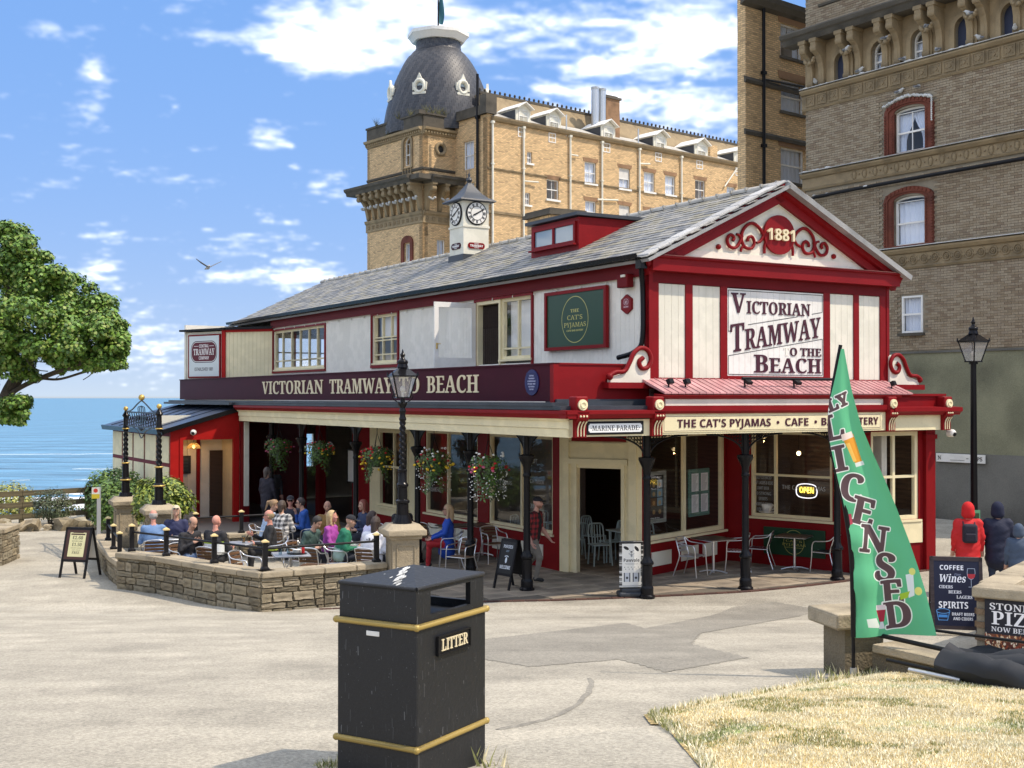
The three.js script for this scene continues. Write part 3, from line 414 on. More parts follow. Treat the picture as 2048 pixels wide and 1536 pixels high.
// --- ground floor shop front ---
{
  const shop = (A, Bp, holes, dado, mat, name) => { const r = run(A, Bp); part(tw, name, put([wallG(0, r.L, 0, 3.4, holes, .14)], r.m), mat); for (const d of dado) part(tw, 'dado_panel', put([Bx(d[0], d[1], d[2], d[3], 0, .02)], r.m), M.creamLight); return r; };
  // long side, x from far (b = 15) to near (b = 4.25)
  const X = (b) => 15 - b;
  let r = shop([2.6, 15], [2.6, 4.25], [[X(7.3), X(4.52), .78, 2.9], [X(10.6), X(7.83), .78, 2.9], [X(13.35), X(11.5), .75, 2.85]], [[X(7.1), X(6), .22, .52], [X(5.8), X(4.9), .22, .52], [X(10.4), X(9.4), .22, .52], [X(9.2), X(8.1), .22, .52]], M.red, 'shop_side_wall');
  windowIn(tw, r.m, X(7.3), X(4.52), .78, 2.9, { mull: [X(5.88)] }); windowIn(tw, r.m, X(10.6), X(7.83), .78, 2.9, { mull: [X(9.42)] });
  part(tw, 'cream_wall', put([wallG(X(14), X(10.95), .5, 3.36, [[X(13.35), X(11.5), .75, 2.85]], .03).translate(0, 0, .03)], r.m), M.cream);
  windowIn(tw, r.m, X(13.35), X(11.5), .75, 2.85, { rails: [1.85], mull: [X(12.4)], z: .05 }); 
  // door wall
  r = shop([2.6, 4.25], [3.56, 2.6], [[.42, 1.45, .02, 2.25]], [], M.cream, 'door_wall');
  part(tw, 'door_surround', put([Bx(.1, .24, 0, 3.34, 0, .05), Bx(.34, .42, 0, 2.33, 0, .04), Bx(1.45, 1.53, 0, 2.33, 0, .04), Bx(.24, 1.6, 2.33, 2.45, 0, .06), Bx(1.62, 1.8, 0, 3.34, 0, .05), Bx(.24, 1.62, 2.75, 2.8, 0, .035)], r.m), M.cream);
  part(tw, 'door_transom_panel', put([Bx(.3, 1.56, 2.82, 3.3, 0, .03)], r.m), M.red);
  // slanted window
  r = shop([3.56, 2.6], [6.85, 3.72], [[.1, 3.38, .74, 3.0]], [[.35, 1.1, .2, .5], [1.5, 2.2, .2, .5], [2.4, 3.0, .2, .5]], M.red, 'slanted_front_wall'); windowIn(tw, r.m, .1, 3.38, .74, 3.0, { mull: [1.72], fw: .1, bar: .05 });
  // window by the green panel
  r = shop([6.85, 3.72], [7.75, .8], [[.62, 2.62, 1.08, 3.0]], [], M.red, 'return_front_wall'); windowIn(tw, r.m, .62, 2.62, 1.08, 3.0, { mull: [1.22], rails: [2.02], bar: .03 });
  // right bay
  r = shop([7.75, .5], [9.75, .36], [[.25, 1.62, 1.12, 3.02]], [], M.red, 'bay_front_wall'); windowIn(tw, r.m, .25, 1.62, 1.12, 3.02, { mull: [.93], rails: [2.05], bar: .035, fw: .09 });
  part(tw, 'bay_panel', put([Bx(.25, 1.7, .62, 1.06, 0, .03)], r.m), M.cream); part(tw, 'bay_pier', put([Bx(1.75, 2.02, 0, 3.06, -.1, .09), Bx(1.72, 2.05, 2.85, 2.95, -.1, .12), Bx(-.12, .12, 0, 3.06, -.25, .07), Bx(-.15, .15, 2.85, 2.95, -.2, .1)], r.m), M.red);
  part(tw, 'bay_side_wall', [Bx(9.63, 9.75, 0, 3.4, -4, -.37)], M.red);
  // floor, inner back wall and piers of the dark hall
  part(tw, 'cafe_floor', [Bx(2.7, 9.2, -.02, .015, -24.8, -3.8)], M.interiorFloor); part(tw, 'inner_wall', [Bx(6.4, 6.55, 0, 3.4, -14.8, -9), Bx(3.0, 9.2, 0, 3.4, -15.05, -14.85)], M.interior);
  for (const g of [Bx(2.5, 2.72, 0, 3.4, -17.9, -17.6), Bx(2.55, 2.7, 0, 3.4, -15.2, -15.0), Bx(.1, .32, 0, 3.05, -17.95, -17.73)]) part(tw, 'hall_post', [g], M.redDeep);
  part(tw, 'added_dark_lining', [Bx(8.6, 8.66, 0, 3.4, -24.8, -1.2), Bx(7.9, 8.6, 0, 3.4, -1.5, -1.44), Bx(9.55, 9.6, 0, 3.4, -4, -.6), Bx(8.66, 9.55, 0, 3.4, -4.0, -3.95)], M.timber);  // unseen brown lining, added so the interior looks darker through the glass
  part(tw, 'hall_post_cream', [Bx(.14, .28, .5, 3.02, -17.72, -17.66)], M.creamLight);
  part(tw, 'hall_side_wall', [Bx(2.6, 2.72, 0, 3.4, -25, -19.2)], M.red);
  // annex with the blue metal roof
  const f = run([-1.98, 18], [.1, 18]);
  part(tw, 'annex_front_wall', put([wallG(0, 2.08, 0, 2.78, [[.37, 1.9, 0, 2.5]], .14), poly([[0, 2.78], [2.08, 2.78], [2.08, 3.34]], .14).translate(0, 0, -.14)], f.m), M.redBright);
  part(tw, 'annex_architrave', put([Bx(.27, .37, 0, 2.6, 0, .03), Bx(.37, 1.95, 2.5, 2.6, 0, .03)], f.m), M.redBright);
  const s = run([-1.98, 25.2], [-1.98, 18.02]);
  part(tw, 'annex_side_wall', put([Bx(0, s.L, 0, 2.74, -.12, 0)], s.m), M.redDeep);
  for (let i = 0; i < 5; i++) { const q = s.L / 5; for (const [y0, y1] of [[.2, 1.7], [1.82, 2.6]]) part(tw, 'annex_panel', put([Bx(i * q + .09, (i + 1) * q - .09, y0, y1, 0, .02)], s.m), M.cream); }
  const rf = new THREE.Matrix4().makeTranslation(-2.18, 2.76, -18).multiply(new THREE.Matrix4().makeRotationZ(Math.atan2(.66, 2.3)));
  part(tw, 'annex_roof', [Bx(-.05, 2.5, 0, .06, -7.5, .14), ...[1, 2, 3, 4, 5, 6].map((k) => Bx(0, 2.45, .06, .085, -k * 1.08 - .01, -k * 1.08 + .01))].map((g) => g.applyMatrix4(rf)), M.blueRoof);
  part(tw, 'annex_edge', [Bx(-.08, 2.45, -.06, .075, .145, .2), Bx(-.12, -.06, -.07, .08, -7.5, .2)].map((g) => g.applyMatrix4(rf)), M.blackGloss);
  part(tw, 'annex_inner_wall', [Bx(-1.9, .2, 0, 3.2, -19.8, -19.7), Bx(-1.0, -.92, 0, 2.6, -19.7, -19.65)], M.creamLight);
  part(tw, 'annex_post', [Bx(-.72, -.62, 0, 2.6, -19.69, -19.6)], M.red); part(tw, 'annex_inner_door', [Bx(-.3, .1, 0, 2.1, -19.69, -19.62)], M.timberDark);
  part(tw, 'annex_partition', [Bx(.1, .2, 0, 3.3, -25, -18.15)], M.cream); part(tw, 'annex_floor', [Bx(-1.9, 2.6, -.02, .012, -25, -15.1)], M.interior);
}
// ---------- ground, road, terrace, sea ----------
const slope = (d) => { const t = 22 - d; return .119 * (t > 2 ? t - 1 : t < 0 ? 0 : t * t / 4); };
const cliff = (x, d) => { const e = 41 + .35 * Math.max(-40, x + 9); return x < 4 ? Math.min(0, -(d - e) * .8) * sstep(4, -4, x) : 0; };
const groundY = (x, z) => slope(-z) + cliff(x, -z);
{
  const asph = tex(1024, (u, v) => { const s = hash2(u * 1024, v * 1024), n = fbm(u * 6, v * 6, 5, 6), m = fbm(u * 160, v * 160, 2, 160), k = .70 + .16 * (n - .5) + .20 * (s - .5) + .22 * (m - .5); return [k * 1.0, k * .972, k * .905]; }, true, .36);
  const asphB = tex(512, (u, v) => .5 * hash2(u * 512, v * 512) + .5 * fbm(u * 128, v * 128, 2, 128), false, .8);
  std('asphalt', C(.86, .84, .79), .92, { map: asph, bumpMap: asphB, bumpScale: .004 }); std('asphaltDark', C(.55, .54, .515), .92, { map: asph, bumpMap: asphB, bumpScale: .004 }); std('asphaltWorn', C(.76, .745, .70), .92, { map: asph, bumpMap: asphB, bumpScale: .004 });
  const sheet = (x0, x1, z0, z1, nx, nz, f) => { const g = new THREE.PlaneGeometry(x1 - x0, z1 - z0, nx, nz).rotateX(-Math.PI / 2).translate((x0 + x1) / 2, 0, (z0 + z1) / 2); const p = g.attributes.position; for (let i = 0; i < p.count; i++) p.setY(i, f(p.getX(i), p.getZ(i))); g.computeVertexNormals(); return g; };
  structure('ground', [sheet(-160, 160, -150, 50, 160, 200, (x, z) => Math.max(-34, groundY(x, z)))], M.asphalt);
  { // the worn top coat near the viewer, in patches of slightly different tone
    const g = sheet(-15, 15, -33, -3, 150, 150, (x, z) => groundY(x, z) + .005), p = g.attributes.position, c = new Float32Array(p.count * 3); for (let i = 0; i < p.count; i++) { const x = p.getX(i), z = p.getZ(i), k = .93 + .22 * (fbm(x * .35 + 3, z * .5, 4) - .5) + .16 * (fbm(x * 1.6, z * 2.2 + 9, 4) - .5) - .10 * sstep(.64, .72, fbm(x * .9 + 20, z * .9, 4)); c.set([k, k * .995, k * .985], i * 3); } g.setAttribute('color', new THREE.BufferAttribute(c, 3));
    M.asphaltTop = M.asphalt.clone(); M.asphaltTop.vertexColors = true; structure('road_surface', [g], M.asphaltTop);
  }
  const lay = (name, pts, lift, mat) => {           // a patch of surfacing that follows the ground
    const s = new THREE.Shape(pts.map((p) => new THREE.Vector2(p[0], -p[1]))), inside = (x, y) => { let c = false; for (let i = 0, j = pts.length - 1; i < pts.length; j = i++) { const [xi, zi] = pts[i], [xj, zj] = pts[j]; if ((-zi > y) !== (-zj > y) && x < (xj - xi) * (y + zi) / (-zj + zi) + xi) c = !c; } return c; }; void s;
    const xs = pts.map((p) => p[0]), zs = pts.map((p) => -p[1]), st = .05, pos = []; const x0 = Math.min(...xs), x1 = Math.max(...xs), y0 = Math.min(...zs), y1 = Math.max(...zs);
    for (let x = x0; x < x1; x += st) for (let y = y0; y < y1; y += st) { if (!inside(x + st / 2, y + st / 2)) continue; const q = (a, b) => [a, groundY(a, -b) + lift, -b]; pos.push(...q(x, y), ...q(x + st, y), ...q(x + st, y + st), ...q(x, y), ...q(x + st, y + st), ...q(x, y + st)); }
    const g = new THREE.BufferGeometry(); g.setAttribute('position', new THREE.Float32BufferAttribute(pos, 3)); g.computeVertexNormals(); return structure(name, [g], mat);
  };
  lay('road_patch', [[-.36, -15.49], [1.75, -18.59], [1.91, -17.44], [3.95, -21.64], [4.82, -22.2], [5.44, -21.34], [2.56, -16.49], [2.19, -14.78], [2.54, -13.03], [1.47, -11.58], [1.14, -12.83], [.18, -12.08], [-.66, -13.43]], .009, M.asphaltDark);
  lay('road_patch', [[-1.2, -6.9], [-.18, -7.32], [.34, -7.77], [.88, -8.08], [1.0, -7.5], [1.1, -6.5], [1.0, -4], [-1.2, -4]], .009, M.asphaltWorn);
  seed(3); for (const [a, b, c] of [[[-.1, -8.05], [.62, -8.7], [.71, -11.08]]]) { const pts = []; for (let i = 0; i <= 16; i++) { const t = i / 16, x = mixN(mixN(a[0], b[0], t), mixN(b[0], c[0], t), t) + rr(-.015, .015), z = mixN(mixN(a[1], b[1], t), mixN(b[1], c[1], t), t); pts.push([x, groundY(x, z) + .006, z]); } { const tg = [], cr = new THREE.CatmullRomCurve3(pts.map((q) => V3(...q))); for (let i = 0; i < 60; i++) { const A = cr.getPointAt(i / 60), D = cr.getPointAt((i + 1) / 60), w = (u) => .018 + .014 * vnoise(u * .4, 2), e = [w(i), w(i + 1)], n = V3(D.z - A.z, 0, A.x - D.x).normalize(), P = (q, s) => [q.x + n.x * s, groundY(q.x, q.z) + .0085, q.z + n.z * s]; tg.push(...P(A, -e[0]), ...P(D, -e[1]), ...P(D, e[1]), ...P(A, -e[0]), ...P(D, e[1]), ...P(A, e[0])); } const g = new THREE.BufferGeometry(); g.setAttribute('position', new THREE.Float32BufferAttribute(tg, 3)); g.computeVertexNormals(); structure('road_crack', [g], M.asphaltDark); } }
  // paving slabs of the terrace, laid square to the building
  const kerb = [[-3.4, -21.35], [-1.9, -21.75], [-.49, -22.19], [.7, -22.34], [2.11, -22.64], [3.57, -23.04], [4.59, -23.39], [5.7, -23.99], [6.65, -24.59], [7.79, -25.4], [9.1, -26.3]];
  const kz = (x) => { for (let i = 0; i < kerb.length - 1; i++) if (x >= kerb[i][0] && x <= kerb[i + 1][0]) return mixN(kerb[i][1], kerb[i + 1][1], (x - kerb[i][0]) / (kerb[i + 1][0] - kerb[i][0])); return x < kerb[0][0] ? -21.3 : -27; };
  std('jointSand', C(.16, .135, .10), .95, { map: coarseT }); const pav = lay('terrace_paving', [...kerb.map(([x, z]) => [x, z - .05]), [9.1, -29], [4, -33], [-2.2, -33], [-2.2, -22]], .0085, M.jointSand);
  M.slabs = [[.46, .375, .27], [.39, .32, .235], [.52, .43, .31], [.43, .36, .27], [.35, .29, .215]].map((c, i) => std('slab' + i, C(...c), .85, { map: coarseT, bumpMap: coarseB, bumpScale: .004 }));
  seed(9); let k = 0;
  for (let row = 0; row < 13; row++) { const sh = rr(0, .5); for (let a = -2.2 + sh; a < 9.6;) { const w = rr(.5, .95), p = inTw(a + w / 2, .05 + row * .52), ok = [[a, .05 + row * .52 - .26], [a + w, .05 + row * .52 - .26], [a, .05 + row * .52 + .26]].every(([q, b]) => { const v = inTw(q, b); return v[2] < kz(v[0]) - .1 && v[0] > -2.2; });
    if (ok && p[0] < 9) { const g = RB(w - .02, .05, .5, .006); const m = shade(new THREE.Mesh(boxUV(clean(g)), M.slabs[k++ % 5])); m.name = 'paving_slab'; m.position.set(p[0], -.005 + rr(-.002, .003), p[2]); m.rotation.y = TT; pav.add(m); } a += w; } }
  // brick edging
  M.edge0 = std('edge0', C(.17, .075, .05), .9, { map: coarseT }); M.edge1 = std('edge1', C(.13, .06, .045), .9, { map: coarseT }); M.edge2 = std('edge2', C(.20, .09, .06), .9, { map: coarseT });
  const cv = new THREE.CatmullRomCurve3(kerb.map((p) => V3(p[0], .0, p[1]))), eg = structure('brick_edging', [B(.02, .01, .02, 9.15, .0, -26.4)], M.redBrick), len = cv.getLength(), n = Math.floor(len / .235), bg = boxUV(clean(RB(.225, .05, .11, .008)));
  for (let i = 0; i < n; i++) { const p = cv.getPointAt((i + .5) / n), t = cv.getTangentAt((i + .5) / n), m = shade(new THREE.Mesh(bg, [M.edge0, M.edge1, M.edge2][i % 3])); m.name = 'edging_brick'; m.position.set(p.x, .004, p.z); m.rotation.y = Math.atan2(-t.z, t.x); eg.add(m); }
  // sea
  const seaT = tex(1024, (u, v) => { const n = fbm(u * 4, v * 18, 5, 4), s = fbm(u * 16, v * 120, 4, 16), c = sstep(.80, .9, fbm(u * 90, v * 200, 2, 90)); const k = .82 + .5 * (n - .5) + .4 * (s - .5); return [k * .80 + c * .25, k * .97 + c * .1, k * 1.0 + c * .06]; });
  std('sea', C(.25, .385, .53), .4, { map: again(seaT, 1 / 260, 1 / 260), bumpMap: again(tex(512, (u, v) => fbm(u * 10, v * 40, 5, 10), false), 1 / 40, 1 / 40), bumpScale: .6 });
  structure('sea', [B(90000, .1, 60000, 0, -32, -30060)], M.sea); std('foam', C(.86, .88, .9), .9, { map: coarseT }); std('foamThin', C(.42, .56, .66), .8, { map: coarseT });
  seed(17); const wave = (d, x0, x1, w, hgt, mat, thr) => { const pos = [], st = 1.2; for (let x = x0; x < x1; x += st) { const f = (q) => { const m = fbm(q * .035 + d, d * .3, 4), b = sstep(thr, thr + .18, fbm(q * .02 + d * 2, 3.3, 4)); return [-d + (m - .5) * 26, b * w * (.5 + fbm(q * .3, d, 3))]; }; const [za, wa] = f(x), [zb, wb] = f(x + st); if (wa + wb < .1) continue; const y = -31.93; pos.push(x, y, za + wa, x + st, y, zb + wb, x + st, y + hgt, zb, x, y, za + wa, x + st, y + hgt, zb, x, y + hgt, za, x, y + hgt, za, x + st, y + hgt, zb, x + st, y, zb - wb * .8, x, y + hgt, za, x + st, y, zb - wb * .8, x, y, za - wa * .8); } const g = new THREE.BufferGeometry(); g.setAttribute('position', new THREE.Float32BufferAttribute(pos, 3)); g.computeVertexNormals(); const m = structure('breaking_wave', [g], mat); void m; };
  wave(455, -230, -60, 7, .8, M.foam, .38); wave(428, -230, -60, 9, .5, M.foam, .36); wave(404, -230, -60, 12, .3, M.foam, .33); wave(388, -230, -60, 14, .2, M.foam, .3); wave(520, -260, -70, 3, .5, M.foamThin, .5); wave(600, -300, -80, 3, .4, M.foamThin, .5); wave(760, -380, -100, 4, .4, M.foamThin, .52);
}
// ---------- the brick hotel ----------
const hotelWin = (parent, m, x0, x1, y0, y1, o = {}) => {  // sash window with curtains; every window its own part
  const { arch = 0, fm = M.white, curtain = true, bars = true, z = -.12, drape = 0 } = o, cx = (x0 + x1) / 2, ym = (y0 + y1) / 2 + (o.mid || 0), f = .06;
  const g = [Bx(x0, x0 + f, y0, y1, z - .08, z), Bx(x1 - f, x1, y0, y1, z - .08, z), Bx(x0 + f, x1 - f, y0, y0 + f, z - .08, z), Bx(x0 + f, x1 - f, ym - .03, ym + .03, z - .075, z - .01)];
  if (arch) { const s = new THREE.Shape(); archPath(x0, x1, y1, y1, arch, THREE.Shape); const out = archPath(x0, x1, y1 - .03, y1, arch, THREE.Shape), inn = archPath(x0 + f, x1 - f, y1 - .01, y1, Math.max(.02, arch - f), THREE.Path); out.holes.push(inn); void s; g.push(shapeG(out, .08).translate(0, 0, z - .08)); } else g.push(Bx(x0 + f, x1 - f, y1 - f, y1, z - .08, z));
  if (bars) g.push(Bx(cx - .013, cx + .013, ym + .03, y1 - (arch ? 0 : f), z - .06, z - .02), Bx(cx - .013, cx + .013, y0 + f, ym - .03, z - .06, z - .02));
  const w = part(parent, 'window', put(g, m), fm);
  part(w, 'pane', put([new THREE.PlaneGeometry(x1 - x0 - .08, ym - y0 - .08).translate(cx, (y0 + ym) / 2, z - .04)], m), glass);
  if (arch) { const s = archPath(x0 + f, x1 - f, ym, y1, Math.max(.02, arch - f), THREE.Shape); part(w, 'pane', put([new THREE.ShapeGeometry(s).translate(0, 0, z - .03)], m), glass); } else part(w, 'pane', put([new THREE.PlaneGeometry(x1 - x0 - .08, y1 - ym - .08).translate(cx, (y1 + ym) / 2, z - .03)], m), glass);
  if (curtain) { const fold = (u0, u1, pinch) => { const n = 36, pos = []; const pt = (i, j) => { const u = i / n, v = j / 10, yy = mixN(y0 + .05, y1 - .03, v), k = pinch ? 1 - pinch * sstep(.95, .25, v) * .75 : 1; const xx = pinch > 0 && u0 > cx - .01 ? u1 - (u1 - mixN(u0, u1, u)) * k : mixN(u0, u0 + (u1 - u0) * k, u); return [xx, yy, z - .16 + .025 * Math.sin(u * 34 + v * 1.2) * (.5 + .5 * v) + .012 * Math.sin(u * 71)]; };
      const idx = []; for (let j = 0; j <= 10; j++) for (let i = 0; i <= n; i++) pos.push(...pt(i, j)); for (let j = 0; j < 10; j++) for (let i = 0; i < n; i++) { const a = j * (n + 1) + i; idx.push(a, a + 1, a + n + 2, a, a + n + 2, a + n + 1); } const q = new THREE.BufferGeometry(); q.setAttribute('position', new THREE.Float32BufferAttribute(pos, 3)); q.setIndex(idx); q.computeVertexNormals(); return q; };
    part(w, 'curtain', put(drape ? [fold(x0 + .03, cx, drape), fold(cx, x1 - .03, drape)] : [fold(x0 + .03, x1 - .03, 0)], m), M.net); }
  const Y1 = y1 + arch + .05; part(w, 'room', put([Bx(x0 - .05, x1 + .05, y0 - .05, Y1, z - 1.6, z - 1.55), Bx(x0 - .1, x0 - .05, y0 - .05, Y1, z - 1.55, z - .45), Bx(x1 + .05, x1 + .1, y0 - .05, Y1, z - 1.55, z - .45), Bx(x0 - .05, x1 + .05, Y1, Y1 + .05, z - 1.55, z - .45), Bx(x0 - .05, x1 + .05, y0 - .1, y0 - .05, z - 1.55, z - .45)], m), M.roomWall);
  return w;
};
std('blueBrick', C(.035, .045, .085), .8, { map: coarseT }); std('render', C(.29, .285, .18), .9, { map: again(coarseT, .22), bumpMap: coarseB, bumpScale: .006 }); std('renderDark', C(.20, .195, .17), .9, { map: again(coarseT, .2) });
std('guano', C(.78, .78, .74), .9, { map: coarseT }); std('redBrickPale', C(.36, .21, .11), .9, { map: coarseT }); std('verdigris', C(.16, .25, .22), .8, { map: coarseT }); std('tealFlag', C(.02, .10, .13), .8); std('skyGlass', C(.35, .42, .46), .1); std('weed', C(.16, .15, .06), .9);
M.slateDome = [[.075, .08, .095], [.095, .10, .115], [.06, .065, .08], [.115, .115, .125]].map((c, i) => std('domeSlate' + i, C(...c), .5, { map: coarseT }));
const nestG = merge([0, 1, 2, 3, 4, 5].map((k) => new THREE.SphereGeometry(.07 + .02 * (k % 2), 6, 5).scale(1.3, .8, 1).translate((k - 2.5) * .08, .06 * Math.abs(k - 2.5) - .05, .03 * (k % 3))));
std('net', C(.66, .72, .82), .95); std('blind', C(.62, .6, .55), .9);
// near wing: x along the wall from its far corner towards the camera, z outward
{
  const hw = thing('hotel_wing', 'near wing of the buff brick hotel behind the burgundy gable, with corbelled balcony cornice', 'building', [10.174, 0, -41.8], -54.6 * Math.PI / 180);
  const I = new THREE.Matrix4(), XE = 14;
  const arches = [[1.3, 1.92, 0], [2.8, 3.42, 1], [4.34, 4.96, 1], [5.92, 6.54, 0], [7.48, 8.1, 0], [9.0, 9.62, 1]];
  const rects = [[3.63, 4.8, 8.6, 10.02, .14], [3.66, 4.82, 11.57, 12.86, .12], [3.94, 4.71, 5.8, 6.97, 0], [11, 12.1, 8.6, 10.1, .1], [11, 12.1, 11.5, 12.9, .1]];
  const holes = [...rects.map((r) => archPath(r[0], r[1], r[2], r[3], Math.max(.002, r[4]))), ...arches.map((a) => archPath(a[0], a[1], 14.42, 15.02, .33))];
  part(hw, 'wall_core', [wallG(0, XE, 5.2, 30, holes, .5).translate(0, 0, -.014), Bx(0.0, .5, 0, 30, -12, -.52), Bx(.5, XE, 0, 30, -12, -2.2)], M.mortar);
  // bricks: each course laid in stretchers; courses above the cornice stay in the same bond
  seed(21); const mt = [], bl = .228, bh = .078;
  const zones = [[5.24, 7.84], [8.54, 10.8], [11.48, 13.66], [16.4, 20.6]];
  const inHole = (x0, x1, y) => rects.some((r) => x1 > r[0] - .42 * (r[0] !== 3.94) - (r[0] === 3.94 ? .06 : 0) && x0 < r[1] + (r[0] === 3.94 ? .06 : .26) && y > r[2] - .05 && y < r[3] + r[4] + .34 * (r[0] !== 3.94) + .04);
  for (const [ya, yb] of zones) { let j = 0; for (let y = ya + bh / 2; y < yb; y += bh, j++) for (let x = .115 + (j % 2) * .114; x < XE; x += bl) { if (inHole(x - .11, x + .11, y)) continue; mt.push(mat4(x + rr(-.002, .002), y, rr(-.004, .003), rr(-.006, .006), 0, rr(-.006, .006))); } }
  for (let i = mt.length - 1; i > 0; i--) { const j = Math.floor(rnd() * (i + 1)); [mt[i], mt[j]] = [mt[j], mt[i]]; }
  pieces(hw, 'brick', new THREE.BoxGeometry(bl - .012, bh - .013, .03), M.bricks, mt, 'bricks');
  // side return (corner) in the same brick, seen at a low angle
  // carved bands
  const band = (y0, y1, name) => { part(hw, name, [moulding([[0, y0 - .1], [.05, y0 - .1], [.09, y0 - .03], [.05, y0], [.05, y1], [.12, y1 + .03], [.2, y1 + .12], [.2, y1 + .17], [0, y1 + .2]], -.12, XE)], M.trim); };
  band(13.74, 14.16, 'frieze_band'); band(10.98, 11.28, 'carved_band'); band(7.92, 8.3, 'rosette_band');
  for (let i = 0; i < 24; i++) { const x = .25 + i * .5; part(hw, 'frieze_panel', [Bx(x - .17, x + .17, 13.78, 14.12, .05, .065), Bx(x - .2, x + .2, 14.1, 14.13, .05, .085), Bx(x - .2, x + .2, 13.77, 13.8, .05, .085), Bx(x - .2, x - .17, 13.8, 14.1, .05, .085), Bx(x + .17, x + .2, 13.8, 14.1, .05, .085), B(.1, .1, .03, x, 13.95, .075, 0, 0, Math.PI / 4), ...[-1, 1].flatMap((s) => [SP(.022, x + s * .1, 13.87, .07, 6), SP(.022, x + s * .1, 14.03, .07, 6)])], M.trim); }
  for (let i = 0; i < 26; i++) { const x = 2.1 + i * .42; part(hw, 'carved_leaf', [new THREE.SphereGeometry(.1, 8, 6).scale(.8, 1.25, .3).translate(x, 11.13, .05), new THREE.TorusGeometry(.12, .018, 5, 12).scale(.7, 1.15, 1).translate(x, 11.13, .06), SP(.03, x + .21, 11.13, .06, 6)], M.trim); }
  for (let i = 0; i < 26; i++) { const x = 3.2 + i * .4; part(hw, 'rosette', [new THREE.TorusGeometry(.135, .025, 6, 16).translate(x, 8.11, .06), new THREE.TorusGeometry(.06, .022, 6, 12).translate(x, 8.11, .07), SP(.035, x, 8.11, .07, 6), B(.09, .09, .03, x + .2, 8.11, .06, 0, 0, Math.PI / 4)], M.trim); }
  part(hw, 'ledge_flashing', [Bx(-.1, XE, 8.505, 8.53, .0, .26), Bx(-.1, XE, 11.485, 11.51, 0, .26), Bx(-.1, XE, 14.365, 14.385, 0, .24)], M.whiteLead);
  // red brick window surrounds
  for (const [x0, x1, y0, y1, ar] of rects.slice(0, 2).concat(rects.slice(3))) {
    const ring = (e, w, zz) => { const o = archPath(x0 - e - w, x1 + e + w, y0 - .03, y1 + .06, ar + .16 + w * .4, THREE.Shape), i = archPath(x0 - e, x1 + e, y0, y1 + .02, ar + .05 + e * .3, THREE.Path); o.holes.push(i); return shapeG(o, zz + .1).translate(0, 0, -.1); };
    part(hw, 'window_surround', [ring(.0, .2, .03), ring(.2, .14, .07)], M.redBrick);
    const dn = []; for (let y = y0 + .06; y < y1; y += .09) dn.push(B(.07, .05, .05, x0 - .3, y, .08), B(.07, .05, .05, x1 + .3, y, .08), B(.06, .05, .05, x0 - .06, y, .035), B(.06, .05, .05, x1 + .06, y, .035)); for (let i = 0; i < 12; i++) { const u = i / 11, xx = mixN(x0 - .22, x1 + .22, u); dn.push(B(.05, .09, .05, xx, y1 + .18 + (ar + .06) * Math.sin(Math.PI * u), .08)); } part(hw, 'dog_tooth', dn, M.redBrick);
  }
  hotelWin(hw, I, 3.63, 4.8, 8.6, 10.02, { arch: .14, bars: false }); hotelWin(hw, I, 3.66, 4.82, 11.57, 12.86, { arch: .12, bars: true, drape: .75 }); hotelWin(hw, I, 3.94, 4.71, 5.8, 6.97, { bars: false, z: .02 });
  hotelWin(hw, I, 11, 12.1, 8.6, 10.1, { arch: .1 }); hotelWin(hw, I, 11, 12.1, 11.5, 12.9, { arch: .1 });
  part(hw, 'small_window_sill', [Bx(3.84, 4.8, 5.7, 5.78, -.02, .14)], M.trimDark);
  for (const [x0, x1, open] of arches) { if (open) hotelWin(hw, I, x0, x1, 14.42, 15.02, { arch: .33, fm: M.white, z: -.14 }); else part(hw, 'bricked_window', [shapeG(archPath(x0 - .02, x1 + .02, 14.4, 15.02, .34, THREE.Shape), .1).translate(0, 0, -.22)], M.blueBrick);
    const ringO = archPath(x0 - .16, x1 + .16, 14.37, 15.02, .46, THREE.Shape); ringO.holes.push(archPath(x0, x1, 14.39, 15.02, .33, THREE.Path)); part(hw, 'arch_surround', [shapeG(ringO, .09).translate(0, 0, -.01)], M.trim);
    part(hw, 'roundel', [new THREE.TorusGeometry(.1, .025, 5, 14).translate((x0 + x1) / 2 + .55, 15.5, .02), SP(.05, (x0 + x1) / 2 + .55, 15.5, .02, 8)], M.trim); }
  part(hw, 'corbel_wall', [wallG(0, XE, 14.38, 16.0, arches.map((a) => archPath(a[0] - .1, a[1] + .1, 14.39, 15.02, .4)), .05).translate(0, 0, .012)], M.trim);
  // paired consoles carrying the cornice
  const cons = (w) => { const s = new THREE.Shape(); [[0, 0], [.16, 0], [.2, .12], [.2, .5], [.3, .75], [.5, .98], [.72, 1.06], [.86, 1.2], [.9, 1.32], [.9, 1.46], [0, 1.46]].forEach((p, i) => (i ? s.lineTo(...p) : s.moveTo(...p))); return [shapeG(s, w, .012).rotateY(-Math.PI / 2).translate(w / 2, 0, 0), new THREE.CylinderGeometry(.13, .13, w + .05, 12).rotateZ(Math.PI / 2).translate(0, 1.2, .78), new THREE.CylinderGeometry(.09, .09, w + .05, 10).rotateZ(Math.PI / 2).translate(0, .1, .16), B(w + .1, .12, .96, 0, 1.46, .47), B(w * .3, .5, .05, 0, .35, .2)]; };
  const conG = merge(cons(.2));
  for (let i = 0; i < 8; i++) for (const dx of [-.24, .24]) { const x = .55 + i * 1.545 + dx, m = shade(new THREE.Mesh(conG, M.trim)); m.name = 'console'; m.position.set(x, 14.4, .02); m.scale.z = .6; hw.add(m); }
  const sw = []; for (let i = 0; i < 8; i++) { const x = .55 + i * 1.545; for (let k = 0; k < 9; k++) { const t = k / 8 * 2 - 1; sw.push(SP(.06 + .02 * (k % 2), x + t * .22, 15.1 + .16 * t * t, .42 + .03 * (k % 3), 6)); } part(hw, 'swag', sw.splice(0), M.trim); }
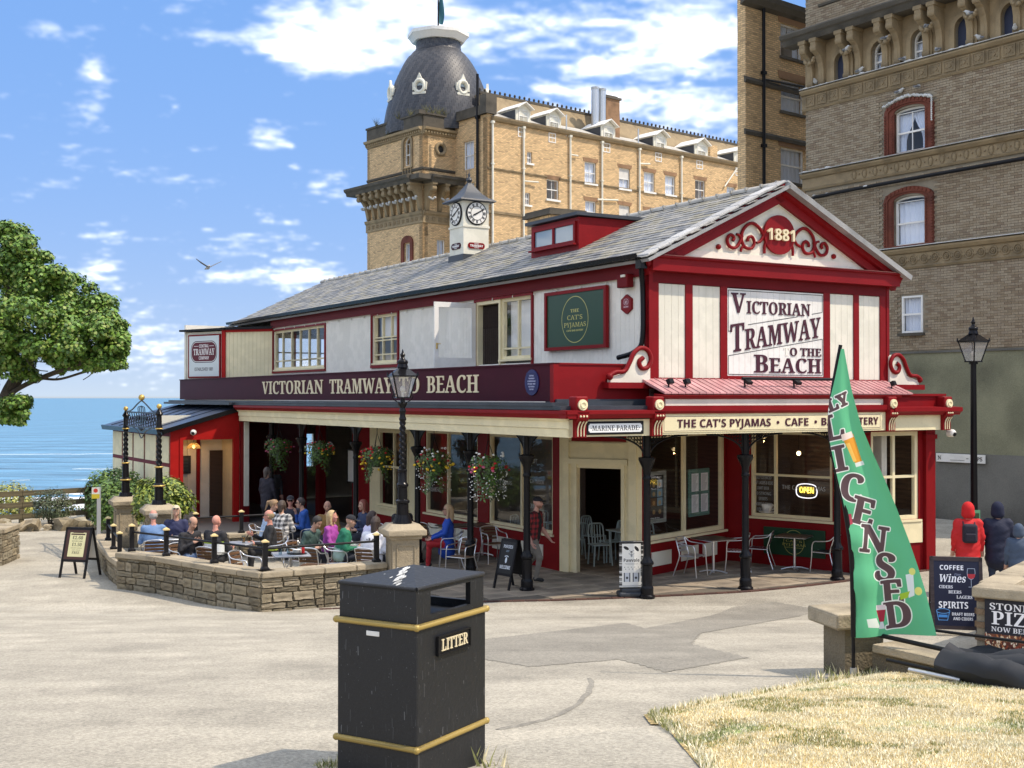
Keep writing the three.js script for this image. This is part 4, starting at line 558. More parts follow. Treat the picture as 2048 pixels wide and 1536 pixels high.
  part(hw, 'cornice', [moulding([[0, 15.9], [.55, 15.9], [.6, 16.0], [.62, 16.08], [.7, 16.12], [.74, 16.24], [.7, 16.3], [0, 16.4]], -.55, XE)], M.trimDark);
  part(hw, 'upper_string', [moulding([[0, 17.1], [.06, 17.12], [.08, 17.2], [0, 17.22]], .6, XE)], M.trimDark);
  // rendered basement, in blocks lined out by joints
  part(hw, 'rendered_base', [Bx(-2.5, XE + 6, 0, 5.14, -.5, -.0)], M.render); part(hw, 'base_coping', [Bx(-2.5, XE, 5.14, 5.2, -.4, .05), Bx(-2.5, XE + 6, 0, 2.05, 0, .03)], M.renderDark);
  part(hw, 'wall_pipe', [tube([[-.0, 10.3, .16], [.3, 10.55, .18], [1, 10.6, .18], [9, 10.68, .18], [XE, 10.7, .18]], .06, 40, 8)], M.black);
  part(hw, 'bird_soiling', (() => { seed(77); const g = []; for (let i = 0; i < 90; i++) { const x = rr(0, 9), y = [14.4, 14.4, 11.52, 8.54, 10.66][i % 5]; if (y === 11.52 && x > 3.4) continue; if (y === 10.66 && (x > 3.4)) continue; if (y === 8.54) continue; g.push(new THREE.SphereGeometry(rr(.03, .09), 6, 5).scale(1.8, .5, 1).translate(x, y, y === 10.66 ? .18 : rr(.06, .2))); } for (let i = 0; i < 46; i++) { const u = i / 45; g.push(SP(rr(.03, .055), mixN(3.3, 5.12, u), 13.12 + .2 * Math.sin(Math.PI * u) + rr(-.02, .03), .1, 6)); } for (let i = 0; i < 12; i++) g.push(SP(.035, 5.12, 12.4 + i * .06, .1, 5)); return g; })(), M.guano);
  // recessed face beside it
  const rm = mat4(0, 0, 0, 0); rm.makeRotationY(54.6 * Math.PI / 180 + 39 * Math.PI / 180); rm.premultiply(new THREE.Matrix4()); const o = V3(10.41 - 10.174, 0, -47 + 41.8).applyAxisAngle(V3(0, 1, 0), 54.6 * Math.PI / 180); rm.setPosition(o);
  const rh = [[.09, 1.5, 17.1, 18.4], [.1, 1.62, 14.95, 16.2], [.08, 1.62, 12.2, 13.55], [.08, 1.62, 9.6, 10.9]];
  part(hw, 'recess_wall', put([wallG(-2.0, 4.4, 0, 19.2, rh, .4)], rm), M.farBrickGrey);
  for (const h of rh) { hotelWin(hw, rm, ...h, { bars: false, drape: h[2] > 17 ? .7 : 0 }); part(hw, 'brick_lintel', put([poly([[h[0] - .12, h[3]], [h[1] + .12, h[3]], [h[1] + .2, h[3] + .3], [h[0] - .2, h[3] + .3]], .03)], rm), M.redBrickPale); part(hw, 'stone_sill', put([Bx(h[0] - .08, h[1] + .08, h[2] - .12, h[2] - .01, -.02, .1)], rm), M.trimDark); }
  for (const g of [moulding([[0, 15.7], [.09, 15.7], [.12, 15.8], [0, 15.95]], -2.1, 4), moulding([[0, 13.72], [.08, 13.72], [.1, 13.84], [0, 13.95]], -2.1, 4), moulding([[0, 18.6], [.2, 18.7], [.32, 18.9], [.34, 19.1], [0, 19.2]], -2.3, 4)]) part(hw, 'recess_string', put([g], rm), M.trimDark);
  part(hw, 'soil_pipe', put([rod([-1.05, 5, .1], [-1.05, 19.4, .1], .065, .065, 8), B(.2, .12, .16, -1.05, 16.2, .1), B(.2, .12, .16, -1.05, 13.4, .1), rod([-1.0, 15.95, .1], [2.6, 16.1, .12], .05)], rm), M.black);
}
// far wing with mansard dormers, corner tower and dome
{
  const hf = thing('hotel_tower_block', 'long sunlit buff brick hotel range with dormers, corbelled corner tower and slate dome', 'building', [-1.519, 0, -75], 39.6 * Math.PI / 180);
  const I = new THREE.Matrix4(), XE = 34;
  const ww = [[4.88, 5.95, 16.6, 17.9, 'dark'], [8.24, 9.3, 18.03, 19.46], [11.44, 12.5, 18.02, 19.43, 'blind'], [13.86, 14.93, 18.08, 19.45], [15.99, 17.04, 18.1, 19.46], [19.13, 20.23, 18.1, 19.5, 'dark'], [22.6, 23.6, 18.1, 19.4], [8.29, 9.3, 15.4, 16.86], [11.44, 12.5, 15.4, 16.89, 'blind'], [13.9, 14.95, 15.4, 16.75], [17.2, 18.1, 15.3, 16.7]];
  const small = [[3.23, 3.65, 18.72, 19.45], [3.06, 3.48, 16.04, 16.83]];
  part(hf, 'wing_wall', [wallG(0, XE, 0, 21.2, [...ww, ...small], .45)], M.farBrick);
  for (const w of ww) { hotelWin(hf, I, w[0], w[1], w[2], w[3], { z: -.1, curtain: w[4] !== 'dark' }); if (w[4] === 'blind') part(hf, 'roller_blind', [Bx(w[0] + .07, w[1] - .07, (w[2] + w[3]) / 2 + .03, w[3] - .06, -.128, -.12)], M.blind); part(hf, 'stone_sill', [Bx(w[0] - .08, w[1] + .08, w[2] - .12, w[2] - .002, -.02, .1)], M.white); part(hf, 'brick_lintel', [poly([[w[0] - .1, w[3]], [w[1] + .1, w[3]], [w[1] + .18, w[3] + .26], [w[0] - .18, w[3] + .26]], .02)], M.redBrickPale); }
  for (const w of small) { hotelWin(hf, I, ...w, { z: -.1 }); part(hf, 'stone_sill', [Bx(w[0] - .1, w[1] + .1, w[2] - .12, w[2] - .002, -.02, .1)], M.white); }
  part(hf, 'string_course', [moulding([[0, 17.95], [.07, 17.97], [.09, 18.06], [0, 18.1]], 5.95, XE), moulding([[0, 17.95], [.07, 17.97], [.09, 18.06], [0, 18.1]], -.02, 4.88), moulding([[0, 15.2], [.08, 15.22], [.1, 15.36], [0, 15.4]], -.02, XE)], M.trim);
  const dp = [.32, 2.84, 6.85, 9.73, 13.31, 17.57]; for (const x of dp) part(hf, 'downpipe', [rod([x, 10, .12], [x, 20.95, .12], .07, .07, 8), B(.2, .14, .2, x, 20.9, .12), B(.18, .08, .18, x, 18.3, .12)], M.creamLight);
  part(hf, 'branch_pipe', [rod([9.3, 17.0, .14], [11.2, 17.15, .14], .06), rod([13.31, 16.4, .14], [16, 16.5, .14], .06), rod([13.31, 19.9, .14], [14.3, 20.0, .14], .06), rod([22.2, 19.3, .14], [23.6, 20.8, .14], .06), rod([6.9, 19.7, .14], [7.5, 19.7, .14], .05), rod([2.9, 17.5, .14], [4.0, 17.55, .2], .05)], M.creamLight);
  part(hf, 'vent_pipe', [rod([6.6, 20.9, .0], [6.6, 22.3, 0], .05), rod([13.2, 21, .1], [13.2, 22.3, .1], .05)], M.galv);
  // eaves, roof, ridge
  part(hf, 'eaves', [moulding([[0, 20.95], [.2, 21.0], [.3, 21.15], [.32, 21.25], [0, 21.3]], .3, XE)], M.trim);
  part(hf, 'lower_roof', [poly([[.3, 21.22], [-1.7, 22.05], [-1.8, 21.2]], XE - .3).rotateY(-Math.PI / 2).translate(XE, 0, 0)], M.slates[2]);
  part(hf, 'upper_roof', [poly([[-1.7, 21.9], [-2.6, 23.4], [-6, 23.4], [-6, 21]], XE - 1.5).rotateY(-Math.PI / 2).translate(XE, 0, 0)], M.trim);
  const cr = []; for (let x = 1.5; x < XE; x += .42) cr.push(CY(.02, .09, .16, x, 23.52, -2.7, 6), SP(.075, x, 23.72, -2.7, 6)); part(hf, 'ridge_cresting', [...cr, Bx(1.4, XE, 23.38, 23.54, -2.85, -2.55)], M.trimDark);
  for (const [x, w] of [[2.75, .6], [5.35, .62], [10.25, .65], [15.3, .65], [19.6, .7], [23.9, .65]]) {
    const d = part(hf, 'dormer', [Bx(x - w, x + w, 21.1, 22.0, -1.7, .18), poly([[x - w, 22.0], [x + w, 22.0], [x, 22.4]], 1.9).translate(0, 0, -1.7)], M.creamLight);
    part(d, 'dormer_roof', [B(w * 1.35, .05, 2.3, x - w * .56, 22.25, -.65, 0, 0, .55), B(w * 1.35, .05, 2.3, x + w * .56, 22.25, -.65, 0, 0, -.55)], M.white); part(d, 'dormer_cheek', [Bx(x - w - .02, x - w + .0, 21.2, 21.95, -1.6, .1)], M.lead);
    hotelWin(hf, I, x - w * .66, x + w * .66, 21.2, 22.0, { z: .22, curtain: x !== 5.35 }); hotelWin(hf, I, x - w * .5, x + w * .5, 20.3, 20.93, { z: -.0 + .03, curtain: x < 20 });
  }
  part(hf, 'roof_chimney', [Bx(11.2, 12.5, 21.3, 24.5, -2.1, -1.0)], M.redBrickPale); part(hf, 'chimney_cap', [Bx(11.1, 12.6, 24.35, 24.5, -2.2, -.9), Bx(11.3, 12.4, 24.5, 24.62, -2, -1.1)], M.trimDark); part(hf, 'second_chimney', [Bx(21.0, 21.8, 21.4, 22.3, -1.2, -.2)], M.farBrick);
  for (const x of [10.05, 10.7]) part(hf, 'steel_flue', [rod([x, 21.4, -.9], [x, 24.7, -.9], .25, .27, 14), rod([x, 24.7, -.9], [x, 24.85, -.9], .29, .31, 14)], M.galv);
  // end wall and tower
  const TX = -2.52, TZ = -3.38, W = 6.4, L1 = mat4(0, 0, TZ - .0, SIDE), TL = mat4(TX, 0, TZ - W, SIDE), TR = mat4(TX, 0, TZ, 0);
  part(hf, 'end_wall', put([wallG(0, -TZ, 0, 21.6, [[.9, 2.0, 18.2, 20.0], [.9, 2.0, 15.6, 17.3]], .4)], L1), M.farBrick); hotelWin(hf, L1, .9, 2.0, 18.2, 20.0); hotelWin(hf, L1, .9, 2.0, 15.6, 17.3);
  part(hf, 'end_pipe', put([rod([2.55, 14, .15], [2.55, 24.0, .15], .09), B(.25, .2, .25, 2.55, 21.3, .15)], L1), M.black);
  part(hf, 'end_parapet', put([Bx(-.1, 3.5, 21.4, 22.0, -.4, .18), Bx(2.9, 3.55, 21.4, 22.6, -.6, .25)], L1), M.trimDark);
  const la = archPath(4.35, 5.15, 18.6, 20.0, .4);
  part(hf, 'tower_wall', put([wallG(0, W, 0, 21.2, [la, [4.4, 5.1, 11.5, 13.6]], .4)], TL).concat(put([wallG(0, 2.6, 0, 21.2, [[1.1, 1.75, 11.0, 13.8]], .4)], TR), [Bx(TX - .0, TX + W, 0, 21.2, TZ - W, TZ - W + .3)]), M.farBrickGrey);
  hotelWin(hf, TL, 4.35, 5.15, 18.6, 20.0, { arch: .4, curtain: false }); hotelWin(hf, TL, 4.4, 5.1, 11.5, 13.6); hotelWin(hf, TR, 1.1, 1.75, 11.0, 13.8);
  const aso = archPath(4.15, 5.35, 18.4, 20.0, .62, THREE.Shape); aso.holes.push(archPath(4.35, 5.15, 18.43, 20.0, .4, THREE.Path)); part(hf, 'arch_surround', put([shapeG(aso, .1), Bx(4.15, 5.35, 17.9, 18.05, 0, .16), ...[0, 1, 2, 3].map((k) => CY(.05, .05, .35, 4.3 + k * .3, 18.05, .08, 6))], TL), M.trim);
  const aso2 = archPath(4.1, 5.4, 11.4, 13.6, .5, THREE.Shape); aso2.holes.push(archPath(4.4, 5.1, 11.43, 13.6, .05, THREE.Path)); part(hf, 'window_surround', put([shapeG(aso2, .1)], TL), M.redBrick);
  part(hf, 'round_window', put([new THREE.TorusGeometry(.34, .12, 8, 24).translate(1.35, 19.55, .05)], TR), M.trim); part(hf, 'round_pane', put([new THREE.CylinderGeometry(.3, .3, .03, 20).rotateX(Math.PI / 2).translate(1.35, 19.55, .0)], TR), M.dark);
  for (const [m, len] of [[TL, W], [TR, 2.6]]) {
    part(hf, 'tower_cornice', put([moulding([[0, 20.35], [.1, 20.4], [.14, 20.6], [.3, 20.66], [.34, 20.8], [0, 20.86]], -.0, len)], m), M.trim);
    const dn = []; for (let x = .1; x < len; x += .22) dn.push(B(.1, .12, .1, x, 20.53, .17)); part(hf, 'dentil_course', put(dn, m), M.trim);
    part(hf, 'tower_parapet', put([Bx(0, len, 20.86, 21.62, -.2, .06), Bx(-.02, len, 21.62, 21.74, -.25, .14)], m), M.trimDark);
    part(hf, 'tower_string', put([moulding([[0, 18.1], [.06, 18.14], [.08, 18.26], [0, 18.3]], 0, len)], m), M.trimDark);
    part(hf, 'balcony_cornice', put([moulding([[0, 17.2], [1.0, 17.2], [1.08, 17.4], [1.22, 17.5], [1.25, 17.66], [0, 17.85]], m === TL ? -1.0 : 0, len + (m === TL ? .0 : 0))], m), M.trimDark);
    const c2 = merge(cons2(.26)); const n = m === TL ? 9 : 3; for (let i = 0; i < n; i++) { const q = shade(new THREE.Mesh(c2, M.trim)); q.name = 'console'; q.applyMatrix4(m.clone().multiply(mat4(m === TL ? .3 + i * .74 : .25 + i * 1.0, 15.55, 0))); hf.add(q); const pz = shade(new THREE.Mesh(nestG, M.guano)); pz.name = 'nest_soiling'; pz.applyMatrix4(m.clone().multiply(mat4(m === TL ? .3 + i * .74 + .2 : .25 + i, 16.2, .62))); hf.add(pz); }
    part(hf, 'tower_frieze', put([moulding([[0, 14.75], [.06, 14.78], [.05, 14.85], [.05, 15.25], [.14, 15.35], [.18, 15.5], [0, 15.56]], m === TL ? -.1 : 0, len)], m), M.trim);
    for (let x = .3; x < len - .1; x += .5) part(hf, 'frieze_panel', put([new THREE.TorusGeometry(.15, .025, 4, 4, Math.PI * 2).rotateZ(Math.PI / 4).translate(x, 15.05, .06), B(.1, .1, .03, x, 15.05, .06)], m), M.trim);
  }
  part(hf, 'cornice_corner', [new THREE.BoxGeometry(1.1, .3, 1.1).translate(TX - .45, 17.5, TZ + .45)], M.trimDark); part(hf, 'parapet_corner', [new THREE.BoxGeometry(.5, .25, .5).translate(TX - .2, 21.68, TZ + .0)], M.trimDark);
  // dome: courses of slate over a round core
  const DX = .95, DZ = -6.5, prof = [[3.66, 21.0], [3.64, 21.7], [3.5, 22.6], [3.36, 23.2], [3.1, 24.1], [2.85, 24.75], [2.55, 25.4], [2.2, 26.0], [1.8, 26.5], [1.52, 26.8], [1.46, 27.4]];
  const curve = new THREE.SplineCurve(prof.map((p) => new THREE.Vector2(...p)));
  part(hf, 'dome', [new THREE.LatheGeometry(curve.getPoints(40), 48).translate(DX, 0, DZ)], M.slateDome[0]);
  seed(31); const sm = [], rows = 40; for (let j = 0; j < rows; j++) { const p = curve.getPoint((j + .3) / rows), q = curve.getPoint((j + 1.1) / rows), n = Math.round(2 * Math.PI * p.x / .3), lean = Math.atan2(p.x - q.x, q.y - p.y); for (let i = 0; i < n; i++) { const a = (i + (j % 2) * .5) / n * 2 * Math.PI; const sx = Math.sin(a), cz = Math.cos(a); if (sx * .1 + cz * .99 < -.35) continue; sm.push(mat4(DX + sx * (p.x + .02), p.y + .06, DZ + cz * (p.x + .02), a, -lean + .05, 0)); } }
  pieces(hf, 'dome_slate', new THREE.BoxGeometry(.285, .24, .02), M.slateDome, sm, 'dome_slates', 0);
  part(hf, 'dome_collar', [new THREE.CylinderGeometry(1.5, 1.5, .35, 24).translate(DX, 27.3, DZ)], M.verdigris);
  part(hf, 'dome_platform', [new THREE.CylinderGeometry(2.05, 1.75, .4, 8).translate(DX, 27.6, DZ), new THREE.CylinderGeometry(2.08, 2.08, .22, 8).translate(DX, 27.9, DZ), new THREE.CylinderGeometry(1.0, 1.9, .25, 8).translate(DX, 28.1, DZ)], M.white);
  part(hf, 'flagpole', [rod([DX, 28, DZ], [DX, 31.6, DZ], .06, .04)], M.black);
  part(hf, 'hotel_flag', [(() => { const g = new THREE.PlaneGeometry(.34, 1.9, 6, 14); const p = g.attributes.position; for (let i = 0; i < p.count; i++) { p.setZ(i, .12 * Math.sin(p.getX(i) * 9 + p.getY(i) * 2)); p.setX(i, p.getX(i) * (1 - .25 * Math.sin(p.getY(i) * 3))); } g.computeVertexNormals(); return g.translate(DX + .2, 29.7, DZ + .05); })()], M.tealFlag);
  // oval lucarnes round the dome
  for (const a of [-1.8, -.95, -.08, .8]) { const r = 3.16, m = mat4(DX + Math.sin(a - .05) * r, 23.75, DZ + Math.cos(a - .05) * r, a - .05); const l = part(hf, 'lucarne', put([new THREE.TorusGeometry(.36, .13, 8, 20).scale(.9, 1.1, 1.6).translate(0, 0, .1), B(.9, .16, .4, 0, -.45, .05), poly([[-.22, .38], [.22, .38], [.05, .75], [0, .85], [-.05, .75]], .14).translate(0, 0, .1), B(.12, .5, .2, -.42, 0, .1), B(.12, .5, .2, .42, 0, .1)], m), M.creamLight); part(l, 'lucarne_pane', put([new THREE.CylinderGeometry(.34, .34, .04, 20).rotateX(Math.PI / 2).scale(.9, 1.1, 1).translate(0, 0, .06)], m), M.skyGlass); }
  // weeds rooted on the parapets
  seed(41); const wg = []; for (let k = 0; k < 9; k++) { const on = k < 5, x = on ? TX + .2 + k * .5 : TX - .1, z = on ? TZ + .05 : TZ - 1.2 - (k - 5) * 1.3, y = 21.7 - (k === 7 ? 1 : 0); for (let i = 0; i < 26; i++) wg.push(rod([x + rr(-.1, .1), y, z + rr(-.1, .1)], [x + rr(-.35, .35), y + rr(.15, .6), z + rr(-.3, .3)], .012, .004, 3)); } part(hf, 'parapet_weeds', wg, M.weed).userData.kind = 'stuff';
}
function cons2(w) { const s = new THREE.Shape(); [[0, 0], [.16, 0], [.22, .3], [.35, .8], [.6, 1.15], [.92, 1.35], [.95, 1.68], [0, 1.68]].forEach((p, i) => (i ? s.lineTo(...p) : s.moveTo(...p))); return [shapeG(s, w).rotateY(-Math.PI / 2).translate(w / 2, 0, 0), new THREE.CylinderGeometry(.16, .16, w + .06, 10).rotateZ(Math.PI / 2).translate(0, 1.3, .8), B(w + .1, .14, 1.0, 0, 1.6, .5)]; }
// ---------- terrace wall, pillars, railings ----------
const noisyBox = (s, amp) => { seed(s); const g = new THREE.BoxGeometry(1, 1, 1, 4, 3, 2), p = g.attributes.position, key = {}; for (let i = 0; i < p.count; i++) { const k = [p.getX(i), p.getY(i), p.getZ(i)].map((v) => v.toFixed(3)).join(); key[k] ||= [rr(-amp, amp), rr(-amp, amp), rr(-amp, amp * 1.5)]; const e = key[k], c = .93; p.setXYZ(i, p.getX(i) * (Math.abs(p.getZ(i)) > .4 ? c : 1) + e[0] * .5, p.getY(i) * (Math.abs(p.getZ(i)) > .4 ? c : 1) + e[1] * .7, p.getZ(i) + e[2]); } g.computeVertexNormals(); return boxUV(toCreasedNormals(clean(g), .5)); };
const rocks = [1, 2, 3, 4].map((k) => noisyBox(k * 7, .07));
function stoneWall(name, label, path, h, o = {}) {      // path: outer face, left-hand side is outside when walked; every stone a part
  const { t = .34, cop = .11, over = .05, sd = 4, base = () => 0 } = o; const w = thing(name, label, 'wall'); seed(sd);
  const cum = [0]; for (let i = 1; i < path.length; i++) cum.push(cum[i - 1] + Math.hypot(path[i][0] - path[i - 1][0], path[i][1] - path[i - 1][1]));
  for (let i = 0; i < path.length - 1; i++) {
    const A = path[i], D = path[i + 1], L = cum[i + 1] - cum[i], th = Math.atan2(-(D[1] - A[1]), D[0] - A[0]), m = new THREE.Matrix4().makeTranslation(A[0], 0, A[1]).multiply(new THREE.Matrix4().makeRotationY(th));
    part(w, 'wall_core', [Bx(-.02, L + .02, base(A) - .1, h - cop, -t, -.04)].map((g) => g.applyMatrix4(m)), M.stoneDark);
    let y = base(A) - .06; while (y < h - cop - .03) { const hh = Math.min(rr(.09, .19), h - cop - y); for (let x = 0; x < L - .02;) { let ww = rr(.18, .48); if (x + ww > L - .12) ww = L - x; const s = shade(new THREE.Mesh(rocks[Math.floor(rnd() * 4)], M.stones[Math.floor(rnd() * 5)])); s.name = 'stone'; s.applyMatrix4(m.clone().multiply(mat4(x + ww / 2, y + hh / 2, -.05 + rr(-.012, .012), 0, 0, rr(-.02, .02), [ww - .016, hh - .014, .12]))); w.add(s); x += ww; } y += hh; }
    const nc = Math.max(1, Math.round(L / .75)); for (let k = 0; k < nc; k++) part(w, 'coping_stone', [RB(L / nc - .008, cop, t + over * 2, .025, (k + .5) * L / nc, h - cop / 2, -t / 2)].map((g) => g.applyMatrix4(m)), M.coping);
  }
  return w;
}
std('coping', C(.46, .385, .265), .92, { map: again(coarseT, .9), bumpMap: coarseB, bumpScale: .01 });
stoneWall('terrace_wall', 'curved low stone wall with weathered coping round the seating terrace', [[-7.75, -23.75], [-6.8, -23.15], [-6.1, -22.5], [-5.3, -21.75], [-4.35, -21.0], [-3.35, -21.6], [-2.3, -22.3]], .72);
stoneWall('entrance_wall', 'lower curved stone wall leading to the entrance pillars beside price board', [[-9.85, -28.9], [-9.4, -27.5], [-8.75, -26.0], [-8.25, -24.9], [-7.78, -24.0]], .5, { sd: 6 });
stoneWall('ramp_wall', 'short low stone wall with rail posts before the red kiosk', [[-7.4, -28.0], [-5.2, -29.2]], .55, { sd: 12 });
stoneWall('path_stub_wall', 'rough pale end of a stone wall at the picture edge by the path', [[-12.6, -26.4], [-11.35, -27.0], [-11.5, -28.3]], .82, { sd: 14, t: .5 });
function stonePillar(label, x, z, turn, h, w) {
  const p = thing('stone_pillar', label, 'pillar', [x, 0, z], turn, 'panelled stone pillars of the terrace'); const b = w / 2;
  part(p, 'shaft', [Bx(-b, b, 0, h - .2, -b, b)], M.stone);
  for (let k = 0; k < 4; k++) part(p, 'panel_frame', [Bx(-b * .7, b * .7, h - .36, h - .33, 0, .02), Bx(-b * .7, -b * .62, .1, h - .36, 0, .02), Bx(b * .62, b * .7, .1, h - .36, 0, .02), Bx(-b, b, 0, .12, 0, .03)].map((g) => g.translate(0, 0, b).applyMatrix4(mat4(0, 0, 0, k * Math.PI / 2))), M.stone);
  part(p, 'cap', [RB(w + .24, .12, w + .24, .03, 0, h - .12, 0), RB(w + .1, .07, w + .1, .02, 0, h - .205, 0), new THREE.CylinderGeometry((w + .02) * .707, (w + .2) * .707, .1, 4).rotateY(Math.PI / 4).translate(0, h - .02, 0)], M.coping); return p;
}
stonePillar('panelled stone pillar carrying the nearer twisted lamp post beside the terrace', -2.02, -22.35, .35, 1.4, .5);
stonePillar('panelled stone pillar under the nearer twisted column of the iron gate arch', -7.93, -27.2, .45, 1.32, .5);
stonePillar('panelled stone pillar under the farther twisted column of the iron gate arch', -9.7, -30.4, .45, 1.24, .5);
{ // railing on the terrace wall: posts joined by rails
  const r = thing('terrace_railing', 'black iron railing with gold capped posts on the curved terrace wall', 'railing');
  const P = [[-2.5, -22.35], [-4.33, -21.25], [-5.45, -22.18], [-6.62, -23.2], [-7.5, -23.9]];
  const post = (q, x, z, y) => { part(q, 'post', [B(.085, .5, .085, x, y + .25, z, .4), B(.14, .04, .14, x, y + .02, z, .4), new THREE.CylinderGeometry(.05, .09, .04, 4).rotateY(.4 + Math.PI / 4).translate(x, y + .06, z)], M.black); part(q, 'post_cap', [new THREE.CylinderGeometry(.02, .085, .035, 4).rotateY(.4 + Math.PI / 4).translate(x, y + .525, z), B(.125, .02, .125, x, y + .5, z, .4)], M.goldPaint); };
  P.forEach(([x, z], i) => { post(r, x, z, .72); if (i) part(r, 'rail', [rod([P[i - 1][0], 1.1, P[i - 1][1]], [x, 1.1, z], .022)], M.black); });
  const e = thing('entrance_railing', 'black iron railing stepping down the entrance wall behind price board', 'railing'); const Q = [[-7.95, -24.55], [-8.55, -26.0], [-9.2, -27.6]]; Q.forEach(([x, z], i) => { post(e, x, z, .5); if (i) part(e, 'rail', [rod([Q[i - 1][0], .86, Q[i - 1][1]], [x, .86, z], .022)], M.black); });
  const k = thing('ramp_railing', 'black railing with gold caps on the ramp wall before the kiosk', 'railing'); const R = [[-7.35, -28.15], [-6.4, -28.65], [-5.3, -29.3]]; R.forEach(([x, z], i) => { post(k, x, z, .55); if (i) part(k, 'rail', [rod([R[i - 1][0], .95, R[i - 1][1]], [x, .95, z], .022)], M.black); });
}
// twisted cast-iron column
function twisted(h0, h1, r) { const g = new THREE.CylinderGeometry(r * .85, r, h1 - h0, 24, 70).translate(0, (h0 + h1) / 2, 0), p = g.attributes.position; for (let i = 0; i < p.count; i++) { const x = p.getX(i), z = p.getZ(i), y = p.getY(i), a = Math.atan2(z, x), q = Math.hypot(x, z); if (q < .005) continue; const k = 1 + .22 * Math.cos(2 * (a - (y - h0) * 26)); p.setX(i, x * k); p.setZ(i, z * k); } g.computeVertexNormals(); return g; }
function lantern(parent, y, s, gm) {               // four-sided tapering glass lantern
  const w0 = .105 * s, w1 = .20 * s, h = .40 * s; const g = []; for (const [a, b] of [[-1, -1], [1, -1], [1, 1], [-1, 1]]) g.push(rod([a * w0, y, b * w0], [a * w1, y + h, b * w1], .014 * s));
  for (const [r, yy] of [[w0, y], [w1, y + h]]) g.push(B(2 * r + .04 * s, .022 * s, .03 * s, 0, yy, r), B(2 * r + .04 * s, .022 * s, .03 * s, 0, yy, -r), B(.03 * s, .022 * s, 2 * r, r, yy, 0), B(.03 * s, .022 * s, 2 * r, -r, yy, 0));
  part(parent, 'lantern_frame', g, M.blackGloss);
  const roof = new THREE.CylinderGeometry(.09 * s, w1 * 1.414 + .03 * s, .15 * s, 4).rotateY(Math.PI / 4).translate(0, y + h + .085 * s, 0);
  part(parent, 'lantern_roof', [roof, CY(.1 * s, .075 * s, .08 * s, 0, y + h + .16 * s, 0), new THREE.SphereGeometry(.095 * s, 12, 8).scale(1, .7, 1).translate(0, y + h + .26 * s, 0), lathe([[.05, 0], [.03, .04], [.045, .09], [.02, .13], [.012, .17], [0, .2]].map(([a, b]) => [a * s, b * s])).translate(0, y + h + .31 * s, 0), ...[[-1, -1], [1, -1], [1, 1], [-1, 1]].map(([a, b]) => CY(.02 * s, .008 * s, .07 * s, a * (w1 + .015), y + h + .01, b * (w1 + .015), 6))], M.blackGloss);
  for (let k = 0; k < 4; k++) { const q = new THREE.BufferGeometry(); q.setAttribute('position', new THREE.Float32BufferAttribute([-w0, y, w0, w0, y, w0, w1, y + h, w1, -w0, y, w0, w1, y + h, w1, -w1, y + h, w1], 3)); q.computeVertexNormals(); part(parent, 'lantern_pane', [q.applyMatrix4(mat4(0, 0, 0, k * Math.PI / 2))], gm); }
  part(parent, 'bulb', [new THREE.SphereGeometry(.045 * s, 10, 8).scale(1, 1.4, 1).translate(0, y + .16 * s, 0), CY(.02 * s, .02 * s, .1 * s, 0, y, 0)], M.white);
}
const frost = new THREE.MeshPhysicalMaterial({ color: C(.88, .87, .85), roughness: .25, transmission: .85, thickness: 0 });
function baseCast(parent, y, s = 1) { part(parent, 'base', [new THREE.CylinderGeometry(.17 * s, .2 * s, .13 * s, 8).translate(0, y + .065 * s, 0), new THREE.CylinderGeometry(.14 * s, .16 * s, .08 * s, 8).translate(0, y + .17 * s, 0), lathe([[.125, .2], [.115, .45], [.14, .47], [.14, .51], [.1, .54], [.095, .8], [.115, .82], [.115, .86], [.085, .9], [.075, 1.12], [.09, 1.14], [.09, 1.18], [.06, 1.2]].map(([a, b]) => [a * s, y + b * s]))], M.blackGloss); }
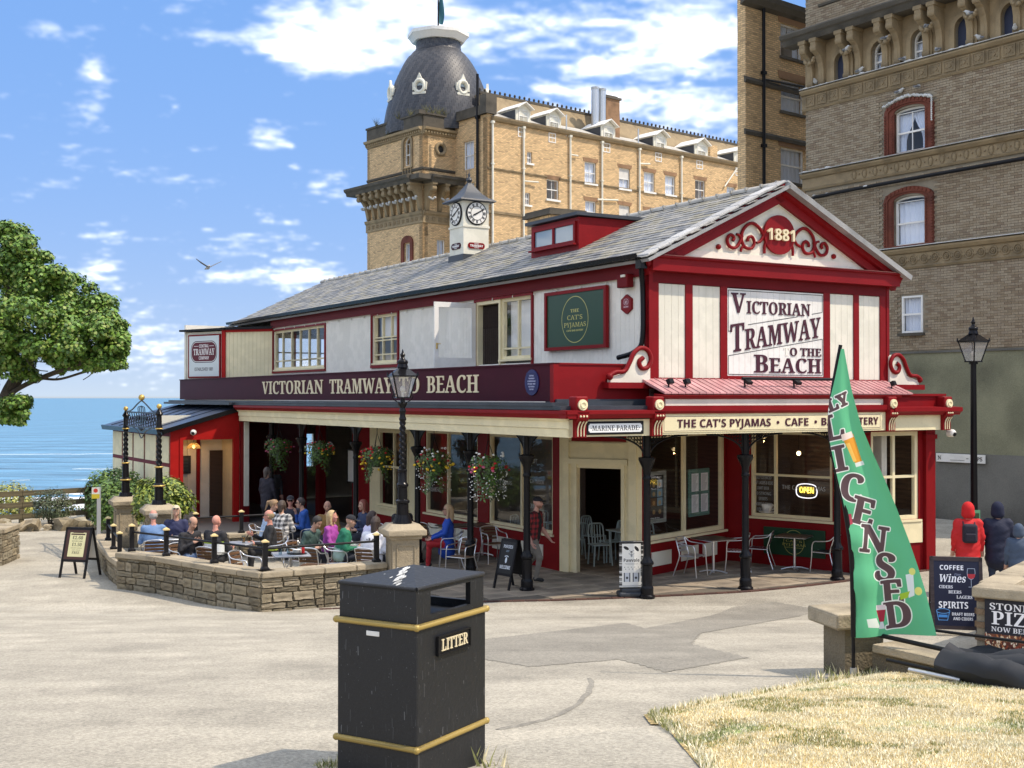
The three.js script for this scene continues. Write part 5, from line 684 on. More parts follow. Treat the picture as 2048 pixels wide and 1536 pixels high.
{
  const l = thing('street_lamp', 'black twisted lamp post with glass lantern standing on the terrace pillar', 'street lamp', [-2.02, 1.41, -22.35], .3, 'street lamps');
  baseCast(l, 0, 1); part(l, 'shaft', [twisted(1.2, 2.25, .062), lathe([[.06, 2.22], [.075, 2.26], [.055, 2.32], [.055, 2.4], [.07, 2.43], [.05, 2.5], [.085, 2.56], [.1, 2.6], [.05, 2.62], [.04, 2.7]])], M.blackGloss); lantern(l, 2.72, 1.15, frost); l.scale.set(.95, .86, .95);
  part(l, 'scroll_arm', [tube([[-.04, 2.6, 0], [-.18, 2.68, 0], [-.2, 2.76, 0], [-.13, 2.8, 0]], .01, 16, 5), tube([[.04, 2.6, 0], [.18, 2.68, 0], [.2, 2.76, 0], [.13, 2.8, 0]], .01, 16, 5)], M.blackGloss);
  const k = thing('street_lamp', 'plain slim black lamp post with lantern before the grey rendered wall', 'street lamp', [10.68, 0, -28], .5, 'street lamps');
  part(k, 'base', [CY(.11, .11, 1.0, 0, 0, 0), CY(.13, .09, .12, 0, 1.0, 0)], M.blackGloss); part(k, 'shaft', [CY(.085, .065, 3.55, 0, 1.0, 0)], M.blackGloss); part(k, 'collar', [CY(.1, .1, .05, 0, 4.52, 0)], M.blackGloss); lantern(k, 4.58, 1.15, frost);
  const po = thing('lamp_poster', 'small green framed picture notice strapped to the slim lamp post', 'notice', [10.62, .95, -27.86], .1); part(po, 'board', [B(.3, .42, .02)], M.posterGreen ||= std('posterGreen', C(.10, .30, .16), .6)); part(po, 'picture', [face(.25, .3).translate(0, -.01, .012)], canvasMat('posterPic', 64, 80, (x, w, h) => { x.fillStyle = '#28401f'; x.fillRect(0, 0, w, h); x.fillStyle = '#1b1b1b'; x.beginPath(); x.arc(30, 34, 16, 0, 7); x.fill(); x.fillStyle = '#d8d8d0'; x.beginPath(); x.arc(38, 52, 12, 0, 7); x.fill(); x.fillStyle = '#a8b04a'; x.fillRect(0, 62, 64, 18); }));
  const st = thing('street_sign', 'worn white street name plate on the grey wall behind the lamp post', 'sign', [13.62, 1.9, -36.78], -54.6 * Math.PI / 180); part(st, 'plate', [RB(1.7, .26, .03, .012)], M.white); part(st, 'plate_lettering', [textG('N', 'serif_bold', .12, .004, { x: -.72, y: -.06, z: .016 }), textG('PS', 'serif_bold', .12, .004, { x: .66, y: -.06, z: .016 }), B(.5, .01, .004, -.1, -.06, .017), B(.08, .015, .004, .25, 0, .017)], M.letterBlack);
}
{ // iron gate arch on two twisted columns
  const A = V3(-7.93, 1.33, -27.2), D = V3(-9.7, 1.25, -30.4), g = thing('gate_arch', 'black iron gate arch with gold balls on two twisted columns', 'arch', [0, 0, 0]);
  for (const p of [A, D]) { const c = part(g, 'column', [new THREE.CylinderGeometry(.15, .18, .12, 8).translate(0, .06, 0), lathe([[.1, .12], [.095, .4], [.12, .42], [.12, .46], [.085, .5], [.075, .85]]), twisted(.85, 1.72, .058), lathe([[.06, 1.7], [.08, 1.74], [.06, 1.8], [.055, 2.0], [.09, 2.05], [.05, 2.12], [.02, 2.18]])].map((q) => q.translate(p.x, p.y, p.z)), M.blackGloss); part(c, 'gold_ball', [SP(.06, p.x, p.y + 2.22, p.z, 10)], M.gold); part(c, 'gold_ring', [new THREE.TorusGeometry(.075, .016, 6, 16).rotateX(Math.PI / 2).translate(p.x, p.y + 1.72, p.z), new THREE.TorusGeometry(.085, .02, 6, 16).rotateX(Math.PI / 2).translate(p.x, p.y + .86, p.z), new THREE.TorusGeometry(.12, .02, 6, 16).rotateX(Math.PI / 2).translate(p.x, p.y + .44, p.z)], M.gold); }
  const P = (t, y) => [mixN(A.x, D.x, t), y, mixN(A.z, D.z, t)], y0 = 3.05, ir = [rod(P(.02, y0), P(.98, y0), .02), rod(P(.02, y0 + .34), P(.98, y0 + .34), .02), tube([P(.02, y0 + .34), P(.2, y0 + .4), P(.38, y0 + .55), P(.5, y0 + .62), P(.62, y0 + .55), P(.8, y0 + .4), P(.98, y0 + .34)], .018, 40, 5), tube([P(.2, y0), P(.38, y0 - .1), P(.5, y0 - .26), P(.62, y0 - .1), P(.8, y0)], .015, 30, 5)];
  for (let i = 0; i < 13; i++) { const t = .06 + i * .073; ir.push(tube([P(t, y0), P(t + .03, y0 + .1), P(t - .01, y0 + .2), P(t + .02, y0 + .34)], .011, 12, 4), tube([P(t, y0 + .1), P(t + .035, y0 + .14), P(t + .04, y0 + .22), P(t + .01, y0 + .25)], .009, 10, 4)); }
  for (let i = 0; i < 5; i++) { const t = .4 + i * .05; ir.push(tube([P(t, y0 + .34), P(t + .01, y0 + .45), P(.5, y0 + .5)], .01, 10, 4), tube([P(t, y0), P(.5, y0 - .1), P(1 - t, y0 - .02)], .009, 10, 4)); }
  part(g, 'ironwork', ir, M.blackGloss); part(g, 'gold_ball', [SP(.075, ...P(.5, y0 + .7), 12)], M.gold); part(g, 'ironwork_lettering', [textG('CLIFF', 'serif_bold', .2, .02, { width: 1.3 })].map((q) => q.applyMatrix4(new THREE.Matrix4().makeTranslation(...P(.5, y0 + .07)).multiply(new THREE.Matrix4().makeRotationY(Math.atan2(-(A.z - D.z), A.x - D.x))))), M.blackGloss);
}
// ---------- litter bin ----------
{
  const th = 59.4 * Math.PI / 180, b = thing('litter_bin', 'black square litter bin with gold bands and pitched top on the path', 'litter bin', [-.495, 1.66, -6.27], th);
  seed(50); const W = .656, D = .502, yB = 0, y1 = .27, y2 = .90, yT = 1.10;
  const binT = canvasMat('binSpeck', 512, 512, (x, w, h) => { x.fillStyle = '#26282b'; x.fillRect(0, 0, w, h); for (let i = 0; i < 5200; i++) { const v = 20 + Math.floor(rnd() * 46); x.fillStyle = `rgb(${v},${v + 1},${v + 3})`; x.fillRect(rnd() * w, rnd() * h, 1.5 + rnd() * 2, 1.5 + rnd() * 2); } for (let i = 0; i < 60; i++) { x.strokeStyle = `rgba(205,205,200,${.12 + rnd() * .6})`; x.lineWidth = .8 + rnd() * (i % 9 === 0 ? 4.5 : 1.6); const px = rnd() * w, py = rnd() * h; x.beginPath(); x.moveTo(px, py); x.lineTo(px + rnd() * 4 - 2, py + 6 + rnd() * 46); x.stroke(); } for (let i = 0; i < 70; i++) { x.fillStyle = 'rgba(200,200,195,.6)'; x.beginPath(); x.arc(rnd() * w, rnd() * h, .6 + rnd() * 1.6, 0, 7); x.fill(); } });
  binT.map.wrapS = binT.map.wrapT = THREE.RepeatWrapping; binT.map.repeat.set(1.4, 1.4); binT.roughness = .5; binT.bumpMap = coarseB; binT.bumpScale = .002; binT.color.setRGB(.5, .51, .54);
  part(b, 'body', [RB(W + .02, y2 - yB, D + .02, .012, W / 2, (y2 + yB) / 2, -D / 2)], binT);
  const o = .055; // hood: posts and beams leave an opening right through
  const hood = [Bx(0, .03, y2, yT, -D, 0), Bx(.03, .13, y2, yT, -.03, 0), Bx(.52, W, y2, yT, -.03, 0), Bx(.13, .52, y2, y2 + .045, -.03, 0), Bx(.13, .52, yT - .03, yT, -.03, 0), Bx(.03, W, yT - .03, yT, -D + .03, -.03), Bx(.03, .1, y2, yT - .03, -D, -D + .03), Bx(.1, W, yT - .03, yT, -D, -D + .03), Bx(.1, W, y2, y2 + .045, -D, -D + .03), Bx(W - .03, W, y2, y2 + .045, -D + .03, -.03), Bx(W - .03, W, y2 + .045, yT - .03, -.1, -.03), Bx(W - .03, W, y2 + .045, yT - .03, -D, -D + .08)]; void o; part(b, 'hood', hood, binT);
  const py = new THREE.BufferGeometry(), c = [W / 2, yT + .07, -D / 2], e = [[-.006, yT, .006], [W + .006, yT, .006], [W + .006, yT, -D - .006], [-.006, yT, -D - .006]], pos = []; for (let i = 0; i < 4; i++) pos.push(...e[i], ...e[(i + 1) % 4], ...c); py.setAttribute('position', new THREE.Float32BufferAttribute(pos, 3)); py.computeVertexNormals(); part(b, 'lid', [py, ...[[0, W, 0, 0], [0, W, -D, -D]].map(([p, q, z]) => rod([p, yT - .004, z], [q, yT - .004, z], .012)), rod([0, yT - .004, 0], [0, yT - .004, -D], .012), rod([W, yT - .004, 0], [W, yT - .004, -D], .012)], binT);
  for (const y of [y1, y2]) part(b, 'gold_band', [rod([-.015, y, .012], [W + .015, y, .012], .017), rod([-.015, y, -D - .012], [W + .015, y, -D - .012], .017), rod([-.012, y, .015], [-.012, y, -D - .015], .017), rod([W + .012, y, .015], [W + .012, y, -D - .015], .017), SP(.02, -.012, y, .012, 8), SP(.02, W + .012, y, .012, 8), SP(.02, -.012, y, -D - .012, 8)], M.bandGold ||= std('bandGold', C(.52, .37, .10), .45, { metalness: .25, map: coarseT }));
  const pl = part(b, 'name_plate', [RB(.32, .105, .016, .006, .325, .775, .014), Bx(.17, .48, .82, .828, .02, .028), Bx(.17, .48, .722, .73, .02, .028), Bx(.165, .173, .722, .828, .02, .028), Bx(.477, .485, .722, .828, .02, .028)], M.black); part(pl, 'plate_lettering', [textG('LITTER', 'serif_bold', .062, .006, { width: .255, x: .325, y: .745, z: .022 })], M.letter);
  part(b, 'maker_label', [RB(.085, .026, .006, .003).applyMatrix4(mat4(-.013, .845, -.27, -Math.PI / 2))], M.white);
  const sp = new THREE.BufferGeometry(); const q = []; const top = (u, v) => { const h = .07 * (1 - 2 * Math.max(Math.abs(u - .5), Math.abs(v - .5))); return [u * W, yT + h + .003, -v * D]; }; seed(52);
  for (let i = 0; i < 26; i++) { const u = i < 16 ? .06 + i * .025 + rr(-.02, .02) : rr(.1, .9), v = i < 16 ? .30 + i * .016 + rr(-.03, .03) : rr(.15, .9), r = i < 16 ? rr(.008, .022) : rr(.003, .008), n = 7; for (let k = 0; k < n; k++) { const a = k / n * 6.28, a2 = (k + 1) / n * 6.28, f = (t) => [u + r * Math.cos(t) * 1.9 / W * (1 + .3 * Math.sin(t * 3)), v + r * Math.sin(t) * .7 / D]; q.push(...top(u, v), ...top(...f(a)), ...top(...f(a2))); } } sp.setAttribute('position', new THREE.Float32BufferAttribute(q, 3)); sp.computeVertexNormals(); part(b, 'bird_droppings', [sp], M.guano);
}
// ---------- signs on the tramway building ----------
{
  // gable lettering
  const g = onTw('gable_sign', 'Victorian Tramway to the Beach lettering on the white boards of the gable', 'sign', 4.28, .768, 4.18); const W = 2.63;
  const cap = (big, rest, x, y, s1, s2, w, slopeK = 0) => { const a = textG(big, 'serif_bold', s1, .014), b = textG(rest, 'serif_bold', s2, .014); a.computeBoundingBox(); b.computeBoundingBox(); const wa = a.boundingBox.max.x - a.boundingBox.min.x, wb = b.boundingBox.max.x - b.boundingBox.min.x, gap = .03; a.translate(wa / 2, 0, 0); b.translate(wa + gap + wb / 2, 0, 0); const k = w / (wa + gap + wb); for (const q of [a, b]) { q.scale(k, 1, 1); const p = q.attributes.position; for (let i = 0; i < p.count; i++) p.setY(i, p.getY(i) + p.getX(i) * slopeK); q.translate(x, y, 0); q.computeVertexNormals(); } return [a, b]; };
  const v = cap('V', 'ICTORIAN', .10, 1.255, .40, .25, 2.15, 0), t = cap('T', 'RAMWAY', .08, .46, .56, .42, 2.46, .15), be = cap('B', 'EACH', .70, .075, .36, .30, 1.86);
  part(g, 'lettering', v, M.letterWine); part(g, 'lettering', t, M.letterWine); part(g, 'lettering', [textG('O THE', 'serif_bold', .165, .014, { width: .88, x: 2.12, y: .425 })], M.letterWine); part(g, 'faded_letter', [textG('T', 'serif_bold', .165, .006, { width: .15, x: 1.58, y: .425 })], M.greyWall); part(g, 'lettering', be, M.letterWine);
  const line = (x0, y0, x1, y1) => rod([x0, y0, .002], [x1, y1, .002], .006, .006, 4);
  part(g, 'border_line', [line(.03, 1.70, W - .03, 1.70), line(.03, .03, W - .03, .03), line(.03, .88, .03, 1.70), line(W - .03, 1.35, W - .03, 1.70), line(.55, 1.03, 1.9, 1.235), line(2.3, 1.3, W - .03, 1.35), line(.03, .88, .12, .9), line(.03, .40, W - .03, .79), line(.03, .03, .03, .40), line(W - .03, .03, W - .03, .79)], M.letterBlack);
  // green cafe board on the long side
  const catLogo = (x, w, h, ring) => { x.fillStyle = '#0c3a22'; x.fillRect(0, 0, w, h); x.strokeStyle = '#b9b062'; x.lineWidth = w * .008; x.beginPath(); x.ellipse(w / 2, h / 2, ring[0] * w, ring[1] * h, 0, 0, 7); x.stroke(); const f = '#c6b963'; ctext(x, '≡THE≡', w / 2, h * .33, `bold ${h * .085}px serif`, f, w * .22); ctext(x, "CAT'S", w / 2, h * .46, `${h * .12}px serif`, f, w * .28); ctext(x, 'PYJAMAS', w / 2, h * .60, `${h * .12}px serif`, f, w * .40); ctext(x, 'CAFE·BAR·EATERY', w / 2, h * .71, `bold ${h * .05}px sans-serif`, f, w * .30); };
  const c = onTw('cafe_sign', 'green cafe sign with gold oval lettering on the upper side wall', 'sign', 2.30, 3.14, 5.36, SIDE); part(c, 'board', [B(2.15, 1.18, .05, 0, 0, .025)], M.greenSign); part(c, 'print', [face(2.05, 1.08).translate(0, 0, .053)], canvasMat('catSign', 1024, 540, (x, w, h) => catLogo(x, w, h, [.235, .44]), { roughness: .35 })); part(c, 'sign_frame', [Bx(-1.13, 1.13, .55, .62, 0, .08), Bx(-1.13, 1.13, -.62, -.55, 0, .08), Bx(-1.13, -1.05, -.55, .55, 0, .08), Bx(1.05, 1.13, -.55, .55, 0, .08)], M.red);
  const c2s = run([6.85, 3.72], [7.75, .8]); const gp = V3(1.72, .57, .02).applyMatrix4(c2s.m); const c2 = onTw('cafe_wall_sign', 'green cafe panel with round gold logo under the shop window', 'sign', gp.x, -gp.z, gp.y, c2s.turn); part(c2, 'board', [B(1.5, .6, .02, 0, 0, .012)], M.greenSign); part(c2, 'print', [face(1.46, .56).translate(0, 0, .024)], canvasMat('catPanel', 768, 300, (x, w, h) => catLogo(x, w, h, [.17, .47]), { roughness: .4 }));
  // company sign on the bay
  const bs = run([.42, 24.75], [1.2, 22.8]), bp = V3(1.02, 5.18, .03).applyMatrix4(bs.m), co = onTw('company_sign', 'white company sign with burgundy badge on the far bay, Established 1881', 'sign', bp.x, -bp.z, bp.y, bs.turn);
  part(co, 'board', [B(1.72, 1.5, .04)], M.red); part(co, 'print', [face(1.6, 1.4).translate(0, 0, .023)], canvasMat('company', 640, 560, (x, w, h) => { x.fillStyle = '#d5dcd9'; x.fillRect(0, 0, w, h); const rrx = (a, b, cw, ch, r, f) => { x.fillStyle = f; x.beginPath(); x.moveTo(a + r, b); x.arcTo(a + cw, b, a + cw, b + ch, r); x.arcTo(a + cw, b + ch, a, b + ch, r); x.arcTo(a, b + ch, a, b, r); x.arcTo(a, b, a + cw, b, r); x.closePath(); x.fill(); }; rrx(40, 70, 560, 300, 120, '#2b1218'); rrx(50, 80, 540, 280, 112, '#f0f0ea'); rrx(58, 88, 524, 264, 105, '#5e0f22'); ctext(x, 'CENTRAL', 320, 140, 'bold 60px sans-serif', '#f0eee6', 210); x.fillStyle = '#f0eee6'; x.fillRect(105, 138, 100, 6); x.fillRect(435, 138, 100, 6); ctext(x, 'TRAMWAY', 320, 222, 'bold 120px serif', '#f0eee6', 450); ctext(x, 'COMPANY', 320, 305, 'bold 62px sans-serif', '#f0eee6', 220); ctext(x, 'ESTABLISHED 1881', 320, 460, 'bold 62px sans-serif', '#3a3430', 400); }));
  // street name plate
  const mp = onTw('street_name_plate', 'white Marine Parade name plate with black border over the corner door', 'sign', .98, -.012, 3.21); part(mp, 'plate', [RB(1.26, .235, .03, .012)], M.black); part(mp, 'print', [face(1.2, .18).translate(0, 0, .017)], canvasMat('marine', 800, 120, (x, w, h) => { x.fillStyle = '#0c0c0e'; x.fillRect(0, 0, w, h); x.fillStyle = '#e9ebe9'; x.fillRect(10, 8, w - 20, h - 16); x.fillStyle = '#0c0c0e'; for (const [a, b] of [[10, 8], [w - 10, 8], [10, h - 8], [w - 10, h - 8]]) { x.beginPath(); x.arc(a, b, 18, 0, 7); x.fill(); } ctext(x, '·MARINE PARADE·', w / 2, h / 2 + 2, 'bold 84px serif', '#15151a', w - 70); }));
  const pq = onTw('blue_plaque', 'round blue heritage plaque at the near end of the parapet', 'plaque', .205, 1.53, 4.03, SIDE); part(pq, 'disc', [new THREE.CylinderGeometry(.24, .24, .03, 32).rotateX(Math.PI / 2)], M.plaque = std('plaque', C(.012, .014, .10), .4)); part(pq, 'print', [face(.36, .36).translate(0, 0, .017)], canvasMat('plaqueTxt', 256, 256, (x, w, h) => { x.fillStyle = '#171a52'; x.fillRect(0, 0, w, h); ['CENTRAL', 'TRAMWAY', 'SCARBOROUGH', 'OPENED 1881', 'RESTORED', 'THE FIRST'].forEach((s, i) => ctext(x, s, 128, 40 + i * 36, 'bold 26px sans-serif', '#c9cce0', [120, 150, 200, 200, 150, 110][i])); }));
  const al = onTw('alarm_box', 'hexagonal red alarm box beside the green cafe sign', 'alarm box', 2.34, 1.43, 5.56, SIDE); part(al, 'case', [new THREE.CylinderGeometry(.19, .2, .1, 6).rotateX(Math.PI / 2).rotateZ(0)], M.red); part(al, 'badge', [face(.22, .2).translate(0, .02, .052)], canvasMat('alarm', 128, 116, (x, w, h) => { x.fillStyle = '#7a1220'; x.fillRect(0, 0, w, h); x.strokeStyle = '#d8c8ca'; x.lineWidth = 4; x.beginPath(); x.ellipse(64, 44, 46, 34, 0, 0, 7); x.stroke(); ctext(x, 'A1', 64, 46, 'bold 46px serif', '#e6dcdc'); ctext(x, 'SECURITY', 64, 98, 'bold 20px sans-serif', '#e6dcdc', 90); }));
  const sb = onTw('alarm_siren', 'dark red siren box high under the eaves by the downpipe', 'siren box', 2.3, 1.35, 6.0, SIDE); part(sb, 'case', [RB(.34, .26, .16, .02, 0, 0, .09)], M.redDeep); part(sb, 'lens', [RB(.14, .05, .03, .01, .05, .09, .18)], M.creamLight);
  // floodlights and bar over the awning, cameras
  const fb = onTw('floodlight_bar', 'black floodlight bar fixed above the pink awning', 'light bar', 5.6, .3, 4.02); part(fb, 'bar', [rod([-1.35, .1, 0], [1.35, .1, 0], .03), ...[-1.3, 0, 1.3].map((x) => rod([x, .1, 0], [x, -.07, .02], .018))], M.black); for (const x of [-1.25, .05, 1.2]) part(fb, 'lamp_head', [RB(.14, .07, .12, .015, x, .03, .07, 0, .5)], M.black);
  [[2.45, 'small black floodlight on the awning above the left console'], [2.85, 'second small black floodlight along the awning from the corner console'], [8.45, 'small black floodlight on the awning by the bay console']].forEach(([a, l]) => { const f = onTw('floodlight', l, 'floodlight', a, .32, 3.98, 0, 'small awning floodlights'); part(f, 'head', [RB(.16, .1, .09, .015, 0, .07, .05, .4, -.4)], M.black); part(f, 'arm', [rod([0, -.04, 0], [0, .06, .02], .015)], M.black); });
  const cam = (l, pos, turn) => { const q = thing('security_camera', l, 'camera', pos, turn, 'white dome security cameras'); part(q, 'mount', [CY(.03, .03, .08, 0, -.04, -.06)], M.white); part(q, 'dome', [SP(.085, 0, 0, 0, 14), new THREE.CylinderGeometry(.085, .085, .08, 14).rotateX(Math.PI / 2).translate(0, 0, -.05)], M.white); part(q, 'lens', [SP(.05, 0, -.02, .055, 10)], M.black); };
  cam('white dome security camera on the burgundy pier of the bay', inTw(9.95, -.02, 2.98), .5); cam('white dome security camera on the red wall of the kiosk', inTw(-1.35, 17.86, 2.72), .1);
  // neon signs and the bulb behind the glass
  const neon = (a, b, h, turn, l) => { const n = onTw('open_sign', l, 'neon sign', a, b, h, turn, 'lit open signs'); part(n, 'panel', [RB(.46, .24, .02, .01)], M.dark); part(n, 'border_tube', [tube([[-.22, -.11, .02], [.22, -.11, .02], [.22, .11, .02], [-.22, .11, .02]], .011, 40, 6, true)], M.neonW ||= std('neonW', C(.6, .6, .65), .4, { emissive: C(.9, .9, 1), emissiveIntensity: .9 })); part(n, 'open_tube', [textG('OPEN', 'sans_bold', .13, .015, { width: .34, y: -.045, z: .012 })], M.neonY ||= std('neonY', C(.6, .5, .1), .4, { emissive: C(1, .72, .08), emissiveIntensity: 1.6 })); const li = new THREE.PointLight(0xffd070, .05); li.position.set(0, 0, .12); n.add(li); };
  { const q = V3(1.95, 1.7, -.13).applyMatrix4(c2s.m); neon(q.x, -q.z, q.y, c2s.turn, 'lit yellow open sign in the window beside the feather flag'); } neon(2.78, 8.3, 1.98, SIDE, 'lit yellow open sign behind the side window and hanging basket');
  const lampAt = (l, p) => { const n = thing('pendant_bulb', l, 'pendant lamp', p, 0, 'glowing pendant bulbs'); part(n, 'cord', [rod([0, .08, 0], [0, .9, 0], .006)], M.black); part(n, 'bulb', [SP(.05, 0, 0, 0, 10)], M.bulbGlow ||= std('bulbGlow', C(.8, .7, .5), .4, { emissive: C(1, .72, .36), emissiveIntensity: 4 })); const li = new THREE.PointLight(0xffc070, .12); li.position.set(0, -.1, 0); n.add(li); };
  { const q = V3(1.55, 2.5, -.5).applyMatrix4(c2s.m); lampAt('glowing round bulb hanging behind the window by the flag', inTw(q.x, -q.z, q.y)); } lampAt('glowing bulb hanging inside the slanted shop window', inTw(4.0, 3.6, 2.75)); lampAt('glowing bulb inside the last side window before the door', inTw(3.2, 5.0, 2.85));
  const kl = thing('kiosk_lamp', 'lit glass shade lamp hanging in the kiosk doorway', 'pendant lamp', inTw(-1.0, 19.0, 2.2)); part(kl, 'shade', [new THREE.LatheGeometry([[.05, .18], [.1, .16], [.2, .06], [.23, 0]].map((p) => new THREE.Vector2(...p)), 20)], M.shadeG ||= new THREE.MeshPhysicalMaterial({ color: C(.7, .6, .35), roughness: .3, transmission: .6, thickness: 0 })); part(kl, 'bulb', [SP(.05, 0, .06, 0, 8)], M.bulbGlow); part(kl, 'cord', [rod([0, .18, 0], [0, 1.0, 0], .008)], M.black); { const li = new THREE.PointLight(0xffc890, .5); li.position.y = -.03; kl.add(li); }
  const tv = thing('wall_screen', 'dark flat screen on the cream wall inside the kiosk', 'screen', inTw(-1.38, 19.64, 1.68), TT); part(tv, 'case', [B(.95, .55, .06)], M.black); part(tv, 'screen_face', [face(.9, .5).translate(0, 0, .032)], canvasMat('tvface', 128, 72, (x, w, h) => { x.fillStyle = '#101820'; x.fillRect(0, 0, w, h); x.fillStyle = '#2c3a44'; x.fillRect(6, 6, 50, 60); x.fillStyle = '#26323c'; for (let i = 0; i < 4; i++) x.fillRect(62, 8 + i * 15, 58, 10); }));
  // menu boards standing inside the slanted window, cup on the sill, window lettering
  const ss = run([3.56, 2.6], [6.85, 3.72]), inS = (x, y, z) => { const q = V3(x, y, z).applyMatrix4(ss.m); return [q.x, -q.z, q.y]; };
  const ch = (x, w, h) => { x.fillStyle = '#14181a'; x.fillRect(0, 0, w, h); ctext(x, 'Food with a Story', w / 2, h * .06, `bold ${h * .05}px serif`, '#e8e8e2', w * .8); seed(61); for (let j = 0; j < 4; j++) for (let i = 0; i < 3; i++) { const c = [[70, 90, 96], [120, 150, 165], [96, 70, 44], [40, 48, 50], [170, 182, 186]][Math.floor(rnd() * 5)]; x.fillStyle = `rgb(${c})`; x.fillRect(w * (.05 + i * .31), h * (.12 + j * .2), w * .28, h * .18); x.fillStyle = 'rgba(190,150,90,.7)'; x.beginPath(); x.arc(w * (.19 + i * .31), h * (.23 + j * .2), w * .07, 0, 7); x.fill(); } ctext(x, 'serving all day', w / 2, h * .965, `bold ${h * .04}px serif`, '#e8e8e2', w * .6); };
  const m1 = onTw('photo_menu', 'grey framed board of food photographs inside the slanted window', 'menu board', ...inS(.78, 1.62, -.22), ss.turn); part(m1, 'board_frame', [Bx(-.44, .44, -.55, -.47, -.03, .03), Bx(-.44, .44, .47, .55, -.03, .03), Bx(-.44, -.36, -.47, .47, -.03, .03), Bx(.36, .44, -.47, .47, -.03, .03)], M.greyWood); part(m1, 'print', [face(.74, .96)], canvasMat('foodPrint', 384, 512, ch));
  const m2 = onTw('menu_frame', 'teal framed board with four menu sheets inside the slanted window', 'menu board', ...inS(2.6, 1.62, -.22), ss.turn); part(m2, 'board', [RB(.86, 1.06, .05, .01)], M.tealWood); for (const [a, b] of [[-.2, .23], [.2, .23], [-.2, -.24], [.2, -.24]]) part(m2, 'menu_sheet', [face(.3, .4).translate(a, b, .03)], M.menuSheet ||= canvasMat('menuSheet', 128, 170, (x, w, h) => { x.fillStyle = '#dfe3e6'; x.fillRect(0, 0, w, h); x.fillStyle = '#8d949a'; for (let i = 0; i < 17; i++) x.fillRect(14, 12 + i * 9, 60 + ((i * 37) % 42), 3); }));
  const winText = (l, a, b, h, turn, lines, W, H, nm) => { const q = onTw('window_lettering', l, 'window lettering', a, b, h, turn); part(q, 'lettering', lines.map(([s, y, w]) => textG(s, 'sans_regular', H, .002, { width: w, y })), M.letterPale ||= std('letterPale', C(.45, .46, .44), .7)); void W; void nm; };
  { const q = V3(.9, 1.2, .0 - .06).applyMatrix4(c2s.m); winText('pale list of drinks lettered on the narrow window pane', q.x, -q.z, q.y, c2s.turn, [['FULLY LICENCED', .72, .42], ['CRAFT LAGERS & BEERS', .6, .5], ['CRAFT BEER', .48, .3], ['10 STRONG', .36, .4], ['SPIRITS', .24, .22], ['LAGERS & CIDERS', .12, .44], ['COCKTAILS', 0, .3]], .5, .07); }
  { const q = V3(1.9, 1.72, -.062).applyMatrix4(c2s.m); winText('pale cafe name lettered across the wide pane behind open sign', q.x, -q.z, q.y, c2s.turn, [["THE CAT'S PYJAMAS", 0, 1.05]], 1, .09); }
  winText('pale cafe name lettered on the side window by the striding man', 2.545, 6.6, 1.75, SIDE, [["CAT'S PYJAMAS", 0, .9], ['CAFE BAR', -.13, .5]], 1, .09); winText('pale lunch and licensed lettering on the last side window', 2.545, 5.2, 1.3, SIDE, [['HOT', 1.0, .3], ['LUNCH WEEK', .55, .85], ['LICENSED', 0, .6]], 1, .09); winText('pale gin lettering on the dark side window behind basket', 2.545, 9.9, 1.6, SIDE, [['gin', .2, .4], ['BREAKFAST', -.25, .8]], 1, .12);
  { const q = V3(.95, 1.16, -.16).applyMatrix4(c2s.m), p = inTw(q.x, -q.z, q.y), u = thing('coffee_cup', 'large white coffee cup on the window sill below drinks list', 'cup', p, TT); part(u, 'bowl', [lathe([[0, 0], [.06, 0], [.09, .04], [.13, .16], [.135, .19], [.12, .185], [.08, .05], [0, .04]], 18)], M.white); part(u, 'handle', [new THREE.TorusGeometry(.05, .014, 6, 14).translate(.16, .11, 0)], M.white); part(u, 'saucer', [lathe([[0, -.015], [.12, -.01], [.19, .02], [.19, .03], [.1, .0], [0, 0]], 20)], M.white); }
  // wavy pink drift of awning? flat notices by the hall
  const nt = onTw('wall_notice', 'pale framed notice on the dark hall post behind the diners', 'notice', 2.5, 15.1, 1.75, SIDE); part(nt, 'sheet', [B(.5, .9, .02)], M.blind); part(nt, 'notice_frame', [Bx(-.28, .28, .45, .48, -.01, .02), Bx(-.28, .28, -.48, -.45, -.01, .02)], M.black);
}
{ // stone walls across the roads on either hand, outside the picture; the shop windows mirror them
  const ct = tex(512, (u, v) => { const NY = 14, y = v * NY, j = Math.floor(y), x = u * 7 + hash2(j, 3) * 3, i = Math.floor(x), fx = x - i, fy = y - j, e = fx < .03 || fx > .97 || fy < .1 || fy > .92, k = .5 + .5 * hash2(((i % 7) + 7) % 7, j) + .2 * (fbm(u * 40, v * 40, 2, 40) - .5); return e ? [.22, .19, .15] : [k * .78, k * .68, k * .52]; }, true, 1 / 3);
  std('rubble', C(.5, .5, .5), .95, { map: ct });
  const wl = (l, x0, x1, z0, z1, h) => { const w = thing('boundary_wall', l, 'wall'); part(w, 'wall_core', [Bx(x0, x1, -1, h, z0, z1)], M.rubble); part(w, 'coping', [Bx(x0 - .06, x1 + .06, h, h + .14, z0, z1)], M.coping); };
  wl('rubble stone wall across the road beyond the bay window', 23, 23.5, -34, 6, 5.2); wl('rubble stone wall along the upper side of the path', -20.5, -20, -24, 8, 4.2); wl('rubble stone wall at the top of the road behind the viewer', -20, 23, 13, 13.5, 5.5);
}
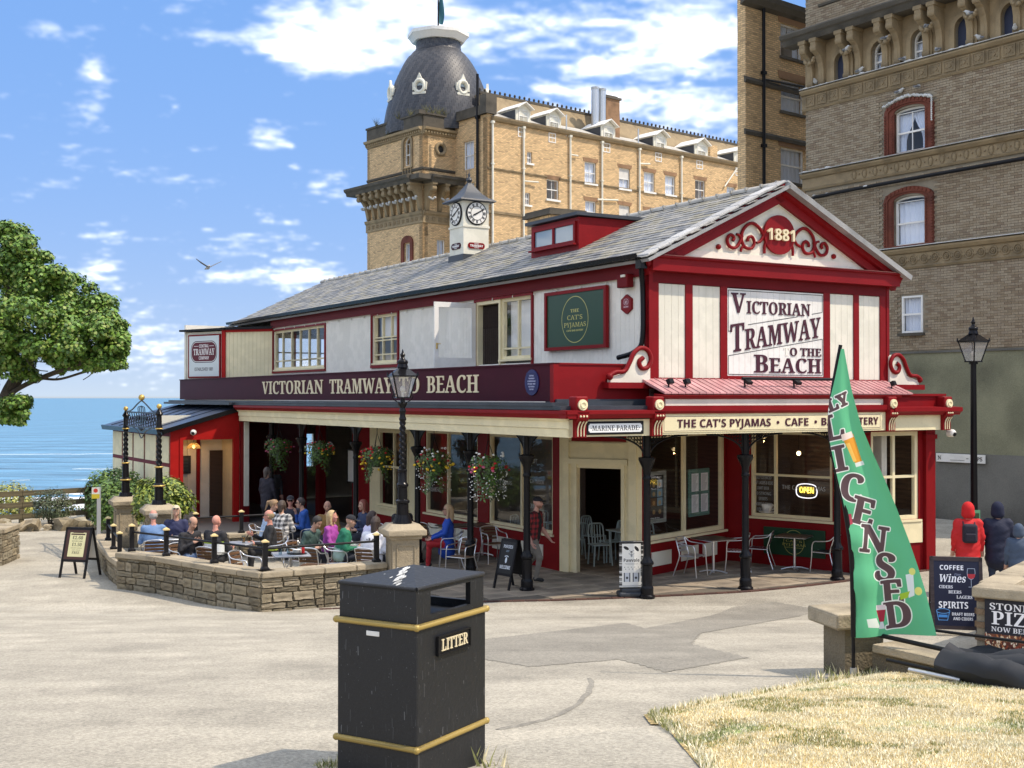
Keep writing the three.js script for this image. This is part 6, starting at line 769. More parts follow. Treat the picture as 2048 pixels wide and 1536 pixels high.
// ---------- feather flag, boards ----------
{
  const k = 11 / FPX, P = (px, py) => [(px - 1707) * k, (1355 - py) * k];
  const L = [[1684, 690], [1672, 750], [1660, 800], [1657, 835], [1660, 870], [1672, 930], [1688, 1000], [1700, 1060], [1706, 1120], [1708, 1190], [1709, 1268]], R = [[1690, 690], [1704, 770], [1722, 840], [1742, 890], [1768, 950], [1792, 1010], [1814, 1070], [1830, 1120], [1844, 1170], [1854, 1215], [1863, 1256]];
  const x0 = 1650, x1 = 1870, y0 = 680, y1 = 1280;
  const cv = canvasMat('flagPrint', 880, 2048, (x, w, h) => { x.fillStyle = '#62bd8a'; x.fillRect(0, 0, w, h); const S = w / (x1 - x0); const at = (px, py) => [(px - x0) * S, (py - y0) * (h / (y1 - y0))];
    const let_ = (s, px, py, rot, size) => { const [a, b] = at(px, py); x.save(); x.translate(a, b); x.rotate(rot); x.scale(1.14, 1); x.font = `bold ${size * .95 * S}px serif`; x.textAlign = 'center'; x.textBaseline = 'middle'; x.lineJoin = 'round'; x.strokeStyle = '#eef4ea'; x.lineWidth = 6.5 * S; x.strokeText(s, 0, 0); x.strokeStyle = '#5d474a'; x.lineWidth = 2.6 * S; x.strokeText(s, 0, 0); x.fillStyle = '#5d474a'; x.fillText(s, 0, 0); x.restore(); };
    let_('LY', 1677, 797, -.38, 30); let_('L', 1667, 848, -.2, 62); let_('I', 1681, 910, -.2, 62); let_('C', 1704, 968, .16, 66); let_('E', 1727, 1016, .24, 66); let_('N', 1748, 1072, .12, 66); let_('S', 1771, 1128, .1, 68); let_('E', 1784, 1178, -.12, 60); let_('D', 1795, 1222, -.14, 62);
    const glassP = (pts, f) => { x.fillStyle = f; x.beginPath(); pts.forEach((p, i) => { const [a, b] = at(...p); i ? x.lineTo(a, b) : x.moveTo(a, b); }); x.fill(); };
    glassP([[1685, 868], [1708, 860], [1725, 915], [1712, 920]], '#e39a2c'); glassP([[1692, 880], [1700, 878], [1714, 914], [1708, 917]], '#f3c05a'); glassP([[1683, 862], [1704, 855], [1709, 866], [1686, 875]], '#f2ddd0'); glassP([[1710, 919], [1727, 914], [1730, 922], [1713, 927]], '#dfe6dc');
    glassP([[1752, 1212], [1772, 1212], [1768, 1236], [1758, 1236]], '#a8263a'); glassP([[1752, 1203], [1772, 1203], [1772, 1213], [1752, 1213]], '#e8d8d6'); glassP([[1732, 1230], [1752, 1228], [1760, 1248], [1735, 1246]], '#dfe8dc'); glassP([[1760, 1236], [1766, 1236], [1770, 1250], [1757, 1250]], '#d9dfe0'); glassP([[1808, 1140], [1822, 1136], [1824, 1180], [1814, 1186]], '#e4ecec'); glassP([[1798, 1180], [1816, 1172], [1812, 1186], [1800, 1192]], '#a8cc3a'); x.fillStyle = '#e3e27c'; { const [a, b] = at(1831, 1171); x.beginPath(); x.arc(a, b, 7 * S, 0, 7); x.fill(); const [c, d] = at(1820, 1133); x.beginPath(); x.arc(c, d, 6 * S, 0, 7); x.fill(); } glassP([[1692, 1022], [1703, 1020], [1706, 1040], [1698, 1044]], '#c04a5a'); }, { roughness: .8, side: THREE.DoubleSide, transparent: false });
  const th = -.12, f = thing('feather_flag', 'tall green feather flag reading licensed over the low stone pillar', 'flag', [(1707 - 1024) * k, 1.17, -11.02], th);
  const NS = 34, NT = 10, pos = [], uv = [], idx = []; const lerpP = (a, t) => { const q = t * (a.length - 1), i = Math.min(a.length - 2, Math.floor(q)), e = q - i; return [mixN(a[i][0], a[i + 1][0], e), mixN(a[i][1], a[i + 1][1], e)]; };
  for (let j = 0; j <= NS; j++) for (let i = 0; i <= NT; i++) { const t = j / NS, s = i / NT, l = lerpP(L, t), r = lerpP(R, t), px = mixN(l[0], r[0], s), py = mixN(l[1], r[1], s), [X, Y] = P(px, py); pos.push(X, Y, .07 * Math.sin(s * 5.2 + t * 2.6) * sstep(0, .5, s) * t + .014 * Math.sin(t * 46 + s * 3) * (1 - s) * sstep(.45, .7, t) + .02 * Math.sin(s * 9 - t * 7) * t); uv.push((px - x0) / (x1 - x0), 1 - (py - y0) / (y1 - y0)); }
  for (let j = 0; j < NS; j++) for (let i = 0; i < NT; i++) { const a = j * (NT + 1) + i; idx.push(a, a + NT + 1, a + 1, a + 1, a + NT + 1, a + NT + 2); }
  const g = new THREE.BufferGeometry(); g.setAttribute('position', new THREE.Float32BufferAttribute(pos, 3)); g.setAttribute('uv', new THREE.Float32BufferAttribute(uv, 2)); g.setIndex(idx); g.computeVertexNormals(); part(f, 'banner', [keep(g)], cv);
  part(f, 'pole', [tube([[0, 0, -.02], [.0, .4, -.02], [-.008, 1.0, -.02], [-.03, 1.3, -.02], [-.09, 1.65, -.02], [-.16, 1.95, -.02], [-.2, 2.2, -.02], [-.205, 2.4, -.02], [-.17, 2.7, -.02], [-.105, 3.06, -.02]], .017, 60, 8)], M.black); part(f, 'sleeve', [tube([[.0, .40, -.01], [-.004, .8, -.01], [-.012, 1.1, -.01], [-.03, 1.3, -.01], [-.075, 1.6, -.01]], .024, 30, 8)], M.black); part(f, 'ground_spike', [CY(.03, .03, .12, 0, 0, -.02)], M.steelDull);
}
// an A-board: two leaves hinged at the top
function aBoard(name, label, pos, turn, w, h, leg, lean, print, fm, o = {}) {
  const b = thing(name, label, 'sandwich board', pos, turn), H = h + leg; for (const s of [1, -1]) { const m = mat4(0, H * Math.cos(lean), s * .02, 0, s > 0 ? -lean : lean, 0); const tr = (g) => g.applyMatrix4(m);
    part(b, 'frame_leaf', [Bx(-w / 2, w / 2, -.05, 0, -.015, .015), Bx(-w / 2, w / 2, -h, -h + .05, -.015, .015), Bx(-w / 2, -w / 2 + .045, -H, 0, -.015, .015), Bx(w / 2 - .045, w / 2, -H, 0, -.015, .015)].map(tr), fm); const pn = part(b, 'panel', [Bx(-w / 2 + .04, w / 2 - .04, -h + .045, -.045, -.008, .008)].map(tr), o.back || M.blind); if (s > 0) part(pn, 'print', [face(w - .09, h - .1).translate(0, -h / 2, .0115)].map(tr), print); }
  if (!o.noChain) part(b, 'stay', [rod([-w / 2 + .02, H * .4, H * .6 * Math.sin(lean)], [-w / 2 + .02, H * .4, -H * .6 * Math.sin(lean)], .005, .005, 4)], M.steelDull); return b;
}
aBoard('price_board', 'brown price board reading 2.60 and 1.50 pounds on the path by the wall', [-9.05, 0, -25.4], -.25, .62, .72, .34, .26, canvasMat('prices', 320, 380, (x, w, h) => { x.fillStyle = '#41251d'; x.fillRect(0, 0, w, h); x.fillStyle = '#d9d3a0'; x.fillRect(46, 34, w - 92, h - 70); x.fillStyle = '#41251d'; x.fillRect(86, 22, w - 172, 18); x.fillRect(60, 48, w - 120, 18); ctext(x, '£2.60', w / 2, 100, 'bold 60px serif', '#2b2a22', 150); ctext(x, 'RETURN FARE', w / 2, 144, 'bold 20px serif', '#4b4838', 150); ctext(x, '£1.50', w / 2, 188, 'bold 60px serif', '#2b2a22', 140); ctext(x, 'CHILDREN UNDER 5', w / 2, 232, '18px serif', '#4b4838', 160); ctext(x, 'AND DOGS', w / 2, 258, '18px serif', '#4b4838', 120); ctext(x, 'FREE', w / 2, 292, 'bold 42px serif', '#2b2a22', 110); }), M.black);
aBoard('welcome_board', 'leaning black dogs welcome chalkboard beside the corner column', [-.02, .02, -23.75], -.85, .48, .72, .26, .24, canvasMat('welcome', 240, 360, (x, w, h) => { x.fillStyle = '#0d0f12'; x.fillRect(0, 0, w, h); ctext(x, 'POOCHES', w / 2, 56, 'bold 50px serif', '#dfe6ee', 170); ctext(x, 'are', w / 2, 104, 'italic 34px serif', '#9fb6cc'); x.fillStyle = '#cfd8e2'; x.beginPath(); x.ellipse(120, 210, 18, 34, 0, 0, 7); x.fill(); for (const dx of [-26, -9, 9, 26]) { x.beginPath(); x.arc(120 + dx, 160 - Math.abs(dx) * -.3, 8, 0, 7); x.fill(); } ctext(x, 'WELCOME', w / 2, 290, 'bold 56px sans-serif', '#e6edf4', 190); }), M.black, { back: M.dark });
{
  const p = thing('forecourt_sign', 'upright white Pawvale dog sign with zebra edge on a black foot', 'pavement sign', [2.24, .015, -22.78], .12); part(p, 'foot', [RB(.52, .1, .34, .04, 0, .05, 0), RB(.4, .07, .24, .02, 0, .12, 0)], M.lead); part(p, 'panel', [RB(.46, .88, .05, .025, 0, .6, 0)], canvasMat('zebra', 128, 256, (x, w, h) => { x.fillStyle = '#d8d8d2'; x.fillRect(0, 0, w, h); seed(70); x.strokeStyle = '#222'; for (let i = 0; i < 60; i++) { x.lineWidth = 2 + rnd() * 4; const y = rnd() * h; x.beginPath(); x.moveTo(0, y); x.bezierCurveTo(w * .3, y + rr(-20, 20), w * .6, y + rr(-20, 20), w, y + rr(-24, 24)); x.stroke(); } }));
  part(p, 'print', [face(.36, .78).translate(0, .6, .0275)], canvasMat('pawvale', 360, 780, (x, w, h) => { x.fillStyle = '#ecebe3'; x.fillRect(0, 0, w, h); x.fillStyle = '#1b1d20'; x.save(); x.translate(80, 82); x.rotate(.5); x.beginPath(); x.ellipse(0, 0, 56, 28, 0, 0, 7); x.fill(); x.restore(); x.save(); x.translate(280, 96); x.rotate(.9); x.beginPath(); x.ellipse(0, 0, 58, 28, 0, 0, 7); x.fill(); x.restore(); x.beginPath(); x.arc(150, 128, 7, 0, 7); x.arc(212, 128, 7, 0, 7); x.fill(); x.beginPath(); x.ellipse(180, 155, 22, 15, 0, 0, 7); x.fill(); x.strokeStyle = '#1b1d20'; x.lineWidth = 6; x.beginPath(); x.moveTo(130, 180); x.quadraticCurveTo(155, 215, 180, 185); x.quadraticCurveTo(205, 215, 232, 180); x.stroke(); x.fillStyle = '#8a8f90'; x.beginPath(); x.ellipse(182, 222, 18, 26, 0, 0, 7); x.fill(); ctext(x, 'Pawvale', w / 2, 310, 'bold 88px sans-serif', '#1b1d20', 310); x.fillStyle = '#8b8b86'; x.fillRect(50, 366, 260, 5); x.fillRect(70, 384, 220, 5); x.fillStyle = '#44464a'; for (let i = 0; i < 5; i++) for (let j = 0; j < 2; j++) { x.beginPath(); x.arc(50 + i * 65 + j * 20, 440 + j * 36, 8, 0, 7); x.fill(); } for (const cx of [95, 265]) { x.fillStyle = '#c9ced4'; x.fillRect(cx - 62, 545, 124, 170); x.fillStyle = '#3d4348'; x.fillRect(cx - 62, 545, 20, 170); x.fillRect(cx + 42, 545, 20, 170); x.beginPath(); x.arc(cx, 640, 24, 0, 7); x.fill(); } }));
  const cb = aBoard('drinks_board', 'navy drinks board headed coffee and fine wines beside the brick wall', [5.93, .56, -16.2], -.22, .66, .95, .12, .16, canvasMat('drinks', 480, 720, (x, w, h) => { x.fillStyle = '#0b1230'; x.fillRect(0, 0, w, h); const f = '#eef0f4'; ctext(x, 'COFFEE', 190, 74, 'bold 74px sans-serif', f, 260); ctext(x, 'Fine', 250, 150, 'italic 34px serif', '#9aa4ba'); ctext(x, 'Wines', 190, 196, 'italic bold 120px serif', f, 290); ctext(x, 'CIDERS', 125, 290, 'bold 48px serif', f, 150); ctext(x, 'BEERS', 220, 345, 'bold 48px serif', f, 140); ctext(x, 'LAGERS', 320, 400, 'bold 48px serif', f, 170); ctext(x, 'SPIRITS', 200, 490, 'bold 104px sans-serif', f, 320); ctext(x, 'DRAFT BEERS', 300, 590, 'bold 46px sans-serif', f, 240); ctext(x, 'AND CIDERS', 300, 640, 'bold 46px sans-serif', f, 210); x.strokeStyle = '#c9d4e4'; x.lineWidth = 4; x.beginPath(); x.moveTo(360, 80); x.quadraticCurveTo(340, 190, 395, 200); x.quadraticCurveTo(450, 190, 435, 80); x.closePath(); x.stroke(); x.fillStyle = '#b02a34'; x.beginPath(); x.moveTo(358, 140); x.quadraticCurveTo(352, 190, 395, 196); x.quadraticCurveTo(442, 190, 438, 140); x.fill(); x.strokeStyle = '#c9d4e4'; x.beginPath(); x.moveTo(395, 200); x.lineTo(395, 280); x.moveTo(365, 285); x.lineTo(425, 285); x.stroke(); x.strokeStyle = '#5b9bd8'; x.lineWidth = 7; x.beginPath(); x.ellipse(90, 560, 70, 26, 0, 0, 7); x.stroke(); x.beginPath(); x.moveTo(22, 566); x.lineTo(40, 660); x.lineTo(135, 660); x.lineTo(158, 566); x.stroke(); x.fillStyle = '#3f86cc'; x.fillRect(40, 600, 96, 30); }), M.boardFrame = std('boardFrame', C(.05, .035, .04), .7, { map: grain }), { back: M.dark }); void cb;
}
M.bricksDark = [[.25, .165, .095], [.19, .12, .07], [.29, .2, .12]].map((c, i) => std('darkBrick' + i, C(...c), .95, { map: coarseT, bumpMap: coarseB, bumpScale: .01 }));
// ---------- low walls, lawn and tarp at the corner of the path ----------
{
  const p = thing('corner_pillar', 'short square stone pillar with thick slab cap behind the feather flag', 'pillar', [3.24, 1.1, -11.52], .25); part(p, 'shaft', [Bx(-.2, .2, -.1, .5, -.2, .2)], M.stoneDark); part(p, 'cap', [RB(.62, .15, .58, .03, -.02, .575, 0)], M.coping);
  const w = thing('lawn_wall', 'low stone kerb wall with pale coping running from the flag pillar', 'wall', [3.42, 0, -11.4], -1.02); part(w, 'wall_core', [Bx(.1, 6, .95, 1.4, -.16, .16)], M.stoneDark); for (let i = 0; i < 7; i++) part(w, 'coping_stone', [RB(.83, .08, .42, .02, .55 + i * .84, 1.44, 0)], M.coping);
  const bw = thing('brick_planter_wall', 'brick wall with broad stone coping carrying the pizza banner', 'wall', [5.42, 0, -14.15], -.62);
  seed(81); part(bw, 'wall_core', [Bx(0, 3, .6, 1.42, -.3, -.012), Bx(0, .3, .6, 1.42, -4, -.3)], M.mortar); for (let j = 0; j < 11; j++) for (let i = 0; i < 13; i++) { const y = .62 + j * .076, x = .11 + i * .228 + (j % 2) * .114; if (x > 2.9) continue; part(bw, 'brick', [B(.216, .065, .04, x, y + .03, -.008)], M.bricksDark[(i * 3 + j) % 3]); if (i < 8) part(bw, 'brick', [B(.04, .065, .216, -.006, y + .03, -.13 - i * .228 - (j % 2) * .114)], M.bricksDark[(i + j * 2) % 3]); }
  for (let i = 0; i < 3; i++) part(bw, 'coping_stone', [RB(.99, .13, .46, .03, .46 + i, 1.49, -.14)], M.coping); for (let i = 0; i < 4; i++) part(bw, 'coping_stone', [RB(.42, .13, .98, .03, .13, 1.488, -.87 - i)], M.coping);
  const bn = thing('pizza_banner', 'black stonebaked pizza banner with food photograph on the brick wall', 'banner', [5.42, 0, -14.15], -.62); part(bn, 'sheet', [keep(new THREE.PlaneGeometry(1.0, .8, 12, 1).translate(.6, 1.02, .03))], canvasMat('pizza', 768, 410, (x, w, h) => { x.fillStyle = '#0e1020'; x.fillRect(0, 0, w, h); ctext(x, 'STONEBAKED', w / 2, 42, 'bold 56px serif', '#f1eff0', w * .9); ctext(x, 'PIZZAS', w / 2, 110, 'bold 110px serif', '#f4f2f2', w * .86); ctext(x, 'NOW BEING SERVED', w / 2, 176, 'bold 40px serif', '#e8e6e6', w * .86); x.fillStyle = '#6e3a22'; x.fillRect(0, 205, w, 205); seed(83); for (let i = 0; i < 900; i++) { const c = [[150, 60, 34], [220, 190, 150], [90, 36, 22], [190, 120, 70], [60, 28, 18], [235, 215, 185]][Math.floor(rnd() * 6)]; x.fillStyle = `rgb(${c})`; x.beginPath(); x.ellipse(rnd() * w, 210 + rnd() * 200, 3 + rnd() * 14, 3 + rnd() * 7, rnd() * 3, 0, 7); x.fill(); } }));
  const bs = thing('wire_basket', 'white wire basket left on the brick planter wall', 'basket', [6.6, 1.56, -14.75], .3); for (const [r, y] of [[.14, .01], [.17, .1], [.2, .2]]) part(bs, 'wire_ring', [new THREE.TorusGeometry(r, .012, 6, 20).rotateX(Math.PI / 2).translate(0, y, 0)], M.white); for (let i = 0; i < 8; i++) { const a = i * Math.PI / 4; part(bs, 'wire_rib', [rod([.14 * Math.cos(a), .01, .14 * Math.sin(a)], [.2 * Math.cos(a), .2, .2 * Math.sin(a)], .008)], M.white); }
  // folded black parasol lying on the grass
  const ta = thing('folded_parasol', 'folded black canvas parasol heaped on the lawn edge by banner', 'parasol', [4.0, 1.36, -10.0], -.95); seed(85); const gg = []; for (let k = 0; k < 6; k++) { const g = new THREE.CylinderGeometry(.13, .27, 1.7, 20, 14, true).rotateZ(Math.PI / 2).translate(.35 + k * .03, .14 + (k % 2) * .07, -.22 + k * .09), q = g.attributes.position; for (let i = 0; i < q.count; i++) { const x = q.getX(i), y = q.getY(i), z = q.getZ(i), n = fbm(x * 4 + k * 7, z * 6 + y * 5, 3) - .5; q.setXYZ(i, x + n * .1, Math.max(.0, y * (.75 + n * .7)), z + n * .16); } g.computeVertexNormals(); gg.push(g); } part(ta, 'canvas', gg, M.canvasBlack ||= std('canvasBlack', C(.014, .016, .02), .7, { side: THREE.DoubleSide })); part(ta, 'pole', [rod([-1.3, .22, -.1], [.6, .2, 0], .022), rod([-.9, .1, .25], [.5, .08, .2], .018)], M.black); part(ta, 'steel_tip', [rod([-.55, .1, .42], [-.1, .09, .36], .02)], M.steelDull);
  const lp = thing('lying_pole', 'long black pole lying along the low wall coping', 'pole', [3.9, 1.52, -11.75], 0); part(lp, 'shaft', [rod([0, .0, 0], [1.2, .0, 1.1], .015)], M.black); part(lp, 'pole_cap', [SP(.03, 0, 0, 0, 8)], M.black);
}
// ---------- bistro furniture ----------
function bistroChair(label, pos, turn, slatM, group = 'aluminium terrace chairs') {
  const c = thing('terrace_chair', label, 'chair', pos, turn, group), r = .0125;
  for (const s of [-1, 1]) { part(c, 'arm_leg', [tube([[s * .26, 0, .25], [s * .25, .3, .22], [s * .245, .6, .2], [s * .245, .655, .16], [s * .25, .665, .05], [s * .235, .70, -.18], [s * .2, .78, -.26]], r, 36, 7)], M.alu); part(c, 'rear_leg', [tube([[s * .25, 0, -.3], [s * .215, .3, -.2], [s * .2, .44, -.17], [s * .2, .6, -.21], [s * .19, .78, -.265]], r, 24, 7)], M.alu); part(c, 'seat_rail', [rod([s * .22, .43, .21], [s * .205, .42, -.18], .011)], M.alu); }
  part(c, 'top_rail', [tube([[-.2, .775, -.262], [-.1, .8, -.28], [.1, .8, -.28], [.2, .775, -.262]], r, 16, 7)], M.alu); part(c, 'front_rail', [rod([-.235, .43, .215], [.235, .43, .215], .011)], M.alu);
  for (let i = 0; i < 6; i++) part(c, 'seat_slat', [RB(.42, .012, .052, .004, 0, .443 - .004 * Math.abs(i - 2.5), .185 - i * .066)], slatM); for (let i = 0; i < 4; i++) part(c, 'back_slat', [RB(.385, .055, .012, .004, 0, .535 + i * .072, -.2 - i * .02, 0, -.25)], slatM); return c;
}
function bistroTable(label, pos, turn, top, round) {
  const t = thing('terrace_table', label, 'table', pos, turn, 'pedestal terrace tables'); part(t, 'table_top', round ? [new THREE.CylinderGeometry(.35, .35, .025, 32).translate(0, .735, 0)] : [RB(.68, .028, .68, .008, 0, .735, 0)], top); part(t, 'edge_band', round ? [new THREE.TorusGeometry(.352, .013, 6, 36).rotateX(Math.PI / 2).translate(0, .732, 0)] : [Bx(-.345, .345, .715, .722, -.345, .345)], M.alu); part(t, 'pedestal', [CY(.03, .028, .71, 0, .01, 0)], M.alu);
  for (let k = 0; k < 4; k++) part(t, 'foot', [tube([[0, .06, 0], [.15, .05, 0], [.3, .015, 0]], .018, 10, 6).applyMatrix4(mat4(0, 0, 0, k * Math.PI / 2 + .6))], M.alu); return t;
}
std('slatWood', C(.16, .085, .04), .5, { map: grain }); std('slatBlack', C(.03, .035, .035), .5); std('slatWine', C(.09, .012, .03), .5);
M.tabletop = std('tabletop', C(.10, .07, .055), .35, { map: grain });
{
  const F = .02;
  bistroChair('aluminium chair with slatted seat facing the table by the slanted window', [3.75, F, -25.35], .95, M.alu); bistroTable('dark topped pedestal table between chairs at the slanted window', [4.28, F, -25.75], TT, M.tabletop); bistroChair('aluminium chair half behind the middle column beside dark table', [4.85, F, -26.15], -1.75, M.alu);
  bistroChair('aluminium chair with wine coloured straps by the red wall', [5.45, F, -26.6], -1.9, M.slatWine); bistroTable('dark topped pedestal table before the green cafe panel', [6.12, F, -26.25], TT + .5, M.tabletop); bistroChair('aluminium chair with black straps behind the end column', [6.72, F, -25.95], -2.2, M.slatBlack);
  bistroChair('empty chair with timber slats beside the striding man', [-.42, F, -27.4], .5, M.slatWood); bistroTable('dark square table behind the woman in the blue coat', [-1.35, F, -28.3], TT, M.tabletop); bistroTable('dark square table under the side window by the column', [-.7, F, -28.6], TT, M.tabletop); bistroChair('chair with timber slats pushed in behind the blue coat', [-1.95, F, -28.6], 2.4, M.slatWood); bistroChair('empty aluminium chair behind the blue coat at the window table', [-.62, F, -29.4], -2.4, M.slatWood);
}
// ---------- foliage ----------
function leafGeo(w, l, lobed) { const s = new THREE.Shape(), P = lobed ? [[0, -.05], [.18, .1], [.5, .12], [.34, .34], [.46, .62], [.2, .6], [0, 1], [-.2, .6], [-.46, .62], [-.34, .34], [-.5, .12], [-.18, .1]] : [[0, 0], [.32, .22], [.42, .5], [.26, .8], [0, 1], [-.26, .8], [-.42, .5], [-.32, .22]]; P.forEach((p, i) => (i ? s.lineTo(p[0] * w, p[1] * l) : s.moveTo(p[0] * w, p[1] * l))); const g = new THREE.ShapeGeometry(s), q = g.attributes.position; for (let i = 0; i < q.count; i++) q.setZ(i, -.35 * Math.abs(q.getX(i)) - .12 * q.getY(i) * q.getY(i) / l); g.computeVertexNormals(); return clean(g); }
const leafMat = (n, r, g, b) => std(n, C(r, g, b), .55, { side: THREE.DoubleSide });
function leaves(parent, name, geo, mats, pts) {       // pts: [x, y, z, nx, ny, nz, size]
  const im = new THREE.InstancedMesh(geo, M.leafBase ||= std('leafBase', C(1, 1, 1), .55, { side: THREE.DoubleSide }), pts.length); shade(im); im.name = name; im.userData.kind = 'stuff';
  pts.forEach((p, i) => { const q = new THREE.Quaternion().setFromUnitVectors(V3(0, 0, 1), V3(p[3], p[4], p[5]).normalize()).multiply(new THREE.Quaternion().setFromAxisAngle(V3(0, 0, 1), rr(0, 6.28))), k = rr(.85, 1.15), c = mats[i % mats.length].color; im.setMatrixAt(i, new THREE.Matrix4().compose(V3(p[0], p[1], p[2]), q, V3(p[6], p[6], p[6]))); im.setColorAt(i, C(c.r * k, c.g * k, c.b * k)); }); parent.add(im);
}
function clumpPts(cx, cy, cz, r, n, sz, up = .5) { const out = []; for (let i = 0; i < n; i++) { const d = V3(rr(-1, 1), rr(-1, 1), rr(-1, 1)); if (d.length() > 1 || d.length() < .05) { i--; continue; } d.normalize(); const k = Math.pow(rnd(), .35) * r * rr(.75, 1.08); out.push([cx + d.x * k, cy + d.y * k * .72, cz + d.z * k, d.x + rr(-.6, .6), d.y + up + rr(-.4, .6), d.z + rr(-.6, .6), sz * rr(.7, 1.25)]); } return out; }
const leafLobed = leafGeo(1, 1, true), leafOval = leafGeo(.62, 1, false);
const treeM = [leafMat('leafA', .125, .24, .03), leafMat('leafB', .085, .175, .022), leafMat('leafC', .17, .30, .036), leafMat('leafD', .055, .115, .02), leafMat('leafE', .21, .27, .05)], laurelM = [leafMat('laurelA', .22, .28, .035), leafMat('laurelB', .13, .19, .025), leafMat('laurelC', .30, .34, .06), leafMat('laurelD', .07, .12, .02)], darkM = [leafMat('bushA', .06, .085, .035), leafMat('bushB', .09, .11, .05), leafMat('bushC', .035, .055, .022)], freshM = [leafMat('freshA', .10, .19, .03), leafMat('freshB', .06, .12, .022), leafMat('freshC', .15, .23, .04)], yellowM = [leafMat('yelA', .42, .40, .10), leafMat('yelB', .30, .32, .08), leafMat('yelC', .20, .24, .06)];
std('bark', C(.13, .11, .085), .95, { map: coarseT, bumpMap: coarseB, bumpScale: .03 });
{
  const D = 30, t = thing('sycamore_tree', 'spreading green sycamore tree overhanging the sea view', 'tree', [-14.6, 0, -29.5]), P = (px, py, dz = 0) => [(px - 1024) / FPX * (D - dz) + 14.6, EYE + (795 - py) / FPX * (D - dz), -(D - dz) + 29.5];
  seed(101);
  part(t, 'trunk', [tube([[-.6, 0, 0], [-.5, 1.2, 0], [-.3, 2.2, .1], P(-40, 850, 0)], .26, 30, 10)], M.bark);
  const limbs = [[[-.35, 2.2, .1], P(-10, 825), P(22, 775), P(48, 730, .3), P(70, 690)], [P(10, 795), P(50, 770, .3), P(110, 745, .6), P(150, 730, .8), P(190, 715, 1)], [P(30, 765), P(30, 700, -.6), P(20, 620, -.8), P(10, 520, -.6)], [P(48, 730), P(100, 690, .8), P(150, 650, 1.0), P(190, 620, 1)], [P(0, 815), P(20, 830, .5), P(40, 838, .8)], [P(110, 745, .6), P(160, 715), P(210, 700, .3)], [P(60, 710), P(90, 620), P(85, 540)], [P(80, 757), P(120, 758, .4), P(165, 745, .5), P(190, 738, .5)]];
  limbs.forEach((l, i) => part(t, 'limb', [tube(l, [.17, .06, .1, .07, .045, .045, .06, .03][i], 28, 8)], M.bark));
  seed(113); for (let i = 0; i < 46; i++) { const a = P(rr(10, 200), rr(600, 765), rr(-1, 1.4)), b = [a[0] + rr(-.5, .7), a[1] + rr(-.25, .5), a[2] + rr(-.4, .5)]; part(t, 'twig', [tube([a, [(a[0] + b[0]) / 2, (a[1] + b[1]) / 2 - .06, (a[2] + b[2]) / 2], b], .012, 6, 4)], M.bark); }
  const C0 = [[0, 490, 62, 0], [40, 500, 40, .6], [-40, 560, 80, 0], [20, 570, 70, 1], [70, 560, 48, .4], [100, 590, 40, .2], [-20, 650, 80, 1.3], [50, 640, 64, 1.6], [100, 640, 50, .8], [130, 575, 36, -.2], [160, 590, 44, 0], [195, 615, 42, .2], [150, 640, 50, .8], [195, 660, 44, .9], [225, 660, 30, .4], [140, 690, 44, 1.2], [190, 700, 44, .6], [228, 700, 26, .6], [232, 728, 20, .8], [30, 700, 60, 1.6], [85, 700, 50, 1.4], [-20, 740, 70, 1], [60, 745, 36, .4], [110, 728, 34, 1.2], [0, 540, 50, -1], [60, 600, 60, -1], [-10, 820, 46, 1.2], [30, 815, 34, 1.4], [40, 850 - 10, 16, 1.4], [130, 735, 20, .5], [75, 525, 30, 0], [222, 690, 34, .8], [238, 680, 22, .6], [205, 640, 40, .4], [170, 665, 50, 1.2], [120, 660, 50, 1.2], [210, 722, 30, .8], [172, 725, 30, .8], [240, 705, 18, .5], [20, 470, 40, .3], [100, 560, 40, .8]];
  const pts = []; for (const [px, py, r, dz] of C0) { const R = r / FPX * D; for (let k = 0; k < 9; k++) { const a = rr(0, 6.28), e = rr(-.6, 1.2), q = P(px + Math.cos(a) * r * .62, py - Math.sin(e) * r * .55, dz + Math.sin(a) * R * .6); pts.push(...clumpPts(q[0], q[1], q[2], R * rr(.42, .64), 210, .09)); } }
  leaves(t, 'crown', leafLobed, treeM, pts);
  [[-22.5, 0, -38.5], [-30, -1, -45], [-25, 0, -30]].forEach((q, i) => copyOf(t, q, 1 + i * 1.7, ['sycamore tree farther along the cliff path, mirrored in the side windows', 'sycamore tree at the end of the cliff path', 'sycamore tree standing behind the path wall'][i]));
}
function bush(name, label, pos, rx, ry, n, sz, mats, geo = leafOval, sd = 1) { seed(sd * 37); const b = thing(name, label, 'bush', pos); const st = []; for (let i = 0; i < 14; i++) st.push(rod([rr(-.1, .1), 0, rr(-.1, .1)], [rr(-rx, rx) * .7, ry * rr(.8, 1.5), rr(-rx, rx) * .7], .018, .008, 5)); part(b, 'stem', st, M.bark); const pts = []; for (let i = 0; i < n; i++) { const a = rr(0, 6.28), e = Math.asin(rr(-.75, 1)), w = rr(.72, 1.0) * (1 + .16 * Math.sin(a * 3 + sd) * Math.cos(e * 4)), x = Math.cos(a) * Math.cos(e) * rx * w, z = Math.sin(a) * Math.cos(e) * rx * w, y = ry + Math.sin(e) * ry * w; pts.push([x, Math.max(.05, y), z, x / rx + rr(-.5, .5), (y - ry) / ry + .5 + rr(-.4, .5), z / rx + rr(-.5, .5), sz * rr(.7, 1.3)]); } leaves(b, 'foliage', geo, mats, pts); return b; }
bush('laurel_bush', 'rounded golden green laurel bush between the gate pillars and kiosk', [-8.5, .62, -29.4], .74, .62, 3600, .11, laurelM, leafOval, 2);
bush('clipped_bush', 'small rounded dark bush in front of the timber fence', [-13.5, 0, -35.6], .62, .55, 3400, .06, darkM, leafOval, 3);
